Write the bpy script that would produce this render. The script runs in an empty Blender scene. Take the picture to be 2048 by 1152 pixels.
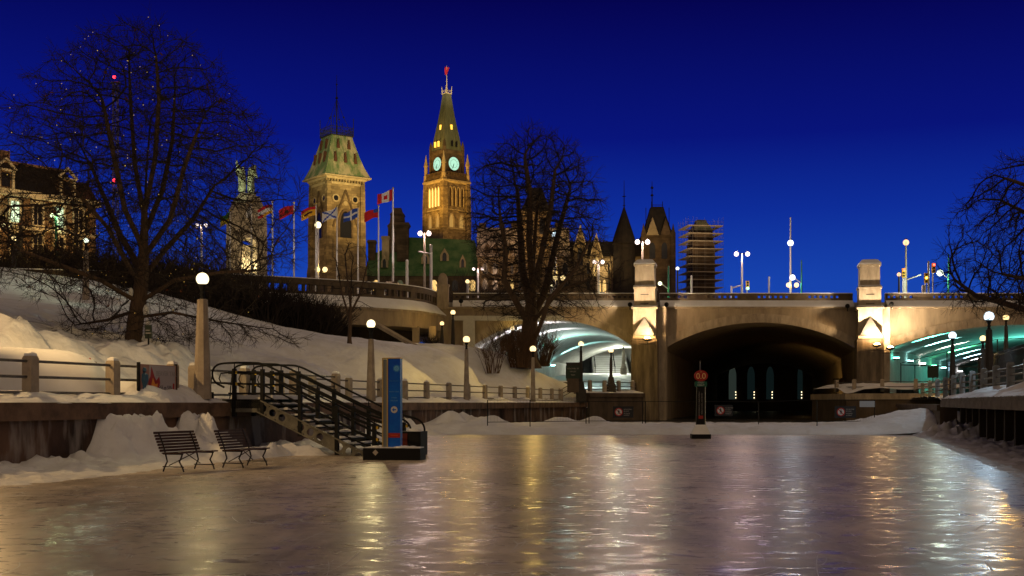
import bpy, bmesh, math, random
import numpy as np
from mathutils import Vector, Matrix, kdtree, noise
R = math.radians
PI = math.pi
random.seed(7)
SC = bpy.context.scene
COL = SC.collection
F, CX, HY, EYE = 2389.0, 1024.0, 805.0, 1.6

# ------------------------------------------------------------------ camera
cam = bpy.data.cameras.new("camera")
cam.sensor_width = 36.0
cam.lens = 36.0 * F / 2048.0
cam.shift_y = (HY - 576.0) / 2048.0
cam.clip_start = 0.1
cam.clip_end = 4000
camo = bpy.data.objects.new("camera", cam)
camo.location = (0, 0, EYE)
camo.rotation_euler = (R(90), 0, 0)
COL.objects.link(camo)
SC.camera = camo

# ------------------------------------------------------------------ sky
world = bpy.data.worlds.new("World")
SC.world = world
world.use_nodes = True
def build_world():
    nt = world.node_tree
    N, L = nt.nodes, nt.links
    N.clear()
    out = N.new("ShaderNodeOutputWorld")
    bg = N.new("ShaderNodeBackground")
    L.new(bg.outputs[0], out.inputs[0])
    sky = N.new("ShaderNodeTexSky")
    sky.sky_type = 'NISHITA'
    sky.sun_disc = False
    sky.sun_elevation = R(-3.0)
    sky.sun_rotation = R(300)
    sky.air_density = 1.0
    sky.dust_density = 0.3
    sky.ozone_density = 3.0
    tc = N.new("ShaderNodeTexCoord")
    sep = N.new("ShaderNodeSeparateXYZ")
    L.new(tc.outputs["Generated"], sep.inputs[0])
    ramp = N.new("ShaderNodeValToRGB")            # deep blue of a clear dusk, paler towards the horizon
    cr = ramp.color_ramp
    cr.elements[0].position = SKY_STOPS[0][0]
    cr.elements[0].color = SKY_STOPS[0][1]
    cr.elements[1].position = SKY_STOPS[-1][0]
    cr.elements[1].color = SKY_STOPS[-1][1]
    for p_, c_ in SKY_STOPS[1:-1]:
        cr.elements.new(p_).color = c_
    L.new(sep.outputs["Z"], ramp.inputs[0])
    # warm glow of the town behind the viewer and over the skyway
    dot = N.new("ShaderNodeVectorMath"); dot.operation = 'DOT_PRODUCT'
    L.new(tc.outputs["Generated"], dot.inputs[0])
    g = Vector((0.22, -0.62, 0.72)).normalized()
    dot.inputs[1].default_value = g
    mr = N.new("ShaderNodeMapRange")
    mr.interpolation_type = 'SMOOTHSTEP'
    mr.inputs["From Min"].default_value = 0.35
    mr.inputs["From Max"].default_value = 1.0
    mr.inputs["To Max"].default_value = GLOW
    L.new(dot.outputs["Value"], mr.inputs["Value"])
    gl = N.new("ShaderNodeVectorMath"); gl.operation = 'SCALE'
    gl.inputs[0].default_value = GLOW_COL
    L.new(mr.outputs[0], gl.inputs["Scale"])
    mix = N.new("ShaderNodeVectorMath"); mix.operation = 'MULTIPLY_ADD'
    L.new(sky.outputs[0], mix.inputs[0])
    mix.inputs[1].default_value = (0.01, 0.03, 0.2)
    # the twilight arch stands over the hill; the opposite sky is darker
    mr2 = N.new("ShaderNodeMapRange"); mr2.interpolation_type = 'SMOOTHSTEP'
    mr2.inputs["From Min"].default_value = 0.3; mr2.inputs["From Max"].default_value = 0.86
    mr2.inputs["To Min"].default_value = 0.12; mr2.inputs["To Max"].default_value = 1.0
    L.new(sep.outputs["Y"], mr2.inputs["Value"])
    dim = N.new("ShaderNodeVectorMath"); dim.operation = 'SCALE'
    L.new(ramp.outputs[0], dim.inputs[0]); L.new(mr2.outputs[0], dim.inputs["Scale"])
    L.new(dim.outputs[0], mix.inputs[2])
    add = N.new("ShaderNodeVectorMath"); add.operation = 'ADD'
    L.new(mix.outputs[0], add.inputs[0])
    L.new(gl.outputs[0], add.inputs[1])
    L.new(add.outputs[0], bg.inputs["Color"])
    bg.inputs["Strength"].default_value = 1.0
SKY_STOPS = [(0.0, (0.014, 0.082, 0.47, 1)), (0.10, (0.008, 0.054, 0.40, 1)), (0.155, (0.004, 0.025, 0.30, 1)),
             (0.215, (0.0022, 0.0060, 0.175, 1)), (0.32, (0.0013, 0.0004, 0.060, 1)), (0.5, (0.001, 0.0002, 0.028, 1))]
GLOW = 0.37
GLOW_COL = (1.0, 0.70, 0.40)
build_world()

sd = bpy.data.lights.new("dusk_light", 'SUN')      # faint soft town light from behind the viewer
sd.energy = 0.07
sd.angle = R(70)
sd.color = (1.0, 0.72, 0.46)
so = bpy.data.objects.new("dusk_light", sd)
so.rotation_euler = (R(50), 0, R(30))
COL.objects.link(so)

SC.render.engine = 'CYCLES'
SC.view_settings.view_transform = 'Standard'
SC.view_settings.look = 'None'
SC.view_settings.exposure = 0.0
SC.view_settings.gamma = 1.0
SC.view_settings.use_curve_mapping = False
SC.cycles.use_denoising = True
SC.cycles.use_light_tree = True
SC.cycles.sample_clamp_indirect = 4.0
SC.cycles.sample_clamp_direct = 60.0
SC.cycles.max_bounces = 5
SC.cycles.diffuse_bounces = 3
SC.cycles.glossy_bounces = 3
SC.cycles.caustics_reflective = False
SC.cycles.caustics_refractive = False
SC.render.film_transparent = False

# ------------------------------------------------------------------ helpers
def at(px, py, D):
    return Vector(((px - CX) / F * D, D, EYE + (HY - py) / F * D))
def zat(py, D):
    return EYE + (HY - py) / F * D
def xat(px, D):
    return (px - CX) / F * D

class MB:
    """collects simple solids and links them as ONE mesh object"""
    def __init__(s):
        s.v, s.f = [], []
        s.M = None
    def add(s, vs, fs):
        b = len(s.v)
        if s.M is not None:
            vs = [s.M @ Vector(p) for p in vs]
        s.v.extend([tuple(p) for p in vs])
        s.f.extend([tuple(b + i for i in f) for f in fs])
    def box(s, c, d, rz=0.0, taper=1.0):
        hx, hy, hz = d[0] / 2, d[1] / 2, d[2] / 2
        ca, sa = math.cos(rz), math.sin(rz)
        vs = []
        for z, t in ((-hz, 1.0), (hz, taper)):
            for x, y in ((-hx, -hy), (hx, -hy), (hx, hy), (-hx, hy)):
                x, y = x * t, y * t
                vs.append((c[0] + x * ca - y * sa, c[1] + x * sa + y * ca, c[2] + z))
        s.add(vs, [(3, 2, 1, 0), (4, 5, 6, 7), (0, 1, 5, 4), (1, 2, 6, 5), (2, 3, 7, 6), (3, 0, 4, 7)])
        return s
    def bz(s, x0, x1, y0, y1, z0, z1):
        return s.box(((x0 + x1) / 2, (y0 + y1) / 2, (z0 + z1) / 2), (abs(x1 - x0), abs(y1 - y0), abs(z1 - z0)))
    def tube(s, pts, rad, n=8, cap=True):
        pts = [Vector(p) for p in pts]
        if not isinstance(rad, (list, tuple)):
            rad = [rad] * len(pts)
        rings = []
        up = None
        m = len(pts)
        for i, p in enumerate(pts):
            t = (pts[min(i + 1, m - 1)] - pts[max(i - 1, 0)])
            if t.length < 1e-9:
                t = Vector((0, 0, 1))
            t.normalize()
            if up is None:
                up = Vector((0, 0, 1)) if abs(t.z) < 0.9 else Vector((1, 0, 0))
            a = up - t * up.dot(t)
            if a.length < 1e-6:
                a = t.orthogonal()
            a.normalize()
            b = t.cross(a)
            up = a
            rings.append([p + (a * math.cos(2 * PI * k / n) + b * math.sin(2 * PI * k / n)) * rad[i] for k in range(n)])
        vs = [q for r in rings for q in r]
        fs = []
        for i in range(m - 1):
            for k in range(n):
                k2 = (k + 1) % n
                fs.append((i * n + k, i * n + k2, (i + 1) * n + k2, (i + 1) * n + k))
        if cap:
            fs.append(tuple(range(n - 1, -1, -1)))
            fs.append(tuple((m - 1) * n + k for k in range(n)))
        s.add(vs, fs)
        return s
    def bar(s, a, b, r, n=6):
        return s.tube([a, b], r, n)
    def lathe(s, prof, c=(0, 0, 0), n=12, rot=0.0):
        """prof: (radius, z) from bottom to top"""
        vs, fs = [], []
        for r, z in prof:
            for k in range(n):
                a = 2 * PI * k / n + rot
                vs.append((c[0] + r * math.cos(a), c[1] + r * math.sin(a), c[2] + z))
        m = len(prof)
        for i in range(m - 1):
            for k in range(n):
                k2 = (k + 1) % n
                fs.append((i * n + k, i * n + k2, (i + 1) * n + k2, (i + 1) * n + k))
        fs.append(tuple(range(n - 1, -1, -1)))
        fs.append(tuple((m - 1) * n + k for k in range(n)))
        s.add(vs, fs)
        return s
    def sq(s, prof, c=(0, 0, 0), ay=1.0):
        """square-plan lathe: prof of (half width, z)"""
        vs, fs = [], []
        for h, z in prof:
            for x, y in ((-h, -h * ay), (h, -h * ay), (h, h * ay), (-h, h * ay)):
                vs.append((c[0] + x, c[1] + y, c[2] + z))
        m = len(prof)
        for i in range(m - 1):
            for k in range(4):
                k2 = (k + 1) % 4
                fs.append((i * 4 + k, i * 4 + k2, (i + 1) * 4 + k2, (i + 1) * 4 + k))
        fs.append((3, 2, 1, 0))
        fs.append(tuple((m - 1) * 4 + k for k in range(4)))
        s.add(vs, fs)
        return s
    def sphere(s, c, r, n=12, m=8, sz=1.0, cut=-1.0):
        prof = []
        a0 = math.asin(max(-0.999, cut))
        for i in range(m + 1):
            a = a0 + (PI / 2 - a0) * i / m
            prof.append((max(1e-4, r * math.cos(a)), r * sz * math.sin(a)))
        return s.lathe(prof, c, n)
    def prism(s, poly, y0, y1, axis='y'):
        """poly of (x, z) extruded along y, counter-clockwise seen from -y"""
        n = len(poly)
        if axis == 'y':
            vs = [(p[0], y0, p[1]) for p in poly] + [(p[0], y1, p[1]) for p in poly]
        elif axis == 'x':
            vs = [(y0, p[0], p[1]) for p in poly] + [(y1, p[0], p[1]) for p in poly]
        else:
            vs = [(p[0], p[1], y0) for p in poly] + [(p[0], p[1], y1) for p in poly]
        fs = [tuple(range(n)), tuple(range(2 * n - 1, n - 1, -1))]
        for k in range(n):
            k2 = (k + 1) % n
            fs.append((k2, k, n + k, n + k2))
        s.add(vs, fs)
        return s
    def build(s, name, mat, parent=None, smooth=False, kind=None, label=None):
        me = bpy.data.meshes.new(name)
        me.from_pydata(s.v, [], s.f)
        bm = bmesh.new()
        bm.from_mesh(me)
        if len(s.v) < 60000:
            bmesh.ops.recalc_face_normals(bm, faces=bm.faces)
        bm.to_mesh(me)
        bm.free()
        for m in (mat if isinstance(mat, (list, tuple)) else [mat]):
            me.materials.append(m)
        if smooth:
            me.polygons.foreach_set('use_smooth', [True] * len(me.polygons))
            me.set_sharp_from_angle(angle=R(50))
        o = bpy.data.objects.new(name, me)
        COL.objects.link(o)
        if parent is not None:
            o.parent = parent
        if kind:
            o["kind"] = kind
        if label:
            o["label"] = label
        return o

def tag(o, label, cat, group=None):
    o["label"] = label
    o["category"] = cat
    if group:
        o["group"] = group
    return o
def thing(name, label, cat, loc=(0, 0, 0), rz=0.0, group=None):
    o = bpy.data.objects.new(name, None)
    o.empty_display_size = 0.3
    o.location = loc
    o.rotation_euler = (0, 0, rz)
    COL.objects.link(o)
    return tag(o, label, cat, group)
def copy_tree(o, parent=None):
    c = o.copy()
    COL.objects.link(c)
    c.parent = parent
    for ch in list(o.children):
        copy_tree(ch, c)
    return c
def lamp(kind, loc, power, col, parent=None, aim=None, cone=60, blend=0.6, radius=0.1, name="lamp_light"):
    d = bpy.data.lights.new(name, kind)
    d.energy = power
    d.color = col
    d.shadow_soft_size = radius
    if kind == 'SPOT':
        d.spot_size = R(cone)
        d.spot_blend = blend
    o = bpy.data.objects.new(name, d)
    COL.objects.link(o)
    o.location = loc
    if aim is not None:
        o.rotation_euler = (Vector(aim) - Vector(loc)).to_track_quat('-Z', 'Y').to_euler()
    if parent is not None:
        o.parent = parent
    return o

# ------------------------------------------------------------------ materials
MATS = {}
def mat(name, col, rough=0.8, col2=None, scale=4.0, stretch=(1, 1, 1), detail=6, lo=0.35, hi=0.65, bump=0.0, bscale=None,
        metal=0.0, spec=0.3, world=False, em=None, ems=0.0):
    if name in MATS:
        return MATS[name]
    m = bpy.data.materials.new(name)
    m.use_nodes = True
    nt = m.node_tree
    N, L = nt.nodes, nt.links
    b = N["Principled BSDF"]
    b.inputs["Base Color"].default_value = (*col, 1)
    b.inputs["Roughness"].default_value = rough
    b.inputs["Metallic"].default_value = metal
    b.inputs["Specular IOR Level"].default_value = spec
    if em:
        b.inputs["Emission Color"].default_value = (*em, 1)
        b.inputs["Emission Strength"].default_value = ems
    if col2 or bump:
        if world:
            src = N.new("ShaderNodeNewGeometry").outputs["Position"]
        else:
            src = N.new("ShaderNodeTexCoord").outputs["Object"]
        mp = N.new("ShaderNodeMapping")
        mp.inputs["Scale"].default_value = stretch
        L.new(src, mp.inputs[0])
        if col2:
            nz = N.new("ShaderNodeTexNoise")
            nz.inputs["Scale"].default_value = scale
            nz.inputs["Detail"].default_value = detail
            nz.inputs["Roughness"].default_value = 0.65
            L.new(mp.outputs[0], nz.inputs["Vector"])
            cr = N.new("ShaderNodeValToRGB")
            cr.color_ramp.elements[0].position = lo
            cr.color_ramp.elements[0].color = (*col, 1)
            cr.color_ramp.elements[1].position = hi
            cr.color_ramp.elements[1].color = (*col2, 1)
            L.new(nz.outputs["Fac"], cr.inputs[0])
            L.new(cr.outputs[0], b.inputs["Base Color"])
        if bump:
            nb = N.new("ShaderNodeTexNoise")
            nb.inputs["Scale"].default_value = bscale or scale * 3
            nb.inputs["Detail"].default_value = 6
            L.new(mp.outputs[0], nb.inputs["Vector"])
            bp = N.new("ShaderNodeBump")
            bp.inputs["Strength"].default_value = 0.8
            bp.inputs["Distance"].default_value = bump
            L.new(nb.outputs["Fac"], bp.inputs["Height"])
            L.new(bp.outputs[0], b.inputs["Normal"])
    MATS[name] = m
    return m
def emit(name, col, strength, sample=True):
    if name in MATS:
        return MATS[name]
    m = bpy.data.materials.new(name)
    m.use_nodes = True
    N, L = m.node_tree.nodes, m.node_tree.links
    N.clear()
    o = N.new("ShaderNodeOutputMaterial")
    e = N.new("ShaderNodeEmission")
    e.inputs[0].default_value = (*col, 1)
    e.inputs[1].default_value = strength
    L.new(e.outputs[0], o.inputs[0])
    if not sample:
        m.cycles.emission_sampling = 'NONE'
    MATS[name] = m
    return m
def masonry(name, c1, c2, mortar, scale=1.0, bw=0.9, rh=0.35, rough=0.85, stain=0.5, bump=0.01):
    """coursed stone or brick; noise breaks up every stone"""
    if name in MATS:
        return MATS[name]
    m = bpy.data.materials.new(name)
    m.use_nodes = True
    N, L = m.node_tree.nodes, m.node_tree.links
    b = N["Principled BSDF"]
    b.inputs["Roughness"].default_value = rough
    b.inputs["Specular IOR Level"].default_value = 0.2
    tc = N.new("ShaderNodeTexCoord")
    sep = N.new("ShaderNodeSeparateXYZ")
    L.new(tc.outputs["Object"], sep.inputs[0])
    ad = N.new("ShaderNodeMath"); ad.operation = 'ADD'
    L.new(sep.outputs[0], ad.inputs[0]); L.new(sep.outputs[1], ad.inputs[1])
    cmb = N.new("ShaderNodeCombineXYZ")
    L.new(ad.outputs[0], cmb.inputs[0]); L.new(sep.outputs[2], cmb.inputs[1])
    br = N.new("ShaderNodeTexBrick")
    br.inputs["Color1"].default_value = (*c1, 1)
    br.inputs["Color2"].default_value = (*c2, 1)
    br.inputs["Mortar"].default_value = (*mortar, 1)
    br.inputs["Scale"].default_value = scale
    br.inputs["Brick Width"].default_value = bw
    br.inputs["Row Height"].default_value = rh
    br.inputs["Mortar Size"].default_value = 0.02
    br.inputs["Bias"].default_value = 0.1
    L.new(cmb.outputs[0], br.inputs["Vector"])
    nz = N.new("ShaderNodeTexNoise")
    nz.inputs["Scale"].default_value = 0.45 * scale
    nz.inputs["Detail"].default_value = 8
    L.new(tc.outputs["Object"], nz.inputs["Vector"])
    mr = N.new("ShaderNodeMapRange")
    mr.inputs["From Min"].default_value = 0.3
    mr.inputs["From Max"].default_value = 0.7
    mr.inputs["To Min"].default_value = 1.0 - stain
    mr.inputs["To Max"].default_value = 1.15
    L.new(nz.outputs["Fac"], mr.inputs["Value"])
    sc = N.new("ShaderNodeVectorMath"); sc.operation = 'SCALE'
    L.new(br.outputs["Color"], sc.inputs[0]); L.new(mr.outputs[0], sc.inputs["Scale"])
    L.new(sc.outputs[0], b.inputs["Base Color"])
    bp = N.new("ShaderNodeBump")
    bp.inputs["Strength"].default_value = 0.7
    bp.inputs["Distance"].default_value = bump
    L.new(sc.outputs[0], bp.inputs["Height"])
    L.new(bp.outputs[0], b.inputs["Normal"])
    MATS[name] = m
    return m

def snow_mat(name, base=(0.74, 0.75, 0.78), dirt=(0.62, 0.61, 0.60), bump=0.06, sc=1.3):
    return mat(name, base, 0.6, dirt, scale=0.6, bump=bump, bscale=sc, world=True, lo=0.4, hi=0.75, spec=0.2)
SNOW = snow_mat("snow", bump=0.13, sc=2.4)
SNOW_SMOOTH = snow_mat("snow_smooth", bump=0.02, sc=2.0)
SNOW_DIRTY = snow_mat("snow_dirty", (0.55, 0.54, 0.55), (0.36, 0.33, 0.31), 0.10, 2.2)

def ice_mat():
    m = bpy.data.materials.new("skating_ice")
    m.use_nodes = True
    N, L = m.node_tree.nodes, m.node_tree.links
    b = N["Principled BSDF"]
    geo = N.new("ShaderNodeNewGeometry")
    def mapped(scale, rz=0.0):
        mp = N.new("ShaderNodeMapping")
        mp.inputs["Scale"].default_value = scale
        mp.inputs["Rotation"].default_value = (0, 0, rz)
        L.new(geo.outputs["Position"], mp.inputs[0])
        return mp.outputs[0]
    def nz(vec, scale, detail=4, dist=0.0, rough=0.6):
        n = N.new("ShaderNodeTexNoise")
        n.inputs["Scale"].default_value = scale
        n.inputs["Detail"].default_value = detail
        n.inputs["Roughness"].default_value = rough
        n.inputs["Distortion"].default_value = dist
        L.new(vec, n.inputs["Vector"])
        return n.outputs["Fac"]
    def rng(v, a, b_, c, d):
        r = N.new("ShaderNodeMapRange")
        for k, x in zip(("From Min", "From Max", "To Min", "To Max"), (a, b_, c, d)):
            r.inputs[k].default_value = x
        L.new(v, r.inputs["Value"])
        return r.outputs[0]
    def mth(op, a, b_=None):
        x = N.new("ShaderNodeMath"); x.operation = op
        L.new(a, x.inputs[0])
        if b_ is not None:
            if isinstance(b_, float):
                x.inputs[1].default_value = b_
            else:
                L.new(b_, x.inputs[1])
        return x.outputs[0]
    # scraped bands running with the skateway, cloudy patches, thin blade cuts
    bands = nz(mapped((0.5, 0.10, 1), R(-15)), 1.0, 5)
    patch = nz(mapped((1, 1, 1)), 0.22, 6, 0.4)
    fine = nz(mapped((1.0, 0.45, 1), R(20)), 2.2, 8, 0.6)
    def cuts(scale, rz, w, dist):
        mp = mapped(scale, rz)
        dn = N.new("ShaderNodeTexNoise"); dn.inputs["Scale"].default_value = 0.35; dn.inputs["Detail"].default_value = 1.0
        L.new(mp, dn.inputs["Vector"])
        ofs = N.new("ShaderNodeVectorMath"); ofs.operation = 'SCALE'; ofs.inputs["Scale"].default_value = dist
        L.new(dn.outputs["Color"], ofs.inputs[0])
        ad = N.new("ShaderNodeVectorMath"); ad.operation = 'ADD'
        L.new(mp, ad.inputs[0]); L.new(ofs.outputs[0], ad.inputs[1])
        v = N.new("ShaderNodeTexVoronoi"); v.feature = 'DISTANCE_TO_EDGE'; v.inputs["Scale"].default_value = 1.0
        L.new(ad.outputs[0], v.inputs["Vector"])
        return rng(v.outputs["Distance"], 0.0, w, 1.0, 0.0)
    c1 = cuts((1.6, 0.35, 1), R(-18), 0.012, 3.0)
    c2 = cuts((0.5, 1.5, 1), R(35), 0.012, 4.0)
    c3 = cuts((2.6, 2.2, 1), R(10), 0.010, 2.5)
    mask = rng(nz(mapped((1, 1, 1)), 0.7, 3), 0.45, 0.6, 0.0, 1.0)
    cut = mth('MULTIPLY', mth('MAXIMUM', mth('MAXIMUM', c1, c2), c3), mask)
    cr = N.new("ShaderNodeValToRGB")
    cr.color_ramp.elements[0].position = 0.25
    cr.color_ramp.elements[0].color = (0.27, 0.22, 0.17, 1)
    cr.color_ramp.elements[1].position = 0.75
    cr.color_ramp.elements[1].color = (0.56, 0.47, 0.375, 1)
    tone = mth('MULTIPLY', mth('ADD', mth('ADD', bands, patch), fine), 0.333)
    L.new(rng(tone, 0.38, 0.62, 0.0, 1.0), cr.inputs[0])
    mx = N.new("ShaderNodeMix"); mx.data_type = 'RGBA'
    L.new(cut, mx.inputs[0])
    L.new(cr.outputs[0], mx.inputs[6])
    mx.inputs[7].default_value = (0.6, 0.6, 0.6, 1)
    L.new(mx.outputs[2], b.inputs["Base Color"])
    # dull where scraped, glassy between
    fleck = nz(mapped((0.8, 1.25, 1), R(5)), 3.2, 7, 0.7, 0.62)
    broad = nz(mapped((0.7, 1.0, 1), R(-10)), 0.55, 4, 0.4)
    scuff = rng(mth('ADD', mth('MULTIPLY', fleck, 0.75), mth('MULTIPLY', broad, 0.25)), 0.39, 0.49, 0.0, 1.0)
    L.new(mth('ADD', rng(scuff, 0.0, 1.0, 0.10, 0.36), mth('MULTIPLY', cut, 0.15)), b.inputs["Roughness"])
    L.new(rng(scuff, 0.0, 1.0, 0.55, 0.09), b.inputs["Specular IOR Level"])
    b.inputs["IOR"].default_value = 1.31
    rip = nz(mapped((0.8, 1.6, 1), R(8)), 1.3, 3, 0.5)
    chop = nz(mapped((0.7, 1.2, 1), R(-6)), 7.0, 5, 0.3)
    h = mth('ADD', mth('ADD', mth('MULTIPLY', rip, 0.55), mth('MULTIPLY', chop, 0.34)), mth('MULTIPLY', cut, -0.05))
    bp = N.new("ShaderNodeBump")
    bp.inputs["Strength"].default_value = 0.6
    bp.inputs["Distance"].default_value = 0.022
    L.new(h, bp.inputs["Height"])
    L.new(bp.outputs[0], b.inputs["Normal"])
    return m
ICE = ice_mat()

CONC = mat("bridge_concrete", (0.19, 0.15, 0.108), 0.85, (0.38, 0.305, 0.215), scale=1.0, stretch=(1.2, 1, 0.30), detail=12, bump=0.012, bscale=6, world=True, lo=0.30, hi=0.68)
CONC_TRIM = mat("trim_concrete", (0.40, 0.33, 0.245), 0.85, (0.23, 0.185, 0.135), scale=1.6, stretch=(1.2, 1, 0.4), detail=9, bump=0.008, bscale=8, world=True)
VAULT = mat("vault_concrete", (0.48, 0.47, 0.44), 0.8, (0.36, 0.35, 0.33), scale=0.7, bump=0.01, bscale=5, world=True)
PARAPET = mat("parapet_stone", (0.10, 0.075, 0.05), 0.85, (0.055, 0.04, 0.028), scale=1.5, bump=0.01, bscale=8, world=True)
POSTC = mat("post_concrete", (0.36, 0.30, 0.235), 0.85, (0.25, 0.205, 0.16), scale=3, bump=0.006, bscale=30, world=True)
BLACK = mat("black_metal", (0.009, 0.009, 0.009), 0.6, spec=0.15)
IRON = mat("dark_iron", (0.02, 0.018, 0.016), 0.6, spec=0.3)
RAIL = mat("rail_steel", (0.07, 0.06, 0.05), 0.5, (0.13, 0.12, 0.11), scale=6, metal=0.4)
STEEL = mat("pole_steel", (0.45, 0.43, 0.40), 0.45, metal=0.5)
WHITEPOLE = mat("white_pole", (0.75, 0.73, 0.70), 0.5)
BARK = mat("bark", (0.05, 0.031, 0.021), 0.9, (0.095, 0.062, 0.042), scale=5, stretch=(3, 3, 0.5), bump=0.03, bscale=10)
TWIG = mat("twig", (0.022, 0.015, 0.012), 0.9)
def canal_wall_mat():
    m = bpy.data.materials.new("canal_wall_stone")
    m.use_nodes = True
    N, L = m.node_tree.nodes, m.node_tree.links
    b = N["Principled BSDF"]
    b.inputs["Roughness"].default_value = 0.75
    b.inputs["Specular IOR Level"].default_value = 0.25
    geo = N.new("ShaderNodeNewGeometry")
    def nz(stretch, scale, detail=7):
        mp = N.new("ShaderNodeMapping"); mp.inputs["Scale"].default_value = stretch
        L.new(geo.outputs["Position"], mp.inputs[0])
        n = N.new("ShaderNodeTexNoise"); n.inputs["Scale"].default_value = scale; n.inputs["Detail"].default_value = detail
        L.new(mp.outputs[0], n.inputs["Vector"])
        return n.outputs["Fac"]
    def ramp(v, stops):
        r = N.new("ShaderNodeValToRGB")
        while len(r.color_ramp.elements) < len(stops):
            r.color_ramp.elements.new(0.5)
        for e, (p, c) in zip(r.color_ramp.elements, stops):
            e.position = p; e.color = (*c, 1)
        L.new(v, r.inputs[0])
        return r.outputs[0]
    base = ramp(nz((1, 0.6, 0.5), 1.1), [(0.32, (0.015, 0.010, 0.008)), (0.5, (0.085, 0.048, 0.032)), (0.68, (0.17, 0.10, 0.065))])
    frost = ramp(nz((2.2, 1.2, 0.30), 1.3, 9), [(0.53, (0, 0, 0)), (0.62, (1, 1, 1))])
    mx = N.new("ShaderNodeMix"); mx.data_type = 'RGBA'
    sc = N.new("ShaderNodeMath"); sc.operation = 'MULTIPLY'; sc.inputs[1].default_value = 0.6
    L.new(frost, sc.inputs[0])
    L.new(sc.outputs[0], mx.inputs[0])
    L.new(base, mx.inputs[6])
    mx.inputs[7].default_value = (0.34, 0.31, 0.29, 1)
    L.new(mx.outputs[2], b.inputs["Base Color"])
    bp = N.new("ShaderNodeBump"); bp.inputs["Strength"].default_value = 0.9; bp.inputs["Distance"].default_value = 0.06
    L.new(nz((1, 1, 1), 3.0), bp.inputs["Height"])
    L.new(bp.outputs[0], b.inputs["Normal"])
    return m
WALLSTONE = canal_wall_mat()

def fbm(x, y, z=0.0, s=1.0, o=4):
    return noise.fractal(Vector((x * s, y * s, z)), 0.9, 2.0, o)
def smooth(a, b, x):
    t = min(1.0, max(0.0, (x - a) / (b - a)))
    return t * t * (3 - 2 * t)
# ------------------------------------------------------------------ the canal: ice, walls, banks
def wall_a(y):                       # near wall, up to the stairs and a little beyond
    return -10.9 + 0.27 * (y - 28.9)
def wall_b(y):                       # set-back wall beyond
    return -11.5 + 0.26 * (y - 38.5)
def wall_left(y):
    if y < 47.5: return wall_a(y)
    if y < 48.2: return wall_a(47.5) + (wall_b(48.2) - wall_a(47.5)) * (y - 47.5) / 0.7
    if y < 102.0: return wall_b(y)
    if y < 104.5: return wall_b(102) + (6.6 - wall_b(102)) * (y - 102) / 2.5
    return 6.6 + (14.4 - 6.6) * (y - 104.5) / 8.5
def wall_right(y):
    if y <= 58: return 11.8 + 0.27 * (y - 24.7)
    return 20.79 + 0.27 * (y - 58)

def grid_obj(name, P, m, parent=None, kind=None, smooth_=True):
    """P[i][j] rows of points"""
    mb = MB()
    n, k = len(P), len(P[0])
    mb.v = [tuple(p) for row in P for p in row]
    mb.f = [(i * k + j, i * k + j + 1, (i + 1) * k + j + 1, (i + 1) * k + j) for i in range(n - 1) for j in range(k - 1)]
    return mb.build(name, m, parent, smooth_, kind)

ground = MB()
ground.add([(-1500, -400, -0.6), (1500, -400, -0.6), (1500, 2500, -0.6), (-1500, 2500, -0.6)], [(0, 1, 2, 3)])
ground.build("ground", SNOW_DIRTY, kind="structure")
ice = MB()
ice.add([(-40, -30, 0), (60, -30, 0), (80, 60.5, 0), (-40, 60.5, 0)], [(0, 1, 2, 3)])
ice.build("ice", ICE, kind="structure")
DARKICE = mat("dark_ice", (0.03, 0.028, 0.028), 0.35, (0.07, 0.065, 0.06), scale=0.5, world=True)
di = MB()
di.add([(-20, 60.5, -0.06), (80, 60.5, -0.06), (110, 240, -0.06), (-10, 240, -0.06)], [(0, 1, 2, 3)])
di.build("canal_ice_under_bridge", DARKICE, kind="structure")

# left bank: thin-plate surface through points read off the slope
PICK = [(265, 692, 48), (297, 712, 44), (0, 640, 44), (150, 690, 44), (0, 600, 60), (0, 548, 80), (172, 600, 78), (172, 562, 92),
        (300, 600, 80), (430, 620, 85), (520, 655, 85), (600, 665, 85), (700, 690, 80), (500, 700, 60), (600, 722, 60), (800, 720, 75),
        (800, 704, 95), (900, 697, 100), (1000, 716, 100), (950, 742, 88), (1100, 755, 104), (1150, 773, 107), (420, 668, 60), (400, 720, 48), (60, 690, 37)]
CP = [tuple(at(*p)) for p in PICK]
CP += [(-45, 85, 12), (-60, 60, 12), (-30, 110, 9.0), (-36, 30, 5.6), (-42, 45, 8.0), (-26, 28, 3.2), (-50, 20, 6), (-15, 118, 6.2), (-60, 110, 12),
       (-6, 112, 5.7), (0, 116, 4.4), (6, 116, 2.8), (-10, 124, 5.6), (2, 125, 3.6), (10, 122, 2.6), (-40, 126, 11), (10, 112, 2.3)]
for yy in range(8, 102, 8):
    CP.append((wall_left(yy), yy, 1.7)); CP.append((wall_left(yy) - 3.2, yy, 1.85))
_P = np.array(CP)
def _phi(r):
    return np.where(r > 1e-9, r * r * np.log(r + 1e-12), 0.0)
_n = len(_P)
_K = _phi(np.linalg.norm(_P[:, None, :2] - _P[None, :, :2], axis=2)) + np.eye(_n) * 0.4
_Q = np.hstack([np.ones((_n, 1)), _P[:, :2]])
_A = np.block([[_K, _Q], [_Q.T, np.zeros((3, 3))]])
_W = np.linalg.solve(_A, np.concatenate([_P[:, 2], np.zeros(3)]))
def bank_z(x, y):
    r = np.hypot(_P[:, 0] - x, _P[:, 1] - y)
    z = float(_phi(r) @ _W[:_n] + _W[_n] + _W[_n + 1] * x + _W[_n + 2] * y)
    u = wall_left(min(y, 112.9)) - x
    z = 1.72 + (min(max(z, 1.72), 12.5) - 1.72) * smooth(0.6, 4.0, u)
    return z
TRACKS = []
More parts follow.
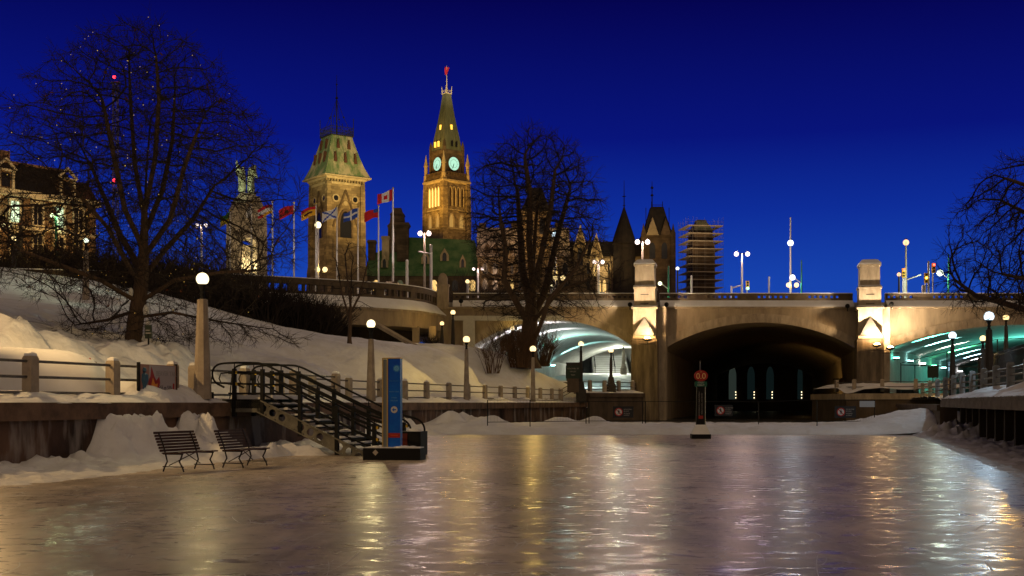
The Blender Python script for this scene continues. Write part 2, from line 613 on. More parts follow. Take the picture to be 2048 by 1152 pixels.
for a, b, n in ((at(285, 716, 44.5), at(500, 662, 60), 26), (at(440, 712, 50), at(640, 742, 58), 20), (at(120, 668, 46), at(20, 610, 58), 20), (at(360, 700, 47), at(420, 690, 53), 9)):
    for i in range(n):
        f = i / (n - 1)
        TRACKS.append((a.x + (b.x - a.x) * f + 0.9 * math.sin(f * 4) + (0.16 if i % 2 else -0.16), a.y + (b.y - a.y) * f))
def bank_noise(x, y):
    u = wall_left(min(y, 112.9)) - x
    a = 0.10 + 0.26 * smooth(3, 5, u) * (1 - smooth(9, 14, u)) * (1 - smooth(50, 62, y))
    n = a * fbm(x, y, 1.3, 0.55) + (0.03 + 0.20 * smooth(3, 5, u) * (1 - smooth(8, 11, u)) * (1 - smooth(50, 62, y))) * fbm(x, y, 4.0, 2.2)
    # ploughed ridge along the upper edge of the walk
    n += 0.6 * math.exp(-((u - 6.3) / 1.0) ** 2) * (1 - smooth(44, 54, y)) * (0.7 + 0.6 * fbm(x, y, 9, 0.8))
    n += 0.05 * fbm(x, y, 6.0, 4.0) * (1 - smooth(70, 95, y)) * (0.4 + 0.9 * smooth(0.35, 0.6, 0.5 + 0.5 * fbm(x, y, 8, 0.25)))
    w = 1 - smooth(75, 100, y)
    n += w * (0.09 * fbm(x, y, 12, 1.1) + 0.05 * fbm(x, y, 15, 2.7))
    if 43 < y < 62:
        for tx, ty in TRACKS:
            d2 = (x - tx) ** 2 + (y - ty) ** 2
            if d2 < 0.5:
                n -= 0.16 * math.exp(-d2 / 0.045) - 0.05 * math.exp(-((d2 ** 0.5 - 0.36) / 0.12) ** 2)
    return n * smooth(0.0, 1.5, u)
rows = []
ys = list(np.concatenate([np.arange(2, 24, 2.0), np.arange(24, 42, 0.3), np.arange(42, 62, 0.2), np.arange(62, 113, 0.55), np.arange(113, 131, 1.2)]))
us = [0, 0.15, 0.4, 0.8, 1.2] + list(np.arange(1.8, 13, 0.22)) + list(np.arange(13, 16, 0.5)) + list(np.arange(16, 40, 1.0)) + list(np.arange(40, 84, 4.0))
for y in ys:
    xw = wall_left(min(y, 112.9)) - (0.25 if y < 112.9 else 0)
    rows.append([(xw - u, y, (bank_z(xw - u, y) + bank_noise(xw - u, y)) if u > 0 else 1.15) for u in us])
grid_obj("snow_slope", rows, SNOW, kind="structure")

def wall_run(name, pts, z0, z1, m, thick=0.9, coping=None, cm=None, label=None, cat="wall", bands=()):
    """a wall along plan points with a projecting coping; face on the canal side (right of the walking direction is thickness)"""
    t = thing(name, label, cat, (pts[0][0], pts[0][1], 0))
    ox, oy = pts[0]
    def strip(off_out, off_in, za, zb):
        mb = MB()
        L_, R_ = [], []
        for i, p in enumerate(pts):
            a = Vector(pts[max(i - 1, 0)]); b = Vector(pts[min(i + 1, len(pts) - 1)])
            d = (b - a).normalized()
            nrm = Vector((d.y, -d.x))
            p = Vector(p)
            L_.append(p + nrm * off_out); R_.append(p - nrm * off_in)
        n = len(pts)
        vs = []
        for q in (L_, R_):
            for zz in (za, zb):
                vs += [(v.x - ox, v.y - oy, zz) for v in q]
        # index: L lo 0..n, L hi n.., R lo 2n, R hi 3n
        fs = []
        for i in range(n - 1):
            fs += [(i, i + 1, n + i + 1, n + i), (2 * n + i + 1, 2 * n + i, 3 * n + i, 3 * n + i + 1),
                   (n + i, n + i + 1, 3 * n + i + 1, 3 * n + i), (i + 1, i, 2 * n + i, 2 * n + i + 1)]
        fs += [(0, n, 3 * n, 2 * n), (n - 1, 2 * n + n - 1, 3 * n + n - 1, n + n - 1)]
        mb.add(vs, fs)
        return mb
    strip(0.0, thick, z0, z1 - (coping or 0)).build("wall_body", m, t)
    if coping:
        strip(0.14, thick + 0.02, z1 - coping, z1).build("coping", cm or m, t)
    return t
def dense(f, y0, y1, step):
    n = max(2, int((y1 - y0) / step) + 1)
    return [(f(y0 + (y1 - y0) * i / (n - 1)), y0 + (y1 - y0) * i / (n - 1)) for i in range(n)]
def rev(p): return list(reversed(p))
COPE = mat("coping_stone", (0.20, 0.125, 0.08), 0.8, (0.075, 0.048, 0.033), scale=1.4, bump=0.02, bscale=5, world=True)
wall_run("canal_wall", dense(wall_a, 0, 47.6, 3.0) + [(wall_a(47.6) - 3.1, 48.3)], -0.5, 1.6, WALLSTONE, 0.9, 0.42, COPE,
         "dark stained stone canal wall with frost streaks behind the two benches")
wall_run("canal_wall", dense(wall_b, 48.5, 102, 5.0) + [(6.5, 104.6)], -0.5, 1.6, WALLSTONE, 0.9, 0.4, COPE,
         "long dark canal wall beyond the black stairs, below the row of globe lamps")
QUAYST = mat("quay_stone", (0.115, 0.085, 0.06), 0.85, (0.06, 0.043, 0.03), scale=1.0, stretch=(1, 1, 0.5), bump=0.02, bscale=4, world=True)
wall_run("canal_wall", [(6.7, 104.7), (14.2, 112.4)], -0.5, 2.45, QUAYST, 0.8, 0.35, QUAYST,
         "dark quay wall stepping up to the foot of the bridge pier with the triangular ledge")

# lumpy snow lying on top of the copings
def snow_ridge(name, f, y0, y1, z, w, h, inset=0.05, step=0.25, seed=0.0, side=1, peaks=()):
    rows = []
    y = y0
    while y <= y1 + 1e-6:
        x = f(y)
        hh = h * (0.72 + 0.55 * fbm(y * 0.8, seed, 2.0, 0.6) + 0.25 * fbm(y, seed, 5.0, 2.0))
        hh += sum(ph * math.exp(-((y - py) / pr) ** 2) * (1 + 0.3 * fbm(y, 1, seed, 1.5)) for py, ph, pr in peaks)
        endf = min(1.0, (y - y0) / 0.6 + 0.05, (y1 - y) / 0.6 + 0.05)
        hh = max(0.03, hh * endf)
        row = []
        for k in range(9):
            a = k / 8
            px = x - side * (inset + (w - inset) * a) + side * 0.10 * fbm(y, k, seed, 1.3) * (1 if k < 3 else 0)
            row.append((px, y, z + hh * math.sin(PI * min(1, a * 0.62 + 0.0)) ** 0.7 if k else z - 0.02))
        rows.append(row)
        y += step
    o = grid_obj(name, rows, SNOW, kind="structure")
    return o
snow_ridge("snow_on_near_wall", wall_a, 6, 37.0, 1.6, 1.5, 0.34, inset=-0.13, seed=1, peaks=[(28.8, 0.16, 0.8), (33.6, 0.40, 0.55), (35.5, 0.30, 0.45), (34.6, 0.2, 0.4)])
snow_ridge("snow_on_near_wall", wall_a, 39.4, 47.3, 1.6, 1.4, 0.3, inset=-0.13, seed=2)
snow_ridge("snow_on_far_wall", wall_b, 48.6, 102, 1.6, 1.6, 0.42, inset=-0.13, step=0.6, seed=3)
def quay_front(y): return 6.7 + (y - 104.7) * 7.5 / 7.7
snow_ridge("snow_on_quay", quay_front, 104.7, 112.4, 2.45, 1.5, 0.25, inset=-0.13, step=0.4, seed=4)

# snow heaped on the ice along the foot of the left wall
def heap_sheet(name, f, y0, y1, width, hmax, step=0.16, seed=0, m=None, side=1, peaks=()):
    rows = []
    y = y0
    n = 40
    while y <= y1:
        x0 = f(y)
        w = width(y) if callable(width) else width
        hm = hmax(y) if callable(hmax) else hmax
        row = []
        for k in range(n + 1):
            a = k / n
            x = x0 - side * 0.1 + side * w * a
            h = hm * (1 - a) ** 1.3 * (0.75 + 0.6 * fbm(x, y, seed, 0.7)) + 0.10 * (1 - a) * fbm(x, y, seed + 3, 2.5)
            for (py, pu, ph, pr) in peaks:
                d2 = ((y - py) / pr) ** 2 + ((a * w - pu) / pr) ** 2
                h += ph * math.exp(-(d2 * 1.1) ** 1.15) * (0.85 + 0.5 * fbm(x, y, seed + 7, 1.9))
            h = min(h, 1.28 - 0.3 * a + 0.1 * fbm(x, y, 3, 2.0))
            h += (0.05 * fbm(x, y, seed + 11, 6.0) + 0.20 * fbm(x, y, seed + 13, 2.3) + 0.04 * fbm(x, y, seed + 17, 13.0)) * (0.3 + min(1.0, h))
            h = h * (1 - smooth(0.82, 1.0, a)) - 0.02 * smooth(0.8, 1.0, a)
            row.append((x, y, max(h, -0.02)))
        rows.append(row)
        y += step
    return grid_obj(name, rows, m or SNOW, kind="structure")
heap_sheet("snow_heap", wall_a, 14, 46, lambda y: 3.4 - 0.9 * smooth(24, 34, y) + (1.2 if y > 36 else 0), 0.30, 0.12, 5,
           peaks=[(30.6, 0.15, 1.15, 0.6), (31.3, 0.25, 1.0, 0.7), (32.0, 0.1, 1.2, 0.5), (32.4, 0.7, 0.7, 0.9), (34.3, 0.1, 1.3, 0.5), (34.9, 0.15, 1.45, 0.55), (34.2, 0.8, 0.8, 0.9), (35.4, 2.6, 0.55, 0.9), (33.4, 1.9, 0.35, 0.9), (35.2, 3.2, 0.5, 0.7)])
heap_sheet("snow_heap", wall_b, 48.6, 60, 3.4, 0.6, 0.3, 6,
           peaks=[(56, 1.5, 0.4, 1.2), (58.5, 0.8, 0.6, 0.7), (59.4, 1.5, 0.35, 0.8)])

# bank of snow closing off the skateway in front of the bridge
rows = []
y = 59.2
for i in range(50):
    yy = 59.0 + i * 0.22
    row = []
    for k in range(150):
        x = -7.5 + k * 0.235
        s_ = (yy - 59.0) / 10.8
        h = 0.40 * smooth(0.0, 0.13, s_) + 0.12 * s_
        h *= 0.9 + 0.16 * fbm(x, yy, 3, 0.35)
        h += 0.07 * fbm(x, yy, 1, 1.6) * smooth(0, 0.1, s_) + 0.04 * fbm(x, yy, 5, 5.0) * smooth(0, 0.06, s_)
        h += 0.85 * math.exp(-((x + 2.9) / 1.3) ** 2 - ((yy - 61.5) / 1.1) ** 2) * (0.8 + 0.6 * fbm(x, yy, 8, 1.4))
        h += 0.55 * math.exp(-((x + 1.0) / 0.8) ** 2 - ((yy - 62.5) / 1.2) ** 2) * (0.8 + 0.8 * fbm(x, yy, 9, 1.4))
        h += 0.40 * math.exp(-((x - 2.6) / 0.8) ** 2 - ((yy - 66) / 1.4) ** 2)
        h += 0.9 * math.exp(-((x - 22.3) / 3.0) ** 2 - ((yy - 64) / 4.5) ** 2)
        h += 0.45 * math.exp(-((x - 4.6) / 0.7) ** 2 - ((yy - 66.5) / 1.0) ** 2)
        h *= 1 - smooth(0.93, 1.0, s_)
        row.append((x, yy + 0.35 * fbm(x, 0, 2, 0.5) * (1 - s_), max(-0.05, h - 0.03)))
    rows.append(row)
grid_obj("snow_bank", rows, SNOW, kind="structure")

# right wall: overhanging slab with dark bays under it, snow on top, dirty slush along the ice
tr = thing("canal_wall", "concrete slab canal wall with dark bays under its overhang, ending at the snow mound", "wall", (0, 0, 0))
def slab(off0, off1, z0, z1, y0=2.0, y1=58.0, n=24):
    mb = MB()
    for i in range(n):
        ya, yb = y0 + (y1 - y0) * i / n, y0 + (y1 - y0) * (i + 1) / n
        ga = 0.0 if i == n - 1 else 0.012
        xa, xb = wall_right(ya), wall_right(yb)
        mb.add([(xa + off0, ya, z0), (xb + off0, yb - ga, z0), (xb + off1, yb - ga, z0), (xa + off1, ya, z0),
                (xa + off0, ya, z1), (xb + off0, yb - ga, z1), (xb + off1, yb - ga, z1), (xa + off1, ya, z1)],
               [(0, 1, 2, 3), (7, 6, 5, 4), (0, 4, 5, 1), (1, 5, 6, 2), (2, 6, 7, 3), (3, 7, 4, 0)])
    return mb
SLABC = mat("slab_concrete", (0.17, 0.145, 0.12), 0.85, (0.09, 0.075, 0.06), scale=1.2, stretch=(1, 1, 2.5), bump=0.015, bscale=6, world=True)
DARKST = mat("shaded_recess_stone", (0.022, 0.017, 0.014), 0.9, (0.045, 0.034, 0.026), scale=2.0, stretch=(1, 1, 0.3), bump=0.03, bscale=5, world=True)  # shade of bays and recesses put into a near-black stone colour
slab(0.0, 2.2, 1.38, 1.66).build("slab", SLABC, tr)
slab(0.05, 2.0, 1.66, 1.80).build("coping", SLABC, tr)
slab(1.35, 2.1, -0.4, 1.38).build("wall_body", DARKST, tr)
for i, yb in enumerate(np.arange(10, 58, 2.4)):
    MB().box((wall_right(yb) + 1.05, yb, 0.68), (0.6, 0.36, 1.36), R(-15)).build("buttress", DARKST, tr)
snow_ridge("snow_on_slab", lambda y: wall_right(y), 4, 57.6, 1.80, 2.6, 0.42, inset=0.02, seed=11, side=-1)
heap_sheet("slush_edge", lambda y: wall_right(y) + 1.3, 8, 60, lambda y: 2.9, 0.30, 0.3, 14, SNOW_DIRTY, side=-1,
           peaks=[(53, 0.9, 0.5, 1.0), (55.5, 1.3, 0.6, 1.1), (58, 1.0, 0.5, 1.2), (50, 0.6, 0.5, 0.8)])
rows = []
for y in list(np.arange(2, 98, 1.0)) + [98.5, 104, 112, 113]:
    xr = wall_right(y) + 1.2
    rows.append([(xr + u, y, (1.82 if y < 59 else 1.5 + 0.5 * smooth(60, 80, y)) + 0.10 * fbm(xr + u, y, 2, 0.5) + 0.5 * smooth(8, 40, u)) for u in [0, 0.5, 1, 1.5, 2, 3, 4, 5, 6, 8, 10, 14, 20, 30, 45, 70]])
grid_obj("right_bank", rows, SNOW, kind="structure")
wall_run("canal_wall", rev(dense(wall_right, 58.2, 97.0, 6)), -0.5, 1.5, QUAYST, 0.8, 0.3, QUAYST,
         "low canal wall running back past the snow mound to the bridge quay")
# quay round the foot of the right pier
wall_run("quay", [(28.0, 111.5), (28.0, 100.0), (35.2, 96.5)], -0.5, 2.35, QUAYST, 0.8, 0.5, CONC_TRIM,
         "stone quay with thick snowy coping at the foot of the far floodlit pier", "quay")
rows = []
for i in range(12):
    y = 100.0 + i * 1.05
    rows.append([(28.1 + u, y - u * 0.48 * (1 - i / 11.5), 2.36 + 0.38 * smooth(0, 1.5, u) * (1 + 0.4 * fbm(u, y, 0, 0.6)) + 0.5 * smooth(0.4, 3.5, y - 100)) for u in np.arange(0, 9.2, 0.4)])
grid_obj("snow_on_quay", rows, SNOW, kind="structure")
# ------------------------------------------------------------------ the bridge
FY = 113.0
K = FY / F
bridge = thing("bridge", "long concrete bridge of shallow arches with snowy ledge, dark pierced parapet and floodlit piers", "bridge", (0, FY, 0))
def arch_curve(x0, x1, zs, zc, n=40):
    """segmental arch through both springings and the crown"""
    w = (x1 - x0) / 2; h = zc - zs
    r = (w * w + h * h) / (2 * h)
    a = math.asin(min(1, w / r))
    xm = (x0 + x1) / 2
    return [(xm + r * math.sin(-a + 2 * a * i / n), zc - r + r * math.cos(-a + 2 * a * i / n)) for i in range(n + 1)]
ARCHES = [(-3.74, 11.4, 6.9, 9.4), (14.3, 32.6, 6.65, 9.17), (35.6, 61.0, 6.75, 8.95)]
DIRS = [0.216, 0.216, 0.50]
LENS = [60, 117, 62]
ZT = 10.5
fc = MB()
ends = [(-7.4, ARCHES[0][0])] + [(ARCHES[i][1], ARCHES[i + 1][0]) for i in range(2)] + [(ARCHES[2][1], 80.0)]
for a, b in ends:
    fc.add([(a, 0, -0.5), (b, 0, -0.5), (b, 0, ZT), (a, 0, ZT)], [(0, 1, 2, 3)])
for A in ARCHES:
    c = arch_curve(*A)
    for (xa, za), (xb, zb) in zip(c[:-1], c[1:]):
        fc.add([(xa, 0, za), (xb, 0, zb), (xb, 0, ZT), (xa, 0, ZT)], [(0, 1, 2, 3)])
fc.build("spandrel_wall", CONC, bridge)
for A, dx, ln in zip(ARCHES, DIRS, LENS):
    c = arch_curve(*A)
    ring = MB()
    w = 0.82
    outer = []
    for i, (x, z) in enumerate(c):
        p, q = c[max(i - 1, 0)], c[min(i + 1, len(c) - 1)]
        t = Vector((q[0] - p[0], q[1] - p[1])).normalized()
        outer.append((x - t.y * w, z + t.x * w))
    for i in range(len(c) - 1):
        a, b, o1, o2 = c[i], c[i + 1], outer[i], outer[i + 1]
        if i % 3 == 2:                      # open joint between the arch stones
            b = (a[0] + (b[0] - a[0]) * 0.92, a[1] + (b[1] - a[1]) * 0.92); o2 = (o1[0] + (o2[0] - o1[0]) * 0.92, o1[1] + (o2[1] - o1[1]) * 0.92)
        ring.add([(a[0], -0.1, a[1]), (b[0], -0.1, b[1]), (o2[0], -0.1, o2[1]), (o1[0], -0.1, o1[1]),
                  (a[0], 0.05, a[1]), (b[0], 0.05, b[1]), (o2[0], -0.005, o2[1]), (o1[0], -0.005, o1[1])],
                 [(0, 1, 2, 3), (3, 2, 6, 7), (1, 0, 4, 5)])
    ring.build("arch_ring", CONC_TRIM, bridge)
    v = MB()
    prof = [(A[0], -0.5), (A[0], 2.0)] + c + [(A[1], 2.0), (A[1], -0.5)]
    nseg = 12
    pts = [[(x + dx * ln * s / nseg, 0.06 + ln * s / nseg, z) for x, z in prof] for s in range(nseg + 1)]
    v.v = [p for r in pts for p in r]
    kk = len(prof)
    v.f = [(s * kk + j, s * kk + j + 1, (s + 1) * kk + j + 1, (s + 1) * kk + j) for s in range(nseg) for j in range(kk - 1)]
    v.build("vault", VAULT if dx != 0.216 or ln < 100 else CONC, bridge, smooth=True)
# ledge with its slope of snow, cornice and parapet between the piers
cor = MB(); cor.bz(-7.4, 80, -0.35, 0.0, ZT, ZT + 0.14); cor.build("cornice", CONC_TRIM, bridge)
SPANS = [(-5.6, 11.7), (14.0, 32.3), (35.4, 80.0)]
for a, b in SPANS:
    rows = []
    n = int((b - a) / 0.5)
    for i in range(n + 1):
        x = a + (b - a) * i / n
        rows.append([(x, -0.42 - 0.02 * fbm(x, 1, 1, 2), ZT + 0.14), (x, -0.38, ZT + 0.2 + 0.03 * fbm(x, 0, 0, 1.3)), (x, -0.1, ZT + 0.47 + 0.03 * fbm(x, 3, 0, 1.0)), (x, 0.22, ZT + 0.80)])
    grid_obj("snow_ledge", rows, SNOW_SMOOTH, bridge)
    p = MB()
    p.bz(a, b, 0.2, 0.55, ZT + 0.60, ZT + 1.0)
    p.bz(a, b, 0.18, 0.57, ZT + 1.24, ZT + 1.42)
    x = a
    cnt = 0
    while x < b - 0.01:
        # groups of five openings parted by longer blank panels
        if cnt % 6 == 5:
            x2 = min(b, x + 1.9)
        else:
            x2 = min(b, x + 0.22)
        p.bz(x, x2, 0.22, 0.53, ZT + 1.0, ZT + 1.24)
        x = x2 + 0.30
        cnt += 1
    p.build("parapet", PARAPET, bridge)
    s = MB(); s.bz(a + 0.02, b - 0.02, 0.2, 0.55, ZT + 1.42, ZT + 1.49); s.build("snow_cap", SNOW_SMOOTH, bridge)
# deck
dk = MB(); dk.bz(-7, 80, 0.56, 70, ZT + 0.3, ZT + 0.62); dk.build("deck", SNOW_DIRTY, bridge)
# blind end of the middle vault with its tall arched openings
ew = thing("end_wall", "dark wall with tall dim arched windows far inside the middle vault", "wall", (0, FY + 116, 0))
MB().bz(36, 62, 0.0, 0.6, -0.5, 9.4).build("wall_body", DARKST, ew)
GLIMMER = emit("dim_teal_light", (0.55, 0.75, 0.62), 0.035, sample=False)
GLIMMER2 = emit("dim_blue_light", (0.30, 0.60, 0.60), 0.012, sample=False)
for i, px in enumerate((1465, 1502, 1540, 1600)):
    x = xat(px, FY + 116)
    w = 0.72 if i < 3 else 0.5
    c = [(x - w, 2.2), (x + w, 2.2)] + [(x + w * math.cos(a), 6.6 + 1.9 * math.sin(a)) for a in np.linspace(0, PI, 12)]
    MB().prism(c, -0.06, 0.0).build("window", GLIMMER if i == 0 else GLIMMER2, ew)
LITEYE = emit("warm_pin_light", (1.0, 0.8, 0.45), 3.0, sample=False)
for i, px in enumerate((1472, 1509, 1545, 1604)):
    x = xat(px, FY + 115.5)
    m_ = MB()
    for z in (2.5, 3.1, 3.6):
        m_.box((x, -0.2, z), (0.16, 0.1, 0.2))
    m_.build("lantern", LITEYE, ew)

# piers
FLOODCOL = (1.0, 0.80, 0.55)
FLOODLENS = emit("floodlight_lens", (1.0, 0.58, 0.22), 420)
def pier(x, y, label):
    e = bpy.data.objects.new("pier", None); COL.objects.link(e)
    e.parent = bridge
    e.location = (x, y - FY, 0)
    e.rotation_euler = (0, 0, -R(11))
    m = MB()
    m.sq([(1.30, -0.5), (1.22, 2.4), (1.20, 7.4), (1.12, 7.5)], ay=1.15)
    m.build("pier_shaft", mat("stained_shaded_pier_stone", (0.075, 0.056, 0.038), 0.85, (0.20, 0.155, 0.105), scale=1.3, stretch=(1.5, 1.5, 0.2), detail=9, bump=0.012, bscale=6, lo=0.4, hi=0.68), e)  # streaky stains, whole tone darkened to carry the shaft's unlit look
    m = MB()
    m.sq([(1.06, 7.5), (1.06, 10.25)], ay=1.1)
    m.bz(1.07, 1.9, 0.2, 2.0, -0.5, 10.5)
    m.sq([(1.22, 10.25), (1.22, 10.42), (1.08, 10.50)], ay=1.1)
    m.sq([(0.98, 10.5), (0.98, 12.15)], ay=1.1)
    m.sq([(1.06, 12.15), (1.06, 12.3), (0.92, 12.4)], ay=1.1)
    m.sq([(0.90, 12.4), (0.88, 14.25)], ay=1.1)
    m.sq([(0.98, 14.25), (0.98, 14.42)], ay=1.1)
    # sunk panels
    m.build("pier_block", CONC_TRIM, e)
    m = MB()
    for z in (11.6, 10.75):
        MB().box((0.0, -1.085, z), (0.75, 0.02, 0.07)).build("slot", DARKST, e)
    # snow-covered pyramid ledge (cutwater) and snow on the tops
    m = MB()
    m.add([(-1.0, -1.9, 7.75), (1.0, -1.9, 7.75), (1.0, -1.18, 7.75), (-1.0, -1.18, 7.75), (0, -1.2, 9.55)], [(0, 1, 4), (1, 2, 4), (2, 3, 4), (3, 0, 4), (3, 2, 1, 0)])
    m.build("cutwater", mat("shade_darkened_stone", (0.10, 0.085, 0.07), 0.8, (0.16, 0.14, 0.12), scale=3), e)  # ledge's shade put into the colour: dark stone though the floodlight reaches it
    MB().sq([(1.0, 14.42), (0.98, 14.55), (0.72, 14.86), (0.5, 14.92)], ay=1.1).build("snow_cap", SNOW_SMOOTH, e)
    MB().sq([(1.04, 12.40), (0.98, 12.47), (0.95, 12.48)], ay=1.1).build("snow_cap", SNOW_SMOOTH, e)
    MB().sq([(1.20, 10.50), (1.14, 10.57), (1.0, 10.58)], ay=1.1).build("snow_cap", SNOW_SMOOTH, e)
    return e
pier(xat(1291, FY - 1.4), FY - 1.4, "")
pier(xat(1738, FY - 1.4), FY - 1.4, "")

def flood(x, y, z, aim, label, power, cone=95):
    t = thing("floodlight", label, "floodlight", (x, y, z), 0, "floodlights on the bridge piers")
    b = MB(); b.bar((0, 0.9, -0.25), (0, -0.2, -0.25), 0.05); b.bar((0, -0.1, -0.25), (0, -0.1, 0.0), 0.04); b.box((0, -0.15, -0.3), (1.6, 0.2, 0.06)); b.build("bracket", IRON, t)
    h = MB(); h.lathe([(0.2, -0.02), (0.40, 0.10), (0.42, 0.20), (0.38, 0.20), (0.36, 0.178)], (0, -0.1, 0), 12); h.build("housing", IRON, t)
    MB().sphere((0, -0.1, 0.181), 0.27, 12, 6, 0.7, cut=0.0).build("lens", FLOODLENS, t)
    lamp('SPOT', (0, -0.1, 0.45), power * 0.22, (1.0, 0.72, 0.40), t, cone=168, blend=0.5, radius=0.12).rotation_euler = Vector((0, 0.25, 1)).to_track_quat('-Z', 'Y').to_euler()
    lamp('SPOT', (0, -0.08, 0.42), power, FLOODCOL, t, aim=None, cone=cone, blend=0.7, radius=0.15).rotation_euler = (Vector(aim)).to_track_quat('-Z', 'Y').to_euler()
flood(xat(1294, 109.2), 109.0, zat(682, 109.2), (0, 0.34, 1), "bright floodlight under the triangular snow ledge of the pier beside the globe lamps", 5200, 110)
flood(xat(1752, 109.2), 109.0, zat(694, 109.2), (0.05, 0.34, 1), "bright floodlight on the pier next to the teal lit arch", 6500, 120)
def box_speaker(px, py, label):
    t = thing("floodlight", label, "floodlight", (xat(px, 112.3), 112.3, zat(py, 112.3)), random.uniform(-0.6, 0.6), "small dark floodlights on the snowy ledge")
    MB().sphere((0, 0, 0), 0.22, 10, 7).build("housing", BLACK, t)
    m = MB(); m.bar((0, 0, -0.5), (0, 0, 0), 0.05); m.build("bracket", IRON, t)
flood(xat(1778, 110.5), 110.2, zat(700, 110.5), (0.42, 0.30, 0.8), "second floodlight past the far pier lighting the wall over the teal arch", 3600, 105)
box_speaker(1260, 609, "small round dark floodlight on the snowy ledge before the near pier")
box_speaker(1333, 609, "small round dark floodlight on the snowy ledge past the near pier")
box_speaker(1695, 612, "small dark floodlight on the snowy ledge next to the far pier")
box_speaker(1783, 608, "snow-topped floodlight on the ledge above the teal lit arch")
box_speaker(922, 602, "small dark floodlight on the snowy ledge next to the rounded overlook")

# vault lights
def vault_light(x, y, z, aim, col, power, label, cone=34, lens=(0.5, 0.25, 0.12), L=25):
    t = thing("wall_light", label, "wall light", (x, y, z), 0, "tube lights under the arches")
    m = MB(); m.box((0, 0, -0.12), (0.5, 0.3, 0.14)); m.bar((-0.4, 0, -0.2), (0.1, 0, -0.14), 0.04); m.build("housing", IRON, t)
    key = "vault_lens_%d_%d_%d" % tuple(int(c * 100) for c in col)
    MB().box((0, 0, 0), lens).build("lens", emit(key, col, L), t)
    lamp('SPOT', (0.05, 0, 0.12), power, col, t, cone=cone, blend=0.8, radius=0.06).rotation_euler = Vector(aim).to_track_quat('-Z', 'Y').to_euler()
WHITEP = (1.0, 0.93, 0.95); TEAL = (0.14, 1.0, 0.74); GREEN = (0.15, 1.0, 0.42); BLUEW = (0.45, 0.75, 1.0); CYAN = (0.42, 1.0, 0.95)
x0 = ARCHES[0][0]
for s, col, pw, lb in ((3, WHITEP, 4800, "white wall light nearest the mouth of the vault behind the bushes"),
                       (13, WHITEP, 4200, "second white wall light inside the vault behind the thick tree"),
                       (24, TEAL, 2400, "teal wall light deep in the vault behind the tree"),
                       (40, CYAN, 1500, "pale cyan wall light at the far end of the vault by the stairs")):
    vault_light(x0 + 0.216 * s + 0.35, FY + s, 6.35, (0.95, 0.0, 0.72), col, pw * 5, lb, cone=40)
lamp('POINT', (x0 + 0.216 * 20 + 6, FY + 22, 6.4), 900, (0.75, 1.0, 0.92), radius=0.5)  # unseen fill lamp added to brighten the vault
x0 = ARCHES[2][0]
cols = [TEAL, CYAN, (1.0, 0.95, 0.85), GREEN, CYAN, BLUEW, WHITEP]
lbs = ["teal wall light nearest the floodlit pier in the far-bank arch", "pale cyan second wall light of the teal arch", "warm white third wall light of the teal arch",
       "green wall light in the middle of the teal arch", "cyan fifth wall light of the teal arch", "bluish sixth wall light of the teal arch", "white wall light deepest in the teal arch"]
for i, (col, lb) in enumerate(zip(cols, lbs)):
    s = 2 + 8.2 * i
    vault_light(x0 + 0.50 * s + 0.4, FY + s, 5.9, (0.95, -0.10, 0.66), col, 95000, lb, cone=22)
lamp('POINT', (x0 + 22, FY + 20, 5.4), 1900, (0.16, 1.0, 0.78), radius=0.5)  # added teal fill without a fixture, lifts the whole arch
# warm lamp low inside the middle vault
lamp('SPOT', (30.0, 128.0, 1.0), 5200, (1.0, 0.58, 0.16), aim=(41.0, 149.0, 3.2), cone=50, blend=0.9, radius=0.2)

# ------------------------------------------------------------------ overlook plaza on the left
OV = [(-60, 88), (-48, 90), (-36, 93), (-23.8, 95.6), (-19, 98.2), (-13.75, 101.4), (-10.4, 103.8), (-8.3, 106.2), (-7.0, 109), (-6.4, 112.6)]
def resample(p, step):
    p = [Vector(q) for q in p]
    out = [p[0].copy()]
    for a, b in zip(p[:-1], p[1:]):
        n = max(1, int((b - a).length / step))
        for i in range(1, n + 1):
            out.append(a + (b - a) * i / n)
    return out
def smooth_poly(p, it=2):
    for _ in range(it):
        q = [p[0]]
        for a, b in zip(p[:-1], p[1:]):
            a, b = Vector(a), Vector(b)
            q += [tuple(a * 0.75 + b * 0.25), tuple(a * 0.25 + b * 0.75)]
        q.append(p[-1]); p = q
    return p
OVS = smooth_poly(OV)
ovl = wall_run("overlook", OVS, 8.25, 9.75, CONC, 0.5, 0.18, CONC_TRIM, "curved concrete overlook with snowy ledge and dark balustrade, raised above the slope", "overlook")
def normals(p):
    out = []
    for i in range(len(p)):
        a = Vector(p[max(i - 1, 0)]); b = Vector(p[min(i + 1, len(p) - 1)])
        d = (b - a).normalized()
        out.append(Vector((d.y, -d.x)))
    return out
PV = resample(OVS, 0.6)
NV = normals(PV)
ox, oy = OVS[0]
rows = []
for p, nn in zip(PV, NV):
    rows.append([(p.x + nn.x * o - ox, p.y + nn.y * o - oy, z + 0.03 * fbm(p.x, p.y, o, 1.0)) for o, z in ((0.22, 9.74), (0.20, 9.86), (-0.25, 10.25), (-0.75, 10.75))])
grid_obj("snow_ledge", rows, SNOW_SMOOTH, ovl)
bal = MB()
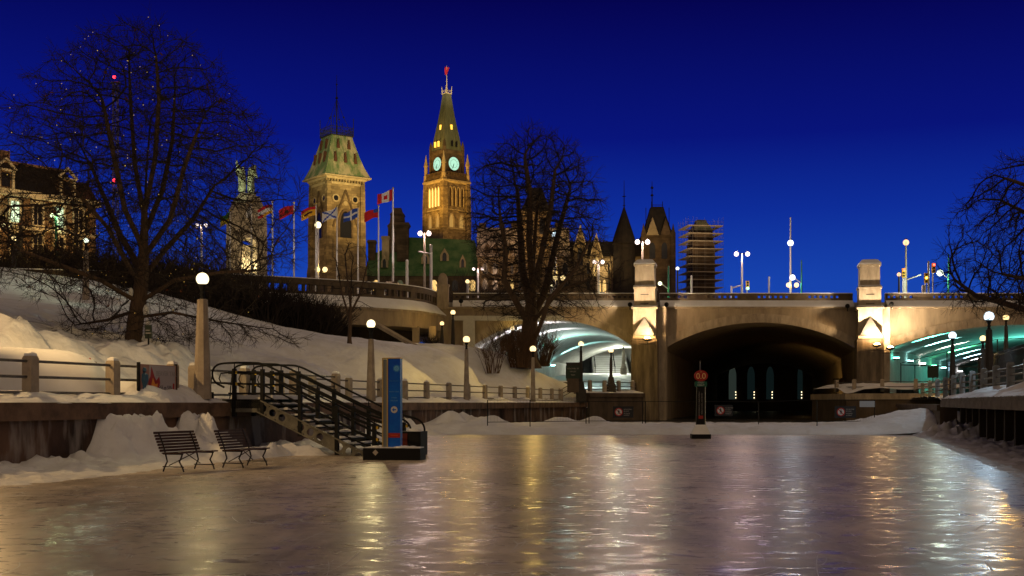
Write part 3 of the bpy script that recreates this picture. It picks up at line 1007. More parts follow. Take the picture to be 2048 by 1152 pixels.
def seg_band(mb, pts, nrm, o0, o1, z0, z1):
    for i in range(len(pts) - 1):
        a, b, na, nb = pts[i], pts[i + 1], nrm[i], nrm[i + 1]
        q = []
        for z in (z0, z1):
            q += [(a.x + na.x * o0 - ox, a.y + na.y * o0 - oy, z), (b.x + nb.x * o0 - ox, b.y + nb.y * o0 - oy, z),
                  (b.x + nb.x * o1 - ox, b.y + nb.y * o1 - oy, z), (a.x + na.x * o1 - ox, a.y + na.y * o1 - oy, z)]
        mb.add(q, [(0, 1, 5, 4), (2, 3, 7, 6), (4, 5, 6, 7), (1, 0, 3, 2), (3, 0, 4, 7), (1, 2, 6, 5)])
seg_band(bal, PV, NV, -0.72, -1.1, 10.6, 10.95)
seg_band(bal, PV, NV, -0.68, -1.14, 11.5, 12.0)
k = 0
PB = resample(OVS, 0.21)
NB = normals(PB)
for i, (p, nn) in enumerate(zip(PB, NB)):
    blk = (i // 3) % 6
    if blk == 5 or i % 3 == 0:
        bal.box((p.x - nn.x * 0.9 - ox, p.y - nn.y * 0.9 - oy, 11.22), (0.23, 0.3, 0.56), math.atan2(nn.x, -nn.y))
bal.build("balustrade", PARAPET, ovl)
sc_ = MB(); seg_band(sc_, PV, NV, -0.70, -1.12, 12.0, 12.07); sc_.build("snow_cap", SNOW_SMOOTH, ovl)
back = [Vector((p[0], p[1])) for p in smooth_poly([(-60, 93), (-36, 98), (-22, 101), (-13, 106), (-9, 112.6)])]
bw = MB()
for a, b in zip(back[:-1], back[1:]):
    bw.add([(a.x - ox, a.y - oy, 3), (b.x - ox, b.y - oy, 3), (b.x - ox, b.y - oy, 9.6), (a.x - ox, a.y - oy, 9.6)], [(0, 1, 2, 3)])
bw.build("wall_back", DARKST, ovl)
so_ = MB()
pf = [p - n_ * 0.5 for p, n_ in zip(PV, NV)]
m_ = len(pf)
for i in range(m_ - 1):
    a, b = pf[i], pf[i + 1]
    so_.add([(a.x - ox, a.y - oy, 8.3), (b.x - ox, b.y - oy, 8.3), (b.x - ox - 1, b.y - oy + 14, 8.3), (a.x - ox - 1, a.y - oy + 14, 8.3)], [(0, 1, 2, 3)])
so_.build("soffit", CONC, ovl)
for px in (832, 865):
    MB().box((xat(px, 106.5) - ox, 106.5 - oy, 6.4), (0.62, 0.62, 4.0)).build("column", CONC, ovl)
br_ = MB(); br_.tube([Vector(at(738, 640, 100)) - Vector((ox, oy, 0)), Vector(at(838, 697, 101)) - Vector((ox, oy, 0))], 0.22, 4)
br_.build("stair_rail", CONC_TRIM, ovl)
# rounded stone at the joint of overlook and bridge
ps = thing("bollard_pedestal", "round-topped stone pedestal where the overlook meets the bridge", "pedestal", (xat(886, 113.2), 113.2, 10.4))
MB().bz(-0.55, 0.55, -0.5, 0.5, 0, 2.2).sq([(0.62, 2.2), (0.62, 2.35)]).build("base", CONC_TRIM, ps)
c = [(-0.42, 2.35), (0.42, 2.35), (0.42, 2.9)] + [(0.42 * math.cos(a), 2.9 + 0.55 * math.sin(a)) for a in np.linspace(0.2, PI - 0.2, 9)] + [(-0.42, 2.9)]
MB().prism(c, -0.4, 0.4).build("head_stone", CONC_TRIM, ps)
cw = thing("abutment", "pale concrete abutment pillar at the mouth of the bright vault", "abutment", (xat(938, 112.4), 112.4, 0))
MB().bz(-0.55, 0.55, -0.3, 0.4, 3, 9.3).bz(-1.6, 9.0, -0.25, 0.3, 9.3, 9.75).build("pillar", VAULT, cw)
# plaza / hill behind
pl = MB()
pl.add([(-140, 92, 11.0), (-60, 92.5, 11.0), (-36, 94.5, 11.0), (-24, 97, 11.0), (-13.5, 103, 11.0), (-7.6, 112.7, 11.0), (-7.2, 130, 11.0), (-140, 130, 11.0)], [(0, 1, 2, 3, 4, 5, 6, 7)])
pl.build("plaza", SNOW_DIRTY, kind="structure")
rows = []
for y in (130, 150, 180, 230, 300, 400, 520, 700):
    rows.append([(x * (1 + (y - 130) / 200), y, 11.0 + min(26, max(0, y - 150) * 0.075)) for x in (-140, -90, -50, -20, 0, 20, 40, 80)])
grid_obj("hill", rows, SNOW_DIRTY, kind="structure")

# beyond the left vault: landing, broad stairs, plinth with lamp, low walls
st_ = thing("stone_stairs", "broad snowy stone stairs seen through the far end of the bright vault", "stairs", (xat(1222, 176), 176, 3.5))
for i in range(9):
    MB().bz(-2.6, 2.6, i * 0.55, 8.5, (2.3 + i * 0.33) if i else 1.0, 2.3 + (i + 1) * 0.33).build("step", VAULT, st_)
    if i < 8:
        MB().bz(-2.4, 2.4, i * 0.55 + 0.02, i * 0.55 + 0.36, 2.3 + (i + 1) * 0.33, 2.3 + (i + 1) * 0.33 + 0.08).build("snow_cap", SNOW_SMOOTH, st_)
hr = MB()
for x in (-2.3, 0.6):
    hr.bar((x, -0.3, 3.3), (x, 4.6, 6.2), 0.05)
    for j in range(4):
        hr.bar((x, j * 1.4, 2.4 + j * 0.8), (x, j * 1.4, 3.45 + j * 0.83), 0.04)
hr.build("handrail", IRON, st_)
bk = thing("retaining_wall", "pale lit retaining wall with stepped top closing the view through the bright vault", "wall", (xat(1215, 186), 186, 0))
MB().bz(-24, 9.5, 0, 0.8, 0, 11.5).bz(-4, 2.5, -0.8, -0.01, 5.5, 7.4).bz(4.2, 6.0, -2.2, -0.9, 0, 9.4).build("wall_body", VAULT, bk)
lamp('POINT', (xat(1230, 172), 168, 9.0), 2600, (0.95, 1.0, 0.80), radius=0.4)  # added lamp, no fixture, lightens the stairs and wall beyond
rows = []
for y in np.arange(113.3, 188, 2.5):
    xa = -3.6 + 0.216 * (y - 113)
    rows.append([(xa + u, y, 2.4 + 3.4 * smooth(113, 176, y) + 0.12 * fbm(xa + u, y, 3, 0.4) + 2.2 * max(0, 1 - u / 5.0) * (1 - smooth(113, 128, y))) for u in np.arange(0, 15.2, 1.0)])
grid_obj("path_under_arch", rows, SNOW, kind="structure")
rows = []
for y in np.arange(113.3, 178, 3):
    xa = 35.7 + 0.5 * (y - 113)
    rows.append([(xa + u, y, 2.35) for u in np.arange(0, 25, 1.5)])
grid_obj("road_under_arch", rows, mat("wet_asphalt", (0.05, 0.05, 0.05), 0.35, (0.1, 0.1, 0.1), scale=0.6, world=True), kind="structure")
rb = thing("retaining_wall", "dark retaining wall closing the far end of the teal lit arch", "wall", (86, 178, 0), 0)
MB().bz(-26, 30, 0, 0.8, 0, 10.6).build("wall_body", VAULT, rb)
lw = thing("low_wall", "low snow-topped stone wall beside the path into the bright vault", "wall", (xat(1120, 112), 111.5, 2.0))
MB().bz(-3.6, 1.0, 0, 0.5, 0.3, 1.5).build("wall_body", QUAYST, lw)
MB().bz(-3.58, 0.98, 0.02, 0.48, 1.5, 1.62).build("snow_cap", SNOW_SMOOTH, lw)
# ------------------------------------------------------------------ lamps
WARM = (1.0, 0.66, 0.16); AMBER = (1.0, 0.55, 0.09); CREAM = (1.0, 0.80, 0.36); WHITE = (0.92, 0.97, 1.0); BLUE = (0.62, 0.84, 1.0); PINK = (1.0, 0.72, 0.62); ORANGE = (1.0, 0.42, 0.07); LIME = (0.80, 1.0, 0.45); PALEG = (0.85, 1.0, 0.72)
DARKPOST = mat("dark_lamp_post", (0.045, 0.038, 0.032), 0.7, (0.03, 0.025, 0.02), scale=4)
GREENPOLE = mat("green_pole", (0.02, 0.16, 0.09), 0.5)
def gl(col, s):
    """frosted glass: glows in its lamp's colour and lets half the light of the bulb inside through"""
    key = "globe_glass_%d_%d_%d_%d" % (int(col[0] * 100), int(col[1] * 100), int(col[2] * 100), int(s * 10))
    if key in MATS:
        return MATS[key]
    m = bpy.data.materials.new(key); m.use_nodes = True
    N, L = m.node_tree.nodes, m.node_tree.links
    N.clear()
    o = N.new("ShaderNodeOutputMaterial"); mx = N.new("ShaderNodeMixShader"); e = N.new("ShaderNodeEmission"); t = N.new("ShaderNodeBsdfTransparent")
    e.inputs[0].default_value = (*[0.25 + 0.75 * c if False else c for c in col], 1); e.inputs[1].default_value = s
    mx.inputs[0].default_value = 0.5
    L.new(t.outputs[0], mx.inputs[1]); L.new(e.outputs[0], mx.inputs[2]); L.new(mx.outputs[0], o.inputs[0])
    m.cycles.emission_sampling = 'NONE'
    MATS[key] = m
    return m
def bulb(parent, loc, col, power):
    return lamp('POINT', loc, power, col, parent, radius=0.06, name="bulb")
def tint(c):            # what the glass looks like: paler than the light it throws
    return tuple(0.18 + 0.82 * x for x in c)
def globe_lamp(px, pyg, D, zbase, label, col=WARM, s=45, r=0.22, dark=False, group="globe lamps along the skateway walk", extra=0.0, plinth=False, w=1.0):
    """tapered post, black collar, three-quarter globe"""
    x = xat(px, D); zg = zat(pyg, D)
    h = zg - zbase
    t = thing("globe_lamp", label, "lamp post", (x, D, zbase), 0, group)
    pm = DARKPOST if dark else POSTC
    hp = h - 0.62
    MB().lathe([(0.20 * w, 0), (0.19 * w, 0.4), (0.115 * w, hp), (0.09 * w, hp + 0.02)], n=8, rot=PI / 8).build("post", pm, t)
    MB().lathe([(0.075, hp), (0.085, hp + 0.06), (0.06, hp + 0.12), (0.085, hp + 0.18), (0.06, hp + 0.26), (0.10, hp + 0.36), (0.15, h - 0.16)], n=10).build("collar", BLACK, t)
    MB().sphere((0, 0, h), r * 0.84, 16, 10, cut=-0.72).build("globe", gl(tint(col), 3.0), t, smooth=True)
    bulb(t, (0, 0, h), col, s * 9.0)
    if plinth:
        MB().sq([(0.42, -0.3), (0.42, 0.75), (0.30, 0.95), (0.22, 1.5)]).build("base", pm, t)
    if extra:
        lamp('POINT', (0, 0, h + r + 0.12), extra, col, t, radius=0.12)
    return t
globe_lamp(405, 558, 35.6, 1.7, "tallest tapered concrete lamp with a big cream globe beside the fence sign", CREAM, 55, 0.225, w=1.35)
globe_lamp(742, 648, 48.0, 1.65, "concrete globe lamp rising behind the black stairs next to the blue pylon", CREAM, 60, 0.21)
globe_lamp(933, 679, 73.0, 1.65, "concrete globe lamp in the canal fence between the blue pylon and the leafless bushes", WARM, 80, 0.25)
globe_lamp(1066, 698, 86.0, 1.65, "concrete globe lamp in front of the thick bare tree by the canal fence", WARM, 80, 0.27)
globe_lamp(906, 625, 104.0, zat(697, 104), "small yellow globe lamp touching the rounded end of the overlook", WARM, 22, 0.25, dark=True)
globe_lamp(884, 647, 105.5, zat(697, 105.5), "dim amber globe lamp in front of the dark void below the overlook", AMBER, 8, 0.22, dark=True)
globe_lamp(1025, 657, 112.0, zat(722, 112), "dark ornate lamp with a dull globe before the bright vault", WARM, 7, 0.24, dark=True, plinth=True)
globe_lamp(1162, 688, 103.5, 1.9, "dark globe lamp at the corner of the quay fence beside the park notice board", WARM, 50, 0.27, dark=True, plinth=True)
globe_lamp(1222, 701, 108.0, 2.4, "globe lamp in the quay fence in front of the stone stairs", WARM, 50, 0.27, dark=True, plinth=True)
globe_lamp(1247, 690, 165.0, 5.6, "far globe lamp on a pale plinth seen through the bright vault", WARM, 30, 0.36, plinth=True, w=1.6)
# two more of the row stand just outside the picture and light the ridge of snow
globe_lamp(-75, 500, 30.5, 1.7, "concrete globe lamp of the near walk just beyond the picture's edge", (1.0, 0.62, 0.24), 260, 0.225, w=1.35)
# far bank
globe_lamp(1978, 633, 55.0, 1.95, "tall dark lamp with the brightest blue-white globe on the far bank", BLUE, 90, 0.27, dark=True, w=1.2)
globe_lamp(1905, 671, 71.0, 1.9, "blue-white globe lamp in the fence before the teal lit arch", BLUE, 75, 0.27, dark=True)
globe_lamp(1966, 677, 76.0, 1.9, "small yellow globe lamp half hidden behind the bright blue-white lamp", WARM, 90, 0.23, dark=True)
globe_lamp(2012, 635, 84.0, 3.6, "yellow globe lamp on a stone pillar behind the iron railings on the far bank", AMBER, 170, 0.25, dark=True, plinth=True)
# slope above
globe_lamp(172, 481, 78.0, zat(600, 78), "pale globe lamp high on the snow slope behind the big tree", PALEG, 60, 0.20, group="lamps on the snow slope", w=1.2)
globe_lamp(28, 477, 92.0, zat(560, 92), "yellow globe lamp on top of the slope at the edge of the picture", WARM, 60, 0.22, dark=True, group="lamps on the snow slope")

PZ = 11.05
def street_lamp(px, py, D, label, col, s=50, heads=2, r=0.27, zb=PZ, pole=None, sep=0.55, group="street lamps on the plaza and bridge", top=0.0, globes=None, gcol=WARM):
    x = xat(px, D); h = zat(py, D) - zb
    t = thing("street_lamp", label, "street lamp", (x, D, zb), 0, group)
    m = MB()
    m.lathe([(0.16, 0), (0.14, 0.5), (0.09, h - 0.1), (0.08, h + 0.1 + top)], n=8)
    m.lathe([(0.24, 0), (0.24, 0.35), (0.15, 0.5)], n=8)
    m.build("pole", pole or STEEL, t)
    xs = (-sep, sep) if heads == 2 else (0.0,)
    for xx in xs:
        a = MB()
        if heads == 2:
            a.bar((0, 0, h), (xx * 0.6, 0, h + 0.05), 0.05)
        a.lathe([(r * 0.45, h + r * 0.88), (r * 0.4, h + r * 1.02), (0.03, h + r * 1.12)], (xx, 0, 0), 10)
        a.build("luminaire", BLACK, t)
        MB().sphere((xx, 0, h), r * 0.8, 14, 10).build("lens", gl(tint(col), 2.6 if col in (ORANGE, WARM) else 4.0), t, smooth=True)
        bulb(t, (xx, 0, h), col, s * r * r * 330)
    if globes:
        for gpx, gpy in globes:
            dx = xat(gpx, D) - x; dz = zat(gpy, D) - zb
            a = MB(); a.bar((0, 0, dz - 0.35), (dx, 0, dz - 0.32), 0.045); a.build("arm", BLACK, t)
            MB().sphere((dx, 0, dz), 0.27, 14, 10).build("globe", gl(tint(gcol), 2.6), t, smooth=True)
            bulb(t, (dx, 0, dz), gcol, 400)
    return t
street_lamp(636, 450, 124, "tall single street lamp with two yellow globes low on its post, before the green-roofed tower", CREAM, 60, 1, 0.42, globes=((635, 539), (650, 539)))
street_lamp(403, 451, 118, "pinkish twin street lamp behind the branches of the big tree", PINK, 40, 2, 0.24, sep=0.42)
street_lamp(849, 467, 124, "pinkish twin street lamp on a tan pole in front of the clock tower", PINK, 60, 2, 0.32, pole=POSTC, sep=0.45)
street_lamp(956, 538, 140, "small pinkish twin lamp beyond the parapet beside the thick tree", PINK, 40, 2, 0.22, sep=0.5)
street_lamp(935, 563, 118, "low yellow lamp just over the parapet next to the stone pedestal", WARM, 30, 1, 0.25)
street_lamp(1110, 469, 122, "blue-white street lamp among the branches with two yellow globes under it", BLUE, 55, 1, 0.42, globes=((1111, 555), (1126, 556)))
street_lamp(1103, 573, 116, "low lamp head close above the parapet under the blue-white street lamp", CREAM, 30, 1, 0.22)
street_lamp(1197, 524, 126, "twin street lamp shining through the thin twigs at the tree's edge", PINK, 50, 2, 0.27, sep=0.42)
street_lamp(1285, 484, 130, "twin street lamp standing right behind the pier with the triangular ledge", PINK, 60, 2, 0.34, sep=0.55, pole=POSTC)
street_lamp(1355, 537, 150, "small white lamp on a dark post beside the scaffolded tower", WHITE, 45, 1, 0.26, pole=IRON)
street_lamp(1484, 508, 132, "twin street lamp with purple-white glow over the middle arch, next to the scaffolded tower", PINK, 60, 2, 0.32, sep=0.62)
street_lamp(1581, 486, 134, "tall white street lamp with spike and low twin globes over the middle arch", WHITE, 62, 1, 0.42, top=2.8, globes=((1577, 570), (1593, 570)))
street_lamp(1812, 485, 130, "big orange street lamp above the floodlit far pier", ORANGE, 900, 1, 0.40, pole=POSTC)
street_lamp(1798, 549, 126, "small orange lamp on a dark post just past the far pier", ORANGE, 34, 1, 0.26, pole=IRON)
street_lamp(112, 431, 104, "green-tinted lamp in front of the mansard building", LIME, 40, 2, 0.24, sep=0.3, pole=GREENPOLE)

def arm_lamp(px, pyt, pxl, pyl, D, label, col, s, r=0.28, pole=GREENPOLE):
    """slim pole with a raking bracket arm and one lamp head"""
    x = xat(px, D); h = zat(pyt, D) - PZ
    dx = xat(pxl, D) - x; dz = zat(pyl, D) - PZ
    t = thing("street_lamp", label, "street lamp", (x, D, PZ), 0, "green poles with a lamp on a bracket")
    MB().lathe([(0.11, 0), (0.09, h * 0.7), (0.06, h)], n=8).build("pole", pole, t)
    MB().tube([(0, 0, dz - 0.6), (dx * 0.5, 0, dz - 0.25), (dx, 0, dz + 0.1)], 0.05, 6).build("arm", STEEL, t)
    MB().sphere((dx, 0, dz), r * 0.8, 14, 10).build("lens", gl(tint(col), 4.0), t, smooth=True)
    bulb(t, (dx, 0, dz), col, s * r * r * 260)
    MB().lathe([(r * 0.45, dz + r * 0.9), (r * 0.3, dz + r * 1.1)], (dx, 0, 0), 10).build("luminaire", BLACK, t)
arm_lamp(1337, 532, 1320, 567, 124, "green pole with a lime lamp on its arm behind the near pier", LIME, 36, 0.26)
arm_lamp(1603, 520, 1585, 555, 126, "green and white pole with a white lamp on its arm below the spiked street lamp", WHITE, 50, 0.36)
arm_lamp(1897, 508, 1880, 546, 126, "green pole with a pale green lamp on its arm over the teal lit arch", PALEG, 70, 0.42)

# plain poles, traffic signals
def pole(px, pyt, D, label, m=STEEL, r=0.1, box=None, cat="pole"):
    x = xat(px, D); h = zat(pyt, D) - PZ
    t = thing("pole", label, cat, (x, D, PZ))
    MB().lathe([(r, 0), (r * 0.9, h - 0.05), (r * 0.5, h)], n=8).build("shaft", m, t)
    if box:
        MB().box((box[0], -0.12, h * box[1]), box[2]).build("cabinet", WHITEPOLE, t)
    return t
pole(1383, 551, 122, "white pole with a small box in front of the scaffolded tower", WHITEPOLE, 0.10, (0.22, 0.35, (0.3, 0.2, 0.35)))
pole(1538, 553, 122, "short bare white pole over the middle arch", WHITEPOLE, 0.09)
pole(1857, 522, 124, "plain steel pole behind the traffic signals", STEEL, 0.12)
pole(1847, 570, 124, "short stubby grey post under the traffic signals", STEEL, 0.22)
pole(814, 519, 121, "short thick white pole between the flags and the twin street lamp", WHITEPOLE, 0.15)
pole(862, 489, 122.5, "steel pole with a bracket arm beside the tan lamp pole", STEEL, 0.14)
def signal(px, py, D, label, lit, col, pole_h=True, rz=0.0):
    x = xat(px, D); z = zat(py, D)
    t = thing("traffic_light", label, "traffic light", (x, D, PZ), rz)
    h = z - PZ
    YEL = mat("signal_yellow", (0.70, 0.42, 0.05), 0.5)
    MB().box((0, 0, h), (0.34, 0.28, 1.0)).build("housing", YEL, t)
    for i, dz in enumerate((0.32, 0.0, -0.32)):
        mm = emit("signal_" + lit, col, 12) if {"red": 0, "amber": 1, "green": 2}[lit] == i else BLACK
        o = MB().lathe([(0.11, 0.0), (0.11, 0.05)], n=10)
        o.v = [(v[0], -0.14 - v[2], h + dz + v[1]) for v in o.v]
        o.build("lens", mm, t)
    MB().bar((0.0, 0.2, 0), (0.0, 0.2, h + 0.5), 0.07).build("pole", STEEL, t)
    return t
signal(1495, 571, 131, "yellow traffic light showing green beside the twin street lamp", "green", (0.1, 1.0, 0.75))
signal(1807, 546, 128.5, "yellow traffic light showing red on the orange street lamp's pole", "red", (1.0, 0.05, 0.03))
signal(1867, 536, 123, "yellow traffic light showing red next to the pale green lamp", "red", (1.0, 0.05, 0.03))
signal(1852, 556, 123.6, "yellow traffic light showing amber on the steel pole", "amber", (1.0, 0.6, 0.05))
def mast_arm(px0, py0, px1, py1, D, label):
    a, b = at(px0, py0, D), at(px1, py1, D)
    t = thing("signal_arm", label, "mast arm", (a.x, D, PZ))
    MB().bar((0, 0, 0), (0, 0, a.z - PZ + 0.2), 0.09).build("pole", WHITEPOLE, t)
    MB().bar((0, 0, a.z - PZ), (b.x - a.x, 0, b.z - PZ), 0.07).build("arm", STEEL, t)
mast_arm(1463, 576, 1484, 570, 127, "white post with a slanting arm beside the twin street lamp")
mast_arm(1809, 561, 1842, 549, 127, "signal mast arm lit orange beneath the big orange lamp")
mast_arm(863, 508, 836, 503, 121.5, "bracket arm reaching from the steel pole by the flags")

# ------------------------------------------------------------------ flags
def cloth(name, col):
    return mat(name, col, 0.8)
RED = cloth("flag_red", (0.55, 0.02, 0.03)); FWHITE = cloth("flag_white", (0.75, 0.75, 0.75)); GOLD = cloth("flag_gold", (0.80, 0.42, 0.03)); FBLUE = cloth("flag_blue", (0.03, 0.08, 0.42)); FDARK = cloth("flag_dark", (0.05, 0.02, 0.02)); FGREEN = cloth("flag_green", (0.05, 0.25, 0.08)); PALEB = cloth("flag_pale_blue", (0.45, 0.55, 0.75)); FYEL = cloth("flag_yellow", (0.75, 0.6, 0.05))
def flag(px, pyt, D, label, pattern, pole_r=0.075, fw=1.5, fh=0.9, droop=0.5, lit=0.0, zb=PZ):
    x = xat(px, D); h = zat(pyt, D) - zb
    t = thing("flagpole", label, "flagpole", (x, D, zb), 0, "flagpoles along the overlook")
    MB().lathe([(pole_r * 1.15, 0), (pole_r, h * 0.5), (pole_r * 0.65, h - 0.1)], n=8).build("pole", WHITEPOLE, t)
    MB().sphere((0, 0, h), 0.10, 8, 6).build("finial", mat("gilt", (0.6, 0.45, 0.12), 0.4, metal=0.8), t)
    nu, nv = 16, 10
    mats, idx = [], []
    mb = MB()
    for j in range(nv + 1):
        for i in range(nu + 1):
            u, v = i / nu, j / nv
            xx = -fw * u * (0.93 - 0.05 * math.sin(3 * u))
            zz = h - 0.18 - fh * v - droop * u ** 1.3 + 0.07 * math.sin(7 * u + 2 * v + px)
            yy = 0.16 * u * math.sin(8.5 * u + 1.4 * v + px) - 0.02
            mb.v.append((xx, yy, zz))
    for j in range(nv):
        for i in range(nu):
            a = j * (nu + 1) + i
            mb.f.append((a, a + 1, a + nu + 2, a + nu + 1))
            m = pattern((i + 0.5) / nu, (j + 0.5) / nv)
            if m not in mats:
                mats.append(m)
            idx.append(mats.index(m))
    me = bpy.data.meshes.new("cloth")
    me.from_pydata(mb.v, [], mb.f)
    for m in mats:
        me.materials.append(m)
    me.polygons.foreach_set("material_index", idx)
    me.polygons.foreach_set("use_smooth", [True] * len(idx))
    o = bpy.data.objects.new("flag", me); COL.objects.link(o); o.parent = t
    if lit:
        lamp('SPOT', (-0.5, -2.2, 0.6), lit, (1.0, 0.88, 0.82), t, cone=38, blend=0.6, radius=0.1).rotation_euler = Vector((0.02, 0.35, 1)).to_track_quat('-Z', 'Y').to_euler()
    return t
def p_ca(u, v):
    if u < 0.27 or u > 0.73: return RED
    return RED if (abs(u - 0.5) < 0.10 and 0.25 < v < 0.72) else FWHITE
def p_redcrest(u, v): return FDARK if (0.35 < u < 0.65 and 0.35 < v < 0.7) else RED
def p_goldred(u, v): return RED if v < 0.30 else (FDARK if abs(v - 0.62) < 0.08 and 0.25 < u < 0.8 else GOLD)
def p_saltire(u, v): return FBLUE if min(abs(u - v), abs(u - (1 - v))) < 0.10 else FWHITE
def p_cross(u, v): return FWHITE if abs(u - 0.5) < 0.09 or abs(v - 0.5) < 0.12 else FBLUE
def p_stripe(u, v): return RED if v < 0.33 else (FWHITE if v < 0.66 else (GOLD if u < 0.6 else RED))
def p_red(u, v): return RED if not (u < 0.4 and v < 0.45) else FBLUE
def p_yel(u, v): return FYEL if v > 0.5 else FGREEN
flag(545, 404, 109, "white flagpole with a pale pink striped flag next to the war memorial", p_stripe, lit=420)
flag(588, 405, 110, "white flagpole with a deep red flag bearing a dark crest", p_redcrest, lit=420)
flag(632, 407, 111.5, "flagpole with a gold and red flag beside the tall single street lamp", p_goldred, lit=300, droop=0.55)
flag(674, 412, 113, "flagpole with a white flag carrying a blue saltire", p_saltire, lit=220)
flag(716, 413, 114.5, "flagpole with a blue flag carrying a white cross", p_cross, lit=220)
flag(757, 412, 117, "flagpole with a plain red flag near the tall central flag", p_red, lit=220)
flag(786, 376, 120, "tallest flagpole with the red and white maple flag on a dark plinth", p_ca, pole_r=0.1, fw=1.7, fh=1.05, lit=900)
flag(503, 405, 108, "flagpole with a limp white flag across the war memorial", lambda u, v: FWHITE, fw=0.5, lit=120)
flag(460, 420, 107, "flagpole with a small yellow and green flag behind the branches", p_yel, fw=0.9, lit=120)

# sodium street lamp on the road above, just outside the picture, whose light falls across the top of the slope
street_lamp(-45, 470, 84, "orange sodium street lamp on the road above the slope", (1.0, 0.48, 0.12), 260, 1, 0.34, zb=9.5, group="street lamps on the plaza and bridge")
# ------------------------------------------------------------------ parliament hill
STONE = masonry("ochre_stone", (0.32, 0.235, 0.13), (0.17, 0.122, 0.07), (0.10, 0.075, 0.048), scale=1.0, bw=1.5, rh=0.62, stain=0.45, bump=0.05)
STONED = masonry("brown_stone", (0.15, 0.10, 0.06), (0.095, 0.064, 0.04), (0.06, 0.043, 0.03), scale=1.0, bw=1.6, rh=0.7, stain=0.5, bump=0.05)
TRIMST = mat("pale_trim_stone", (0.40, 0.31, 0.19), 0.85, (0.27, 0.21, 0.13), scale=0.8)
COPPER = mat("green_copper", (0.115, 0.165, 0.075), 0.6, (0.36, 0.31, 0.21), scale=0.30, stretch=(1.6, 1.6, 0.4), lo=0.45, hi=0.60, detail=8, bump=0.05, bscale=1.5)
COPPERD = mat("dull_copper", (0.17, 0.165, 0.095), 0.6, (0.09, 0.095, 0.055), scale=0.4, stretch=(1, 1, 0.2), bump=0.05, bscale=1.0)
COPPERG = mat("bright_copper", (0.02, 0.08, 0.022), 0.6, (0.10, 0.16, 0.06), scale=0.35, bump=0.05, bscale=1.0)
SLATE = mat("dark_slate", (0.016, 0.013, 0.012), 0.8, (0.032, 0.024, 0.019), scale=0.8, bump=0.03, bscale=2)
SLATESNOW = mat("slate_with_snow", (0.22, 0.17, 0.13), 0.7, (0.50, 0.42, 0.36), scale=0.25, detail=8, bump=0.05, bscale=2)
LOUVRE = mat("red_louvre", (0.10, 0.035, 0.02), 0.7, (0.05, 0.02, 0.012), scale=2, stretch=(1, 1, 6))
DARKWIN = mat("dark_window", (0.008, 0.008, 0.01), 0.25, spec=0.6)
LITWIN = emit("lit_window", (1.0, 0.62, 0.20), 1.2, sample=False)
BELFRY = emit("belfry_glow", (1.0, 0.58, 0.12), 2.4, sample=False)
SPIREWIN = emit("spire_window", (1.0, 0.48, 0.05), 2.6, sample=False)
IRONB = mat("roof_iron", (0.02, 0.018, 0.025), 0.6)
I4 = Matrix.Identity(4)
FACES = [I4, Matrix.Rotation(R(-90), 4, 'Z')]
ALL4 = FACES + [Matrix.Rotation(R(90), 4, 'Z'), Matrix.Rotation(R(180), 4, 'Z')]
def parch(cx, w, z0, zs, zt, n=7):
    """pointed arch outline, counter-clockwise seen from -y"""
    pts = [(cx - w, z0), (cx + w, z0)]
    for i in range(n + 1):
        a = i / n
        pts.append((cx + w * (1 - a ** 1.7), zs + (zt - zs) * math.sin(a * PI / 2)))
    for i in range(1, n + 1):
        a = 1 - i / n
        pts.append((cx - w * (1 - a ** 1.7), zs + (zt - zs) * math.sin(a * PI / 2)))
    return pts
def ring_arch(mb, cx, w, z0, zs, zt, y0, y1, t):
    o = parch(cx, w + t, z0, zs, zt + t * 1.3); i = parch(cx, w, z0, zs, zt)
    n = len(o)
    vs = [(p[0], y0, p[1]) for p in o] + [(p[0], y0, p[1]) for p in i] + [(p[0], y1, p[1]) for p in o] + [(p[0], y1, p[1]) for p in i]
    fs = []
    for k in range(1, n):
        k2 = (k + 1) % n
        fs += [(k, k2, n + k2, n + k), (2 * n + k, 2 * n + k2, k2, k), (n + k, n + k2, 3 * n + k2, 3 * n + k)]
    mb.add(vs, fs)
def disc(mb, cx, cz, r, y0, y1, n=20):
    mb.prism([(cx + r * math.cos(2 * PI * k / n), cz + r * math.sin(2 * PI * k / n)) for k in range(n)], y0, y1)
def ringd(mb, cx, cz, r, R_, y0, y1, n=20):
    for k in range(n):
        a, b = 2 * PI * k / n, 2 * PI * (k + 1) / n
        q = [(cx + rr * math.cos(t), cz + rr * math.sin(t)) for rr, t in ((r, a), (R_, a), (R_, b), (r, b))]
        mb.prism(q, y0, y1)
FLW = (1.0, 0.72, 0.30)
def floodspot(p, aim, power, col=FLW, cone=60, blend=0.9):
    return lamp('SPOT', p, power, col, None, aim=aim, cone=cone, blend=blend, radius=0.4, name="building_floodlight")

# ---- green-roofed mansard tower
D = 285.0
tz = 20.0
def Z(py): return zat(py, D) - tz
tw = thing("mansard_tower", "ochre stone tower under a flared green copper mansard roof with iron crest and tall mast", "tower", (xat(673.5, D), D, tz), R(35))
a = 4.55
b_ = MB(); b_.sq([(a + 0.9, 0), (a + 0.75, Z(545)), (a + 0.1, Z(500)), (a, Z(480)), (a, Z(372))])
for sx, sy in ((-1, -1), (1, -1), (-1, 1), (1, 1)):
    b_.sq([(0.75, 0), (0.7, Z(470)), (0.55, Z(372))], (sx * (a - 0.15), sy * (a - 0.15), 0))
b_.build("tower_wall", STONE, tw)
c_ = MB()
c_.sq([(a + 0.15, Z(375.5)), (a + 0.25, Z(374)), (a + 0.25, Z(371))])
c_.sq([(a + 0.55, Z(366)), (a + 0.7, Z(362)), (a + 0.85, Z(360))])
c_.build("cornice", TRIMST, tw)
c_ = MB()
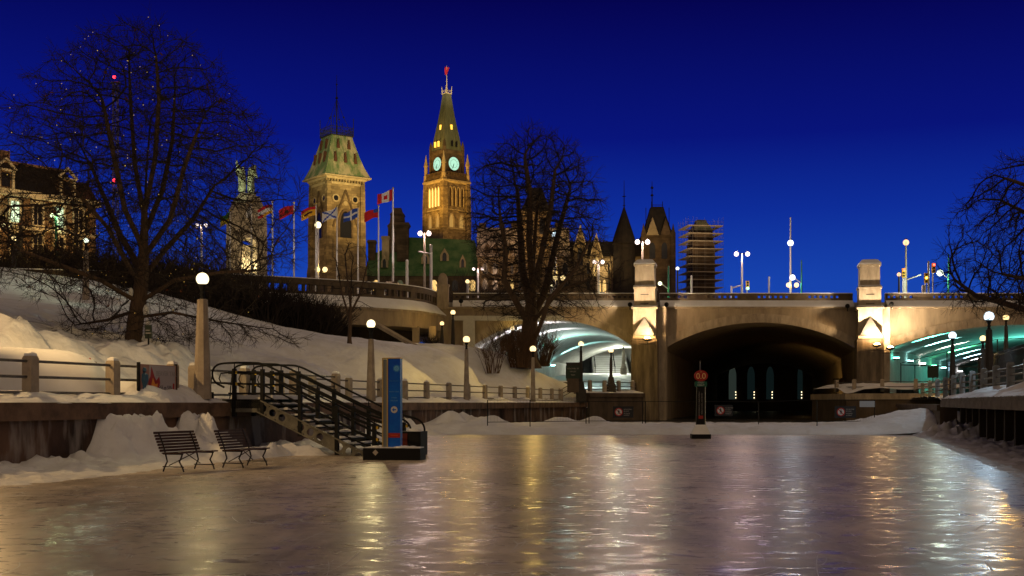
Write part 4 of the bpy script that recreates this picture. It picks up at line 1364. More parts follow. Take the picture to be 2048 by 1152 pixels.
for M in ALL4:
    c_.M = M
    for i in range(-6, 7):
        c_.bz(i * 0.74 - 0.2, i * 0.74 + 0.2, -a - 0.52, -a - 0.02, Z(371), Z(366))
c_.build("corbel_table", STONE, tw)
hw = a + 1.45
zb_, zt_ = Z(359), Z(276)
prof = [(1.0, 0), (0.975, 0.02), (0.90, 0.12), (0.80, 0.26), (0.69, 0.47), (0.58, 0.70), (0.475, 0.93), (0.455, 1.0)]
r_ = MB(); r_.sq([(hw * p, zb_ + (zt_ - zb_) * q) for p, q in prof]); r_.build("mansard_roof", COPPER, tw)
r_ = MB(); r_.sq([(hw + 0.08, zb_ - 0.35), (hw + 0.12, zb_ - 0.02)]); r_.build("eaves_gutter", TRIMST, tw)
def roof_h(q):
    for (p0, q0), (p1, q1) in zip(prof[:-1], prof[1:]):
        if q0 <= q <= q1:
            return hw * (p0 + (p1 - p0) * (q - q0) / (q1 - q0))
    return hw * prof[-1][0]
H_ = zt_ - zb_
for M in FACES:
    for q, us, hh in ((0.33, (-2.6, 0, 2.6), 2.0), (0.68, (-1.4, 1.4), 1.8)):
        for u in us:
            y = -roof_h(q)
            d = MB(); d.M = M
            d.prism([(u - 0.40, zb_ + H_ * q), (u + 0.40, zb_ + H_ * q), (u + 0.30, zb_ + H_ * q + hh * 0.45), (u, zb_ + H_ * q + hh * 1.25), (u - 0.30, zb_ + H_ * q + hh * 0.45)], y - 0.12, y + 1.4)
            d.build("dormer", LOUVRE, tw)
cr_ = MB()
hc = hw * 0.455
cr_.sq([(hc + 0.25, zt_), (hc + 0.3, zt_ + 0.25)])
for M in ALL4:
    cr_.M = M
    for z in (0.5, 1.35, 2.1):
        cr_.bar((-hc - 0.2, -hc - 0.2, zt_ + z), (hc + 0.2, -hc - 0.2, zt_ + z), 0.06, 4)
    for i in range(-7, 8):
        u = i * (hc + 0.2) / 7
        cr_.bar((u, -hc - 0.2, zt_ + 0.2), (u, -hc - 0.2, zt_ + 2.1 + (0.35 if i % 2 else 0)), 0.045, 4)
        if i < 7:
            cr_.bar((u, -hc - 0.2, zt_ + 0.5), (u + (hc + .2) / 7, -hc - 0.2, zt_ + 1.35), 0.04, 4)
    cr_.bar((-hc - 0.2, -hc - 0.2, zt_), (-hc - 0.2, -hc - 0.2, zt_ + 4.4), 0.09, 5)
cr_.build("iron_crest", IRONB, tw)
ms = MB()
zm = Z(150)
ms.tube([(0, 0, zt_), (0, 0, zt_ + 8), (0, 0, zm)], [0.20, 0.15, 0.05], 6)
ms.lathe([(0.05, 0), (0.4, 0.3), (0.05, 0.8)], (0, 0, zt_ + 9.2), 8)
ms.lathe([(0.05, 0), (0.25, 0.2), (0.05, 0.5)], (0, 0, zm - 2.5), 8)
for sx, sy in ((-1, -1), (1, -1), (1, 1), (-1, 1)):
    ms.tube([(sx * hc, sy * hc, zt_ + 0.4), (sx * hc * 0.42, sy * hc * 0.42, zt_ + 5.0), (0, 0, zt_ + 9.3)], 0.055, 4)
    ms.lathe([(0.03, 0), (0.28, 0.2), (0.03, 0.5)], (sx * hc * 0.45, sy * hc * 0.45, zt_ + 4.6), 6)
ms.build("mast", IRONB, tw)
for M in FACES:
    for u in (-2.5, 2.5):
        m_ = MB(); m_.M = M; ringd(m_, u, Z(403), 0.62, 0.95, -a - 0.14, -a + 0.01); m_.build("oculus_surround", TRIMST, tw)
        m_ = MB(); m_.M = M; disc(m_, u, Z(403), 0.62, -a - 0.03, -a + 0.02); m_.build("oculus_window", DARKWIN, tw)
    m_ = MB(); m_.M = M
    for s in (-1, 1):
        p0, p1 = Vector((0, Z(386))), Vector((s * 3.3, Z(460)))
        t = (p1 - p0).normalized(); nn = Vector((-t.y, t.x)) * 0.22
        q = [p0 + nn, p0 - nn, p1 - nn, p1 + nn]
        m_.prism([(v.x, v.y) for v in (q if s > 0 else rev(q))], -a - 0.22, -a + 0.0)
    m_.build("gable_moulding", STONED, tw)
    m_ = MB(); m_.M = M; ring_arch(m_, 0, 1.5, Z(480), Z(455), Z(428), -a - 0.2, -a, 0.45); m_.build("window_surround", STONED, tw)
    m_ = MB(); m_.M = M; m_.prism(parch(0, 1.5, Z(480), Z(455), Z(428)), -a - 0.05, -a + 0.0); m_.build("window", DARKWIN, tw)
    m_ = MB(); m_.M = M; disc(m_, 0, Z(412), 0.55, -a - 0.1, -a); m_.build("roundel", TRIMST, tw)
cxw = xat(673.5, D)
floodspot((cxw - 10, D - 40, 30), (cxw, D, 44), 20000, (1.0, 0.68, 0.22), 44)
floodspot((cxw + 24, D - 30, 28), (cxw + 2, D, 52), 90000, (1.0, 0.68, 0.22), 36)
floodspot((cxw - 2, D - 60, 44), (cxw, D, 60), 90000, (1.0, 0.90, 0.38), 24)

# ---- clock tower
D = 500.0
tz = 32.0
cl = thing("clock_tower", "tall Gothic clock tower with green-lit dials, glowing belfry arches and a flag on its spire", "tower", (xat(893.5, D), D, tz), R(40))
a = 6.55
m_ = MB()
m_.sq([(a, 0), (a, Z(428)), (a + 0.2, Z(427)), (a - 0.2, Z(424)), (a - 0.2, Z(366))])
for sx, sy in ((-1, -1), (1, -1), (-1, 1), (1, 1)):
    m_.sq([(1.35, 0), (1.25, Z(420)), (1.0, Z(372)), (0.9, Z(360))], (sx * (a - 0.5), sy * (a - 0.5), 0))
m_.build("tower_wall", STONE, cl)
m_ = MB()
m_.sq([(a + 0.1, Z(371)), (a + 0.7, Z(368)), (a + 0.7, Z(365))])
m_.build("cornice", TRIMST, cl)
MB().sq([(a + 0.15, Z(425)), (a + 0.35, Z(423))]).build("string_course", TRIMST, cl)
MB().sq([(a + 0.15, Z(462)), (a + 0.4, Z(459))]).build("string_course", TRIMST, cl)
ac = 4.65
m_ = MB()
m_.sq([(a + 0.2, Z(365)), (a + 0.1, Z(356)), (ac + 0.3, Z(352)), (ac, Z(350)), (ac, Z(312)), (ac + 0.35, Z(308)), (ac + 0.35, Z(304))])
m_.build("clock_stage", STONED, cl)
m_ = MB()
for M in ALL4:
    m_.M = M
    for i in range(-7, 8):
        m_.bz(i * 0.85 - 0.22, i * 0.85 + 0.22, -a - 0.2, -a + 0.25, Z(356), Z(350))
    m_.bar((-a, -a, Z(350)), (a, -a, Z(350)), 0.2, 4)
m_.build("gallery_parapet", STONED, cl)
DIAL = emit("clock_dial_light", (0.55, 1.0, 0.72), 0.95, sample=False)
for M in FACES:
    d = MB(); d.M = M; disc(d, 0, Z(331), 2.75, -ac - 0.25, -ac, 28)
    dial = d.build("clock_dial", DIAL, cl)
    h_ = MB(); h_.M = M
    ringd(h_, 0, Z(331), 2.75, 3.15, -ac - 0.4, -ac, 28)
    for k in range(12):
        t = 2 * PI * k / 12
        h_.box((2.25 * math.cos(t), -ac - 0.3, Z(331) + 2.25 * math.sin(t)), (0.16, 0.06, 0.16))
    ringd(h_, 0, Z(331), 1.65, 1.75, -ac - 0.32, -ac - 0.26, 28)
    h_.build("dial_frame", STONED, cl)
    h_ = MB(); h_.M = M
    for t, l in ((R(250), 2.2), (R(255), 1.5)):
        h_.bar((0, -ac - 0.36, Z(331)), (l * math.cos(t), -ac - 0.36, Z(331) + l * math.sin(t)), 0.13, 4)
    h_.build("clock_hand", BLACK, dial)
    # belfry lancets
    for i, u in enumerate((-3.1, -1.05, 1.05, 3.1)):
        w = MB(); w.M = M; w.prism(parch(u, 0.62, Z(417), Z(388), Z(379)), -a + 0.13, -a + 0.22)
        w.build("belfry_window", BELFRY if M is not I4 else mat("belfry_shadow", (0.05, 0.03, 0.015), 0.9), cl)
        w = MB(); w.M = M; ring_arch(w, u, 0.64, Z(417), Z(388), Z(379), -a - 0.15, -a + 0.2, 0.3); w.build("belfry_arch", TRIMST, cl)
    for u in (-2.6, 0.0 + 2.6):
        w = MB(); w.M = M; w.prism(parch(u, 1.05, Z(462), Z(448), Z(434)), -a - 0.03, -a + 0.1); w.build("window", mat("warm_window", (0.2, 0.12, 0.05), 0.5, em=(1.0, 0.6, 0.15), ems=0.35), cl)
        w = MB(); w.M = M; ring_arch(w, u, 1.08, Z(462), Z(448), Z(434), -a - 0.3, -a, 0.5); w.build("window_surround", TRIMST, cl)
    for u in (-1.15, 1.15):
        w = MB(); w.M = M; w.box((u, -ac - 0.5, Z(292)), (0.75, 0.5, 2.2)); w.build("spire_window", SPIREWIN if M is not I4 else DARKWIN, cl)
    w = MB(); w.M = M
    w.box((0, -3.05, Z(257)), (0.8, 0.8, 2.0)); w.build("spire_light", SPIREWIN, cl)
for sx, sy in ((-1, -1), (1, -1), (-1, 1), (1, 1)):
    t = MB()
    c = (sx * (a - 0.35), sy * (a - 0.35), 0)
    t.lathe([(0.95, Z(362)), (0.95, Z(352)), (0.75, Z(351)), (0.75, Z(334)), (1.05, Z(333)), (0.95, Z(331)), (0.5, Z(322)), (0.06, Z(309))], c, 8)
    t.build("corner_turret", TRIMST, cl)
for sx, sy in ((-1, -1), (1, -1), (-1, 1), (1, 1)):
    t = MB(); t.sq([(0.55, Z(350)), (0.5, Z(296)), (0.3, Z(289)), (0.05, Z(284))], (sx * (ac + 0.1), sy * (ac + 0.1), 0)); t.build("pinnacle", STONED, cl)
s_ = MB()
s_.sq([(ac + 0.05, Z(304)), (ac - 0.25, Z(296)), (3.75, Z(274)), (2.75, Z(245)), (1.95, Z(217)), (1.35, Z(191)), (1.3, Z(189))])
for M in ALL4:
    s_.M = M
    for u in (-0.66, -0.33, 0, 0.33, 0.66):
        s_.tube([(u * (ac - 0.3), -ac + 0.2, Z(296)), (u * 2.75, -2.78, Z(245)), (u * 1.35, -1.38, Z(191))], 0.09, 4)
s_.build("spire", COPPERD, cl)
c_ = MB(); c_.sq([(1.5, Z(189)), (1.55, Z(187))])
PALEIRON = mat("pale_iron", (0.6, 0.5, 0.3), 0.5)  # pale tan iron for crown and flagstaff
for sx, sy in ((-1, -1), (1, -1), (-1, 1), (1, 1)):
    c_.tube([(sx * 1.35, sy * 1.35, Z(189)), (sx * 1.5, sy * 1.5, Z(173))], [0.28, 0.12], 5)
for M in ALL4:
    c_.M = M
    c_.bar((-1.4, -1.4, Z(182)), (1.4, -1.4, Z(182)), 0.12, 4)
c_.build("spire_crown", PALEIRON, cl)
MB().tube([(0, 0, Z(189)), (0, 0, Z(150)), (0, 0, Z(131))], [0.25, 0.18, 0.1], 6).build("flagstaff", PALEIRON, cl)
fl = MB()
for j in range(9):
    for i in range(9):
        u, v = i / 8, j / 8
        fl.v.append((0.2 + 2.0 * u * (1 - 0.35 * v) - 1.1, 0.35 * math.sin(5 * u + 3 * v), Z(133) - 3.6 * v - 0.3 * u))
for j in range(8):
    for i in range(8):
        k = j * 9 + i; fl.f.append((k, k + 1, k + 10, k + 9))
fl.build("flag", mat("spire_flag_red", (0.6, 0.03, 0.05), 0.8), cl)
cxw = xat(893.5, D)
floodspot((cxw - 34, D - 55, 52), (cxw - 3, D - 5, 92), 300000, (1.0, 0.56, 0.10), 34)
floodspot((cxw - 8, D - 28, 76), (cxw - 2, D - 6, 88), 24000, (1.0, 0.56, 0.10), 50)
floodspot((cxw + 34, D - 60, 52), (cxw + 2, D - 5, 86), 100000, (1.0, 0.56, 0.11), 34)
floodspot((cxw + 4, D - 75, 78), (cxw, D, 118), 150000, (1.0, 0.80, 0.28), 26)
floodspot((cxw, D - 40, 118), (cxw, D, 140), 60000, (1.0, 0.80, 0.55), 40)

# ---- low wing with bright green roof, dormers and dark turret
D = 305.0
tz = 22.0
gw = thing("green_roof_wing", "low stone wing with a bright green roof, pale dormers and clustered chimneys", "building", (xat(840, D), D, tz), 0)
def X(px): return xat(px, D) - xat(840, D)
m_ = MB(); m_.bz(X(728), X(962), 0, 9, 0, Z(548)); m_.build("wall", STONED, gw)
m_ = MB()
m_.add([(X(725), -0.4, Z(552)), (X(965), -0.4, Z(552)), (X(948), 6, Z(474)), (X(816), 6, Z(468)), (X(725), 9, Z(552)), (X(965), 9, Z(552)), (X(738), 5, Z(505))],
       [(0, 1, 2, 3, 6), (0, 6, 4), (4, 6, 3), (1, 5, 2), (4, 3, 2, 5)])
m_.build("green_roof", COPPERG, gw)
for px, py, s in ((768, 520, 1.0), (850, 512, 1.2), (888, 506, 1.25), (925, 520, 0.9)):
    q = (552 - py) / 80
    y = -0.4 + 6.4 * q
    d = MB()
    d.prism([(X(px) - 0.9 * s, Z(py + 14)), (X(px) + 0.9 * s, Z(py + 14)), (X(px) + 0.9 * s, Z(py + 2)), (X(px), Z(py - 12)), (X(px) - 0.9 * s, Z(py + 2))], y - 1.2, y + 3.0)
    d.build("dormer", TRIMST, gw)
    d = MB(); d.prism(parch(X(px), 0.42 * s, Z(py + 14), Z(py + 4), Z(py - 3)), y - 1.24, y - 1.2); d.build("window", DARKWIN, gw)
for px, py, h in ((740, 476, 30), (768, 468, 30)):
    c_ = MB(); c_.sq([(0.95, Z(py + 50)), (0.95, Z(py + 8)), (1.2, Z(py + 4)), (1.0, Z(py))], (X(px), 4.5, 0)); c_.build("chimney", STONED if px == 740 else TRIMST, gw)  # paler stone puts a lit look into one chimney's colour
c_ = MB(); c_.sq([(2.4, Z(540)), (2.3, Z(452)), (2.5, Z(446)), (1.9, Z(440)), (1.7, Z(425)), (1.9, Z(422)), (1.3, Z(416)), (1.0, Z(408))], (X(790), 7, 0))
c_.sq([(1.5, Z(520)), (1.45, Z(452)), (1.9, Z(446)), (1.6, Z(441))], (X(803), 4.5, 0)); c_.build("turret", STONED, gw)
for i, px in enumerate((752, 800, 868, 910, 945)):
    w = MB(); w.prism(parch(X(px), 0.8, Z(582), Z(568), Z(560)), -0.06, 0.02); w.build("window", DARKWIN if i % 2 else LITWIN, gw)
floodspot((xat(800, D), D - 40, 34), (xat(840, D), D, 40), 3600, (0.95, 1.0, 0.45), 60)
floodspot((xat(766, D), D - 6, 36), (xat(768, D), D + 4, 44), 900, (1.0, 0.72, 0.4), 40)

# ---- the long gabled block behind the thick tree
D = 292.0
tz = 22.0
gb = thing("gabled_block", "long Gothic stone block with snowy roof, gables, conical turret and steep corner tower", "building", (xat(1130, D), D, tz), 0)
def X(px): return xat(px, D) - xat(1130, D)
m_ = MB(); m_.bz(X(955), X(1290), 0, 10, 0, Z(512)); m_.build("wall", STONE, gb)
m_ = MB(); m_.prism([(-0.6, Z(513)), (10.5, Z(513)), (6.5, Z(450)), (4.5, Z(450))], X(953), X(1140), axis='x'); m_.build("snowy_roof", SLATESNOW, gb)
m_ = MB(); m_.prism([(-0.6, Z(513)), (10.5, Z(513)), (6.5, Z(478)), (4.5, Z(478))], X(1140.3), X(1292), axis='x'); m_.build("slate_roof", SLATE, gb)
for px, w_ in ((964, 0.7), (1003, 0.55), (1030, 0.8), (1118, 0.7)):
    MB().sq([(w_, Z(480)), (w_, Z(446)), (w_ + 0.2, Z(444)), (w_ + 0.1, Z(440))], (X(px), 5.5, 0)).build("chimney", STONED, gb)
for px in (975, 992, 1020):
    MB().prism([(X(px) - 0.7, Z(506)), (X(px) + 0.7, Z(506)), (X(px) + 0.7, Z(497)), (X(px), Z(486)), (X(px) - 0.7, Z(497))], -0.8, 3).build("dormer", STONED, gb)
m_ = MB(); m_.bz(X(955), X(1290), -0.15, -0.002, Z(522), Z(517)); m_.build("string_course", TRIMST, gb)
for px, hwp, ye, ya in ((1160, 13, 500, 452), (1192, 13, 520, 470), (1010, 11, 510, 478), (1232, 12, 535, 500)):
    g = MB(); w = hwp / 2389 * D
    g.prism([(X(px) - w, 0), (X(px) + w, 0), (X(px) + w, Z(ye)), (X(px), Z(ya)), (X(px) - w, Z(ye))], -1.2, 6)
    g.build("gable", STONE, gb)
    g = MB()
    for s in (-1, 1):
        p0, p1 = (X(px), Z(ya - 3)), (X(px) + s * (w + 0.25), Z(ye + 2))
        q = [(p0[0], p0[1]), (p1[0], p1[1]), (p1[0] - s * 0.1, p1[1] - 0.6), (p0[0], p0[1] - 0.8)]
        g.prism(q if s < 0 else rev(q), -1.4, -1.15)
    g.build("coping", TRIMST, gb)
    g = MB(); g.prism(parch(X(px), w * 0.42, Z(ye + 32), Z(ye + 10), Z(ye - 4)), -1.28, -1.18); g.build("window", LITWIN if px == 1192 else DARKWIN, gb)
t_ = MB(); t_.sq([(3.6, 0), (3.5, Z(432)), (4.1, Z(428)), (4.1, Z(424))], (X(1072), 2.0, 0)); t_.build("tower_wall", STONE, gb)
t_ = MB(); t_.sq([(3.9, Z(424)), (2.9, Z(408)), (1.5, Z(376)), (1.4, Z(374))], (X(1072), 2.0, 0)); t_.build("tower_roof", SLATE, gb)
for px in (1060, 1084):
    w = MB(); w.prism(parch(X(px), 0.7, Z(470), Z(448), Z(438)), -1.65, -1.5); w.build("window", DARKWIN, gb)
for i, px in enumerate((970, 990, 1022, 1042, 1090, 1110, 1130, 1175, 1215, 1262, 1278)):
    for (z0, zs, zt) in ((580, 568, 558), (548, 535, 526)):
        w = MB(); ring_arch(w, X(px), 0.62, Z(z0), Z(zs), Z(zt), -0.2, 0.0, 0.28); w.build("window_surround", TRIMST, gb)
        w = MB(); w.prism(parch(X(px), 0.6, Z(z0), Z(zs), Z(zt)), -0.08, 0.0); w.build("window", LITWIN if (i * 7 + z0) % 11 == 0 else DARKWIN, gb)
t_ = MB(); t_.lathe([(2.7, 0), (2.7, Z(492)), (3.0, Z(490)), (2.9, Z(486)), (2.55, Z(476)), (0.15, Z(416))], (X(1247), -1.5, 0), 14); t_.build("conical_turret", SLATE, gb)
t_ = MB(); t_.tube([(X(1247), -1.5, Z(418)), (X(1247), -1.5, Z(363))], [0.16, 0.05], 5)
t_.lathe([(0.05, 0), (0.6, 0.12), (0.05, 0.3)], (X(1247), -1.5, Z(396)), 6); t_.lathe([(0.05, 0), (0.45, 0.1), (0.05, 0.25)], (X(1247), -1.5, Z(414)), 6); t_.build("finial", IRONB, gb)
t_ = MB(); t_.sq([(3.7, 0), (3.6, Z(478)), (3.95, Z(476)), (3.95, Z(473))], (X(1314), 1.0, 0))
for sx in (-1, 1):
    t_.sq([(0.6, 0), (0.55, Z(470)), (0.3, Z(462)), (0.04, Z(450))], (X(1314) + sx * 3.6, -2.5, 0))
t_.build("corner_tower", STONED, gb)
t_ = MB(); t_.sq([(3.9, Z(474)), (3.1, Z(460)), (2.2, Z(435)), (1.55, Z(415)), (1.5, Z(414))], (X(1314), 1.0, 0)); t_.build("tower_roof", SLATE, gb)
t_ = MB(); t_.prism([(X(1302) - 1.5, Z(474)), (X(1302) + 1.5, Z(474)), (X(1302), Z(438))], -3.4, 0.5); t_.build("gable", TRIMST, gb)
t_ = MB(); t_.prism([(X(1328) - 1.3, Z(474)), (X(1328) + 1.3, Z(474)), (X(1328), Z(440))], -3.4, 0.5); t_.build("gable", STONED, gb)
t_ = MB()
for px in (1303, 1325):
    t_.bar((X(px), 0.0, Z(415)), (X(px), 0.0, Z(403)), 0.08, 4)
for px in (1290, 1336):
    t_.bar((X(px), -2, Z(452)), (X(px), -2, Z(418)), 0.08, 4)
t_.tube([(X(1305), 1, Z(415)), (X(1305), 1, Z(361))], [0.18, 0.06], 5)
for py in (377, 392):
    t_.lathe([(0.05, 0), (0.42, 0.3), (0.05, 0.8)], (X(1305), 1, Z(py)), 6)
t_.bar((X(1302), 0, Z(410)), (X(1326), 0, Z(410)), 0.07, 4)
t_.build("finial", IRONB, gb)
for px in (1302, 1326):
    w = MB(); w.prism(parch(X(px), 0.7, Z(520), Z(498), Z(488)), -2.72, -2.55); w.build("window", DARKWIN, gb)
w = MB(); w.bz(X(1190), X(1214), -2.6, -0.1, 0, Z(532)); w.build("porch", TRIMST, gb)
for px in (1197, 1207):
    w = MB(); w.prism(parch(X(px), 0.42, Z(590), Z(572), Z(562)), -2.72, -2.6); w.build("window", LITWIN, gb)
fz = 34
floodspot((X(985) + xat(1130, D), D - 34, fz), (X(1010) + xat(1130, D), D, 41), 19000, (1.0, 0.60, 0.34), 52)
floodspot((X(1080) + xat(1130, D), D - 28, fz), (X(1075) + xat(1130, D), D, 44), 24000, (1.0, 0.62, 0.22), 42)
floodspot((X(1165) + xat(1130, D), D - 18, fz), (X(1165) + xat(1130, D), D, 44), 13000, (1.0, 0.68, 0.24), 46)
floodspot((X(1202) + xat(1130, D), D - 10, fz - 2), (X(1202) + xat(1130, D), D, 37), 4200, (1.0, 0.72, 0.34), 70)
floodspot((X(1262) + xat(1130, D), D - 22, fz), (X(1265) + xat(1130, D), D, 38), 6000, (1.0, 0.64, 0.20), 60)
floodspot((X(1318) + xat(1130, D), D - 26, fz), (X(1310) + xat(1130, D), D, 44), 7000, (1.0, 0.70, 0.30), 26)

# ---- scaffolded tower
D = 335.0
tz = 24.0
sf = thing("scaffolded_tower", "dark ventilation tower wrapped in many levels of scaffolding, lit from below", "tower", (xat(1401, D), D, tz), R(8))
hb = 3.2
m_ = MB(); m_.sq([(hb, 0), (hb, Z(500)), (hb * 0.85, Z(478)), (hb * 0.85, Z(464))]); m_.build("tower_wall", STONED, sf)
m_ = MB(); m_.sq([(hb * 0.9, Z(464)), (hb * 0.62, Z(452)), (hb * 0.45, Z(446)), (hb * 0.4, Z(441))]); m_.build("copper_roof", COPPERD, sf)
BOARD = mat("scaffold_boards", (0.50, 0.42, 0.31), 0.8, (0.34, 0.28, 0.20), scale=1.0)
hs = 5.0
lv = [456 + 15.2 * i for i in range(9)]
for i, py in enumerate(lv):
    p = MB()
    for s in (-1, 1):
        p.box((0, s * (hs - 0.65), Z(py)), (hs * 2, 1.3, 0.20)); p.box((s * (hs - 0.65), 0, Z(py)), (1.3, hs * 2 - 2.62, 0.20))
    p.build("platform", BOARD, sf)
p = MB()
for s in (-1, 1):
    for q in np.linspace(-hs, hs, 5):
        for (x, y) in ((q, s * hs), (s * hs, q), (q, s * (hs - 1.3)), (s * (hs - 1.3), q)):
            if abs(x) > hs - 1.31 or abs(y) > hs - 1.31:
                p.bar((x, y, 0), (x, y, Z(438 + 8 * random.random())), 0.028, 4)
    for py in lv:
        for dz in (1.05,):
            p.bar((-hs, s * hs, Z(py) + dz), (hs, s * hs, Z(py) + dz), 0.022, 4); p.bar((s * hs, -hs, Z(py) + dz), (s * hs, hs, Z(py) + dz), 0.022, 4)
p.build("scaffold_tubes", mat("galvanised_tube", (0.30, 0.27, 0.24), 0.5, metal=0.5), sf)
floodspot((xat(1401, D) - 14, D - 30, 34), (xat(1401, D), D, 56), 30000, (1.0, 0.70, 0.38), 50)

# ---- war memorial
D = 200.0
tz = 14.0
wm = thing("war_memorial", "granite memorial arch with rounded shoulders and a pair of winged bronze figures on top", "monument", (xat(493, D), D, tz), R(24))
GRAN = masonry("granite_block", (0.44, 0.37, 0.27), (0.38, 0.32, 0.235), (0.25, 0.21, 0.16), bw=2.2, rh=0.9, stain=0.2, bump=0.02)
prof = [(-3.0, 0), (3.0, 0), (2.9, Z(445)), (2.72, Z(432)), (2.35, Z(415)), (1.9, Z(403)), (1.7, Z(396)), (-1.7, Z(396)), (-1.9, Z(403)), (-2.35, Z(415)), (-2.72, Z(432)), (-2.9, Z(445))]
m_ = MB()
# two jambs and a head leave the archway open
m_.prism([(-3.0, 0), (-1.25, 0), (-1.25, Z(490)), (-2.95, Z(490))], -2.4, 2.4)
m_.prism([(1.25, 0), (3.0, 0), (2.95, Z(490)), (1.25, Z(490))], -2.4, 2.4)
m_.prism([(-2.95, Z(490))] + [(1.25 * -math.cos(t), Z(490) + 0.9 * math.sin(t)) for t in np.linspace(0, PI, 9)] + [(2.95, Z(490))] + prof[2:], -2.4, 2.4)
m_.build("arch_stone", GRAN, wm)
MB().bz(-1.3, 1.3, 0.9, 1.3, 0, Z(488)).build("arch_back", GRAN, wm)
m_ = MB(); m_.sq([(3.3, 0), (3.2, 2.5), (3.05, 2.6)], ay=0.85); m_.build("base", GRAN, wm)
m_ = MB(); m_.sq([(1.75, Z(396)), (1.3, Z(393)), (1.2, Z(388))], ay=1.1); m_.build("plinth", GRAN, wm)
BRONZE = mat("verdigris_bronze", (0.30, 0.33, 0.22), 0.5, (0.42, 0.42, 0.28), scale=1.0, metal=0.2, bump=0.05, bscale=3)
def skin_figure(name, pts, edges, radii, m, parent, sub=2):
    me = bpy.data.meshes.new(name)
    me.from_pydata(pts, edges, [])
    o = bpy.data.objects.new(name, me); COL.objects.link(o)
    o.parent = parent
    sk = o.modifiers.new("skin", 'SKIN'); sk.use_smooth_shade = True
    for i, r in enumerate(radii):
        me.skin_vertices[0].data[i].radius = (r, r) if not isinstance(r, tuple) else r
        me.skin_vertices[0].data[i].use_root = (i == 0)
    sb = o.modifiers.new("sub", 'SUBSURF'); sb.levels = sub; sb.render_levels = sub
    me.materials.append(m)
    return o
z0 = Z(388)
for s, nm in ((-1, "peace_figure"), (1, "freedom_figure")):
    bx = 0.72 * s
    pts = [(bx, 0, z0 + 2.3), (bx, 0, z0 + 1.2), (bx * 1.1, 0, z0), (bx * 0.9, 0, z0 + 3.3), (bx * 0.8, -0.05, z0 + 4.0), (bx * 0.8, -0.1, z0 + 4.55),
           (bx + 0.45 * s, -0.2, z0 + 3.75), (bx + 0.9 * s, -0.3, z0 + (4.6 if s < 0 else 3.0)), (bx + 1.0 * s, -0.35, z0 + (5.5 if s < 0 else 2.6)),
           (bx + 0.5 * s, 0.35, z0 + 4.2), (bx + 0.75 * s, 0.5, z0 + 5.1), (bx + 0.55 * s, 0.5, z0 + 3.2)]
    eds = [(0, 1), (1, 2), (0, 3), (3, 4), (4, 5), (3, 6), (6, 7), (7, 8), (3, 9), (9, 10), (9, 11)]
    rad = [0.66, 0.74, 0.80, 0.68, 0.26, 0.36, 0.34, 0.26, 0.16, (0.75, 0.3), (0.5, 0.2), (0.6, 0.25)]
    skin_figure(nm, pts, eds, rad, BRONZE, wm)
for k in range(5):
    x = -0.8 + 0.4 * k
    y = -2.9 - 0.35 * (k % 2)
    zb2 = 2.6 + 4.6
    skin_figure("soldier_figure", [(x, y, zb2 + 0.95), (x - 0.15, y, zb2), (x + 0.15, y - 0.1, zb2), (x, y, zb2 + 1.45), (x, y - 0.05, zb2 + 1.75), (x + 0.3, y - 0.3, zb2 + 1.1)],
                [(0, 1), (0, 2), (0, 3), (3, 4), (3, 5)], [0.2, 0.13, 0.13, 0.25, 0.15, 0.08], BLACK, wm, 1)
m_ = MB(); m_.bz(-1.3, 1.3, -3.6, -2.45, 2.6, 7.2); m_.build("bronze_plinth", STONED, wm)
cxw = xat(493, D)
floodspot((cxw - 10, D - 16, 18), (cxw - 1, D, 29), 9000, (1.0, 0.78, 0.42), 60)
floodspot((cxw - 4, D - 12, 33), (cxw, D, 39.5), 6500, (0.86, 1.0, 0.62), 40)
lamp('POINT', (cxw + 0.3, D - 0.4, 24.6), 700, (1.0, 0.86, 0.5), radius=0.3, name="arch_lamp")

# ---- mansard building at the left edge
D = 162.0
tz = 11.0
lb = thing("mansard_building", "brown stone building with dark mansard roof, pedimented dormers and brightly lit windows", "building", (xat(192, D), D, tz), R(50))
def Z(py): return zat(py, D) - tz
PALETRIM = mat("pale_stone_trim", (0.46, 0.44, 0.36), 0.8, (0.34, 0.32, 0.26), scale=1.0)
BROWNST = masonry("sandstone_brown", (0.20, 0.135, 0.085), (0.14, 0.095, 0.06), (0.09, 0.065, 0.045), bw=1.1, rh=0.45, stain=0.35, bump=0.02)
ZE, ZR = Z(408), Z(348)
m_ = MB(); m_.bz(-40, 0, 0, 14, 0, ZE); m_.build("wall", BROWNST, lb)
m_ = MB(); m_.add([(-40.4, -0.5, ZE + 0.3), (-2, -0.5, ZE + 0.3), (-3.2, 2.2, ZR), (-40.4, 2.2, ZR), (-40.4, 14, ZE + 0.3), (-2, 14, ZE + 0.3), (-3.2, 11, ZR), (-40.4, 11, ZR)],
                  [(0, 1, 2, 3), (1, 5, 6, 2), (3, 2, 6, 7), (5, 4, 7, 6)]); m_.build("mansard_roof", SLATE, lb)
m_ = MB(); m_.bz(-40.4, -3.0, 2.0, 2.4, ZR, ZR + 0.35); m_.bz(-40.4, -11, 2.1, 2.5, ZR + 0.36, ZR + 1.6); m_.build("ridge_trim", COPE, lb)
m_ = MB(); m_.bz(-40.4, 0.3, -0.8, -0.002, ZE - 0.5, ZE + 0.3); m_.bz(-40.2, 0.1, -0.4, -0.003, ZE - 4.6, ZE - 4.2); m_.bz(-40.2, 0.1, -0.35, -0.003, ZE - 8.8, ZE - 8.4); m_.build("cornice", PALETRIM, lb)
m_ = MB(); m_.add([(-2, -0.2, ZE + 0.3), (0.2, -0.2, ZE + 0.3), (0.0, 2.0, ZE + 3), (-2, 2, ZE + 3), (-2, 9, ZE + .3), (0.2, 9, ZE + .3)], [(0, 1, 2, 3), (1, 5, 2), (3, 2, 5, 4)]); m_.build("lean_roof", LOUVRE, lb)
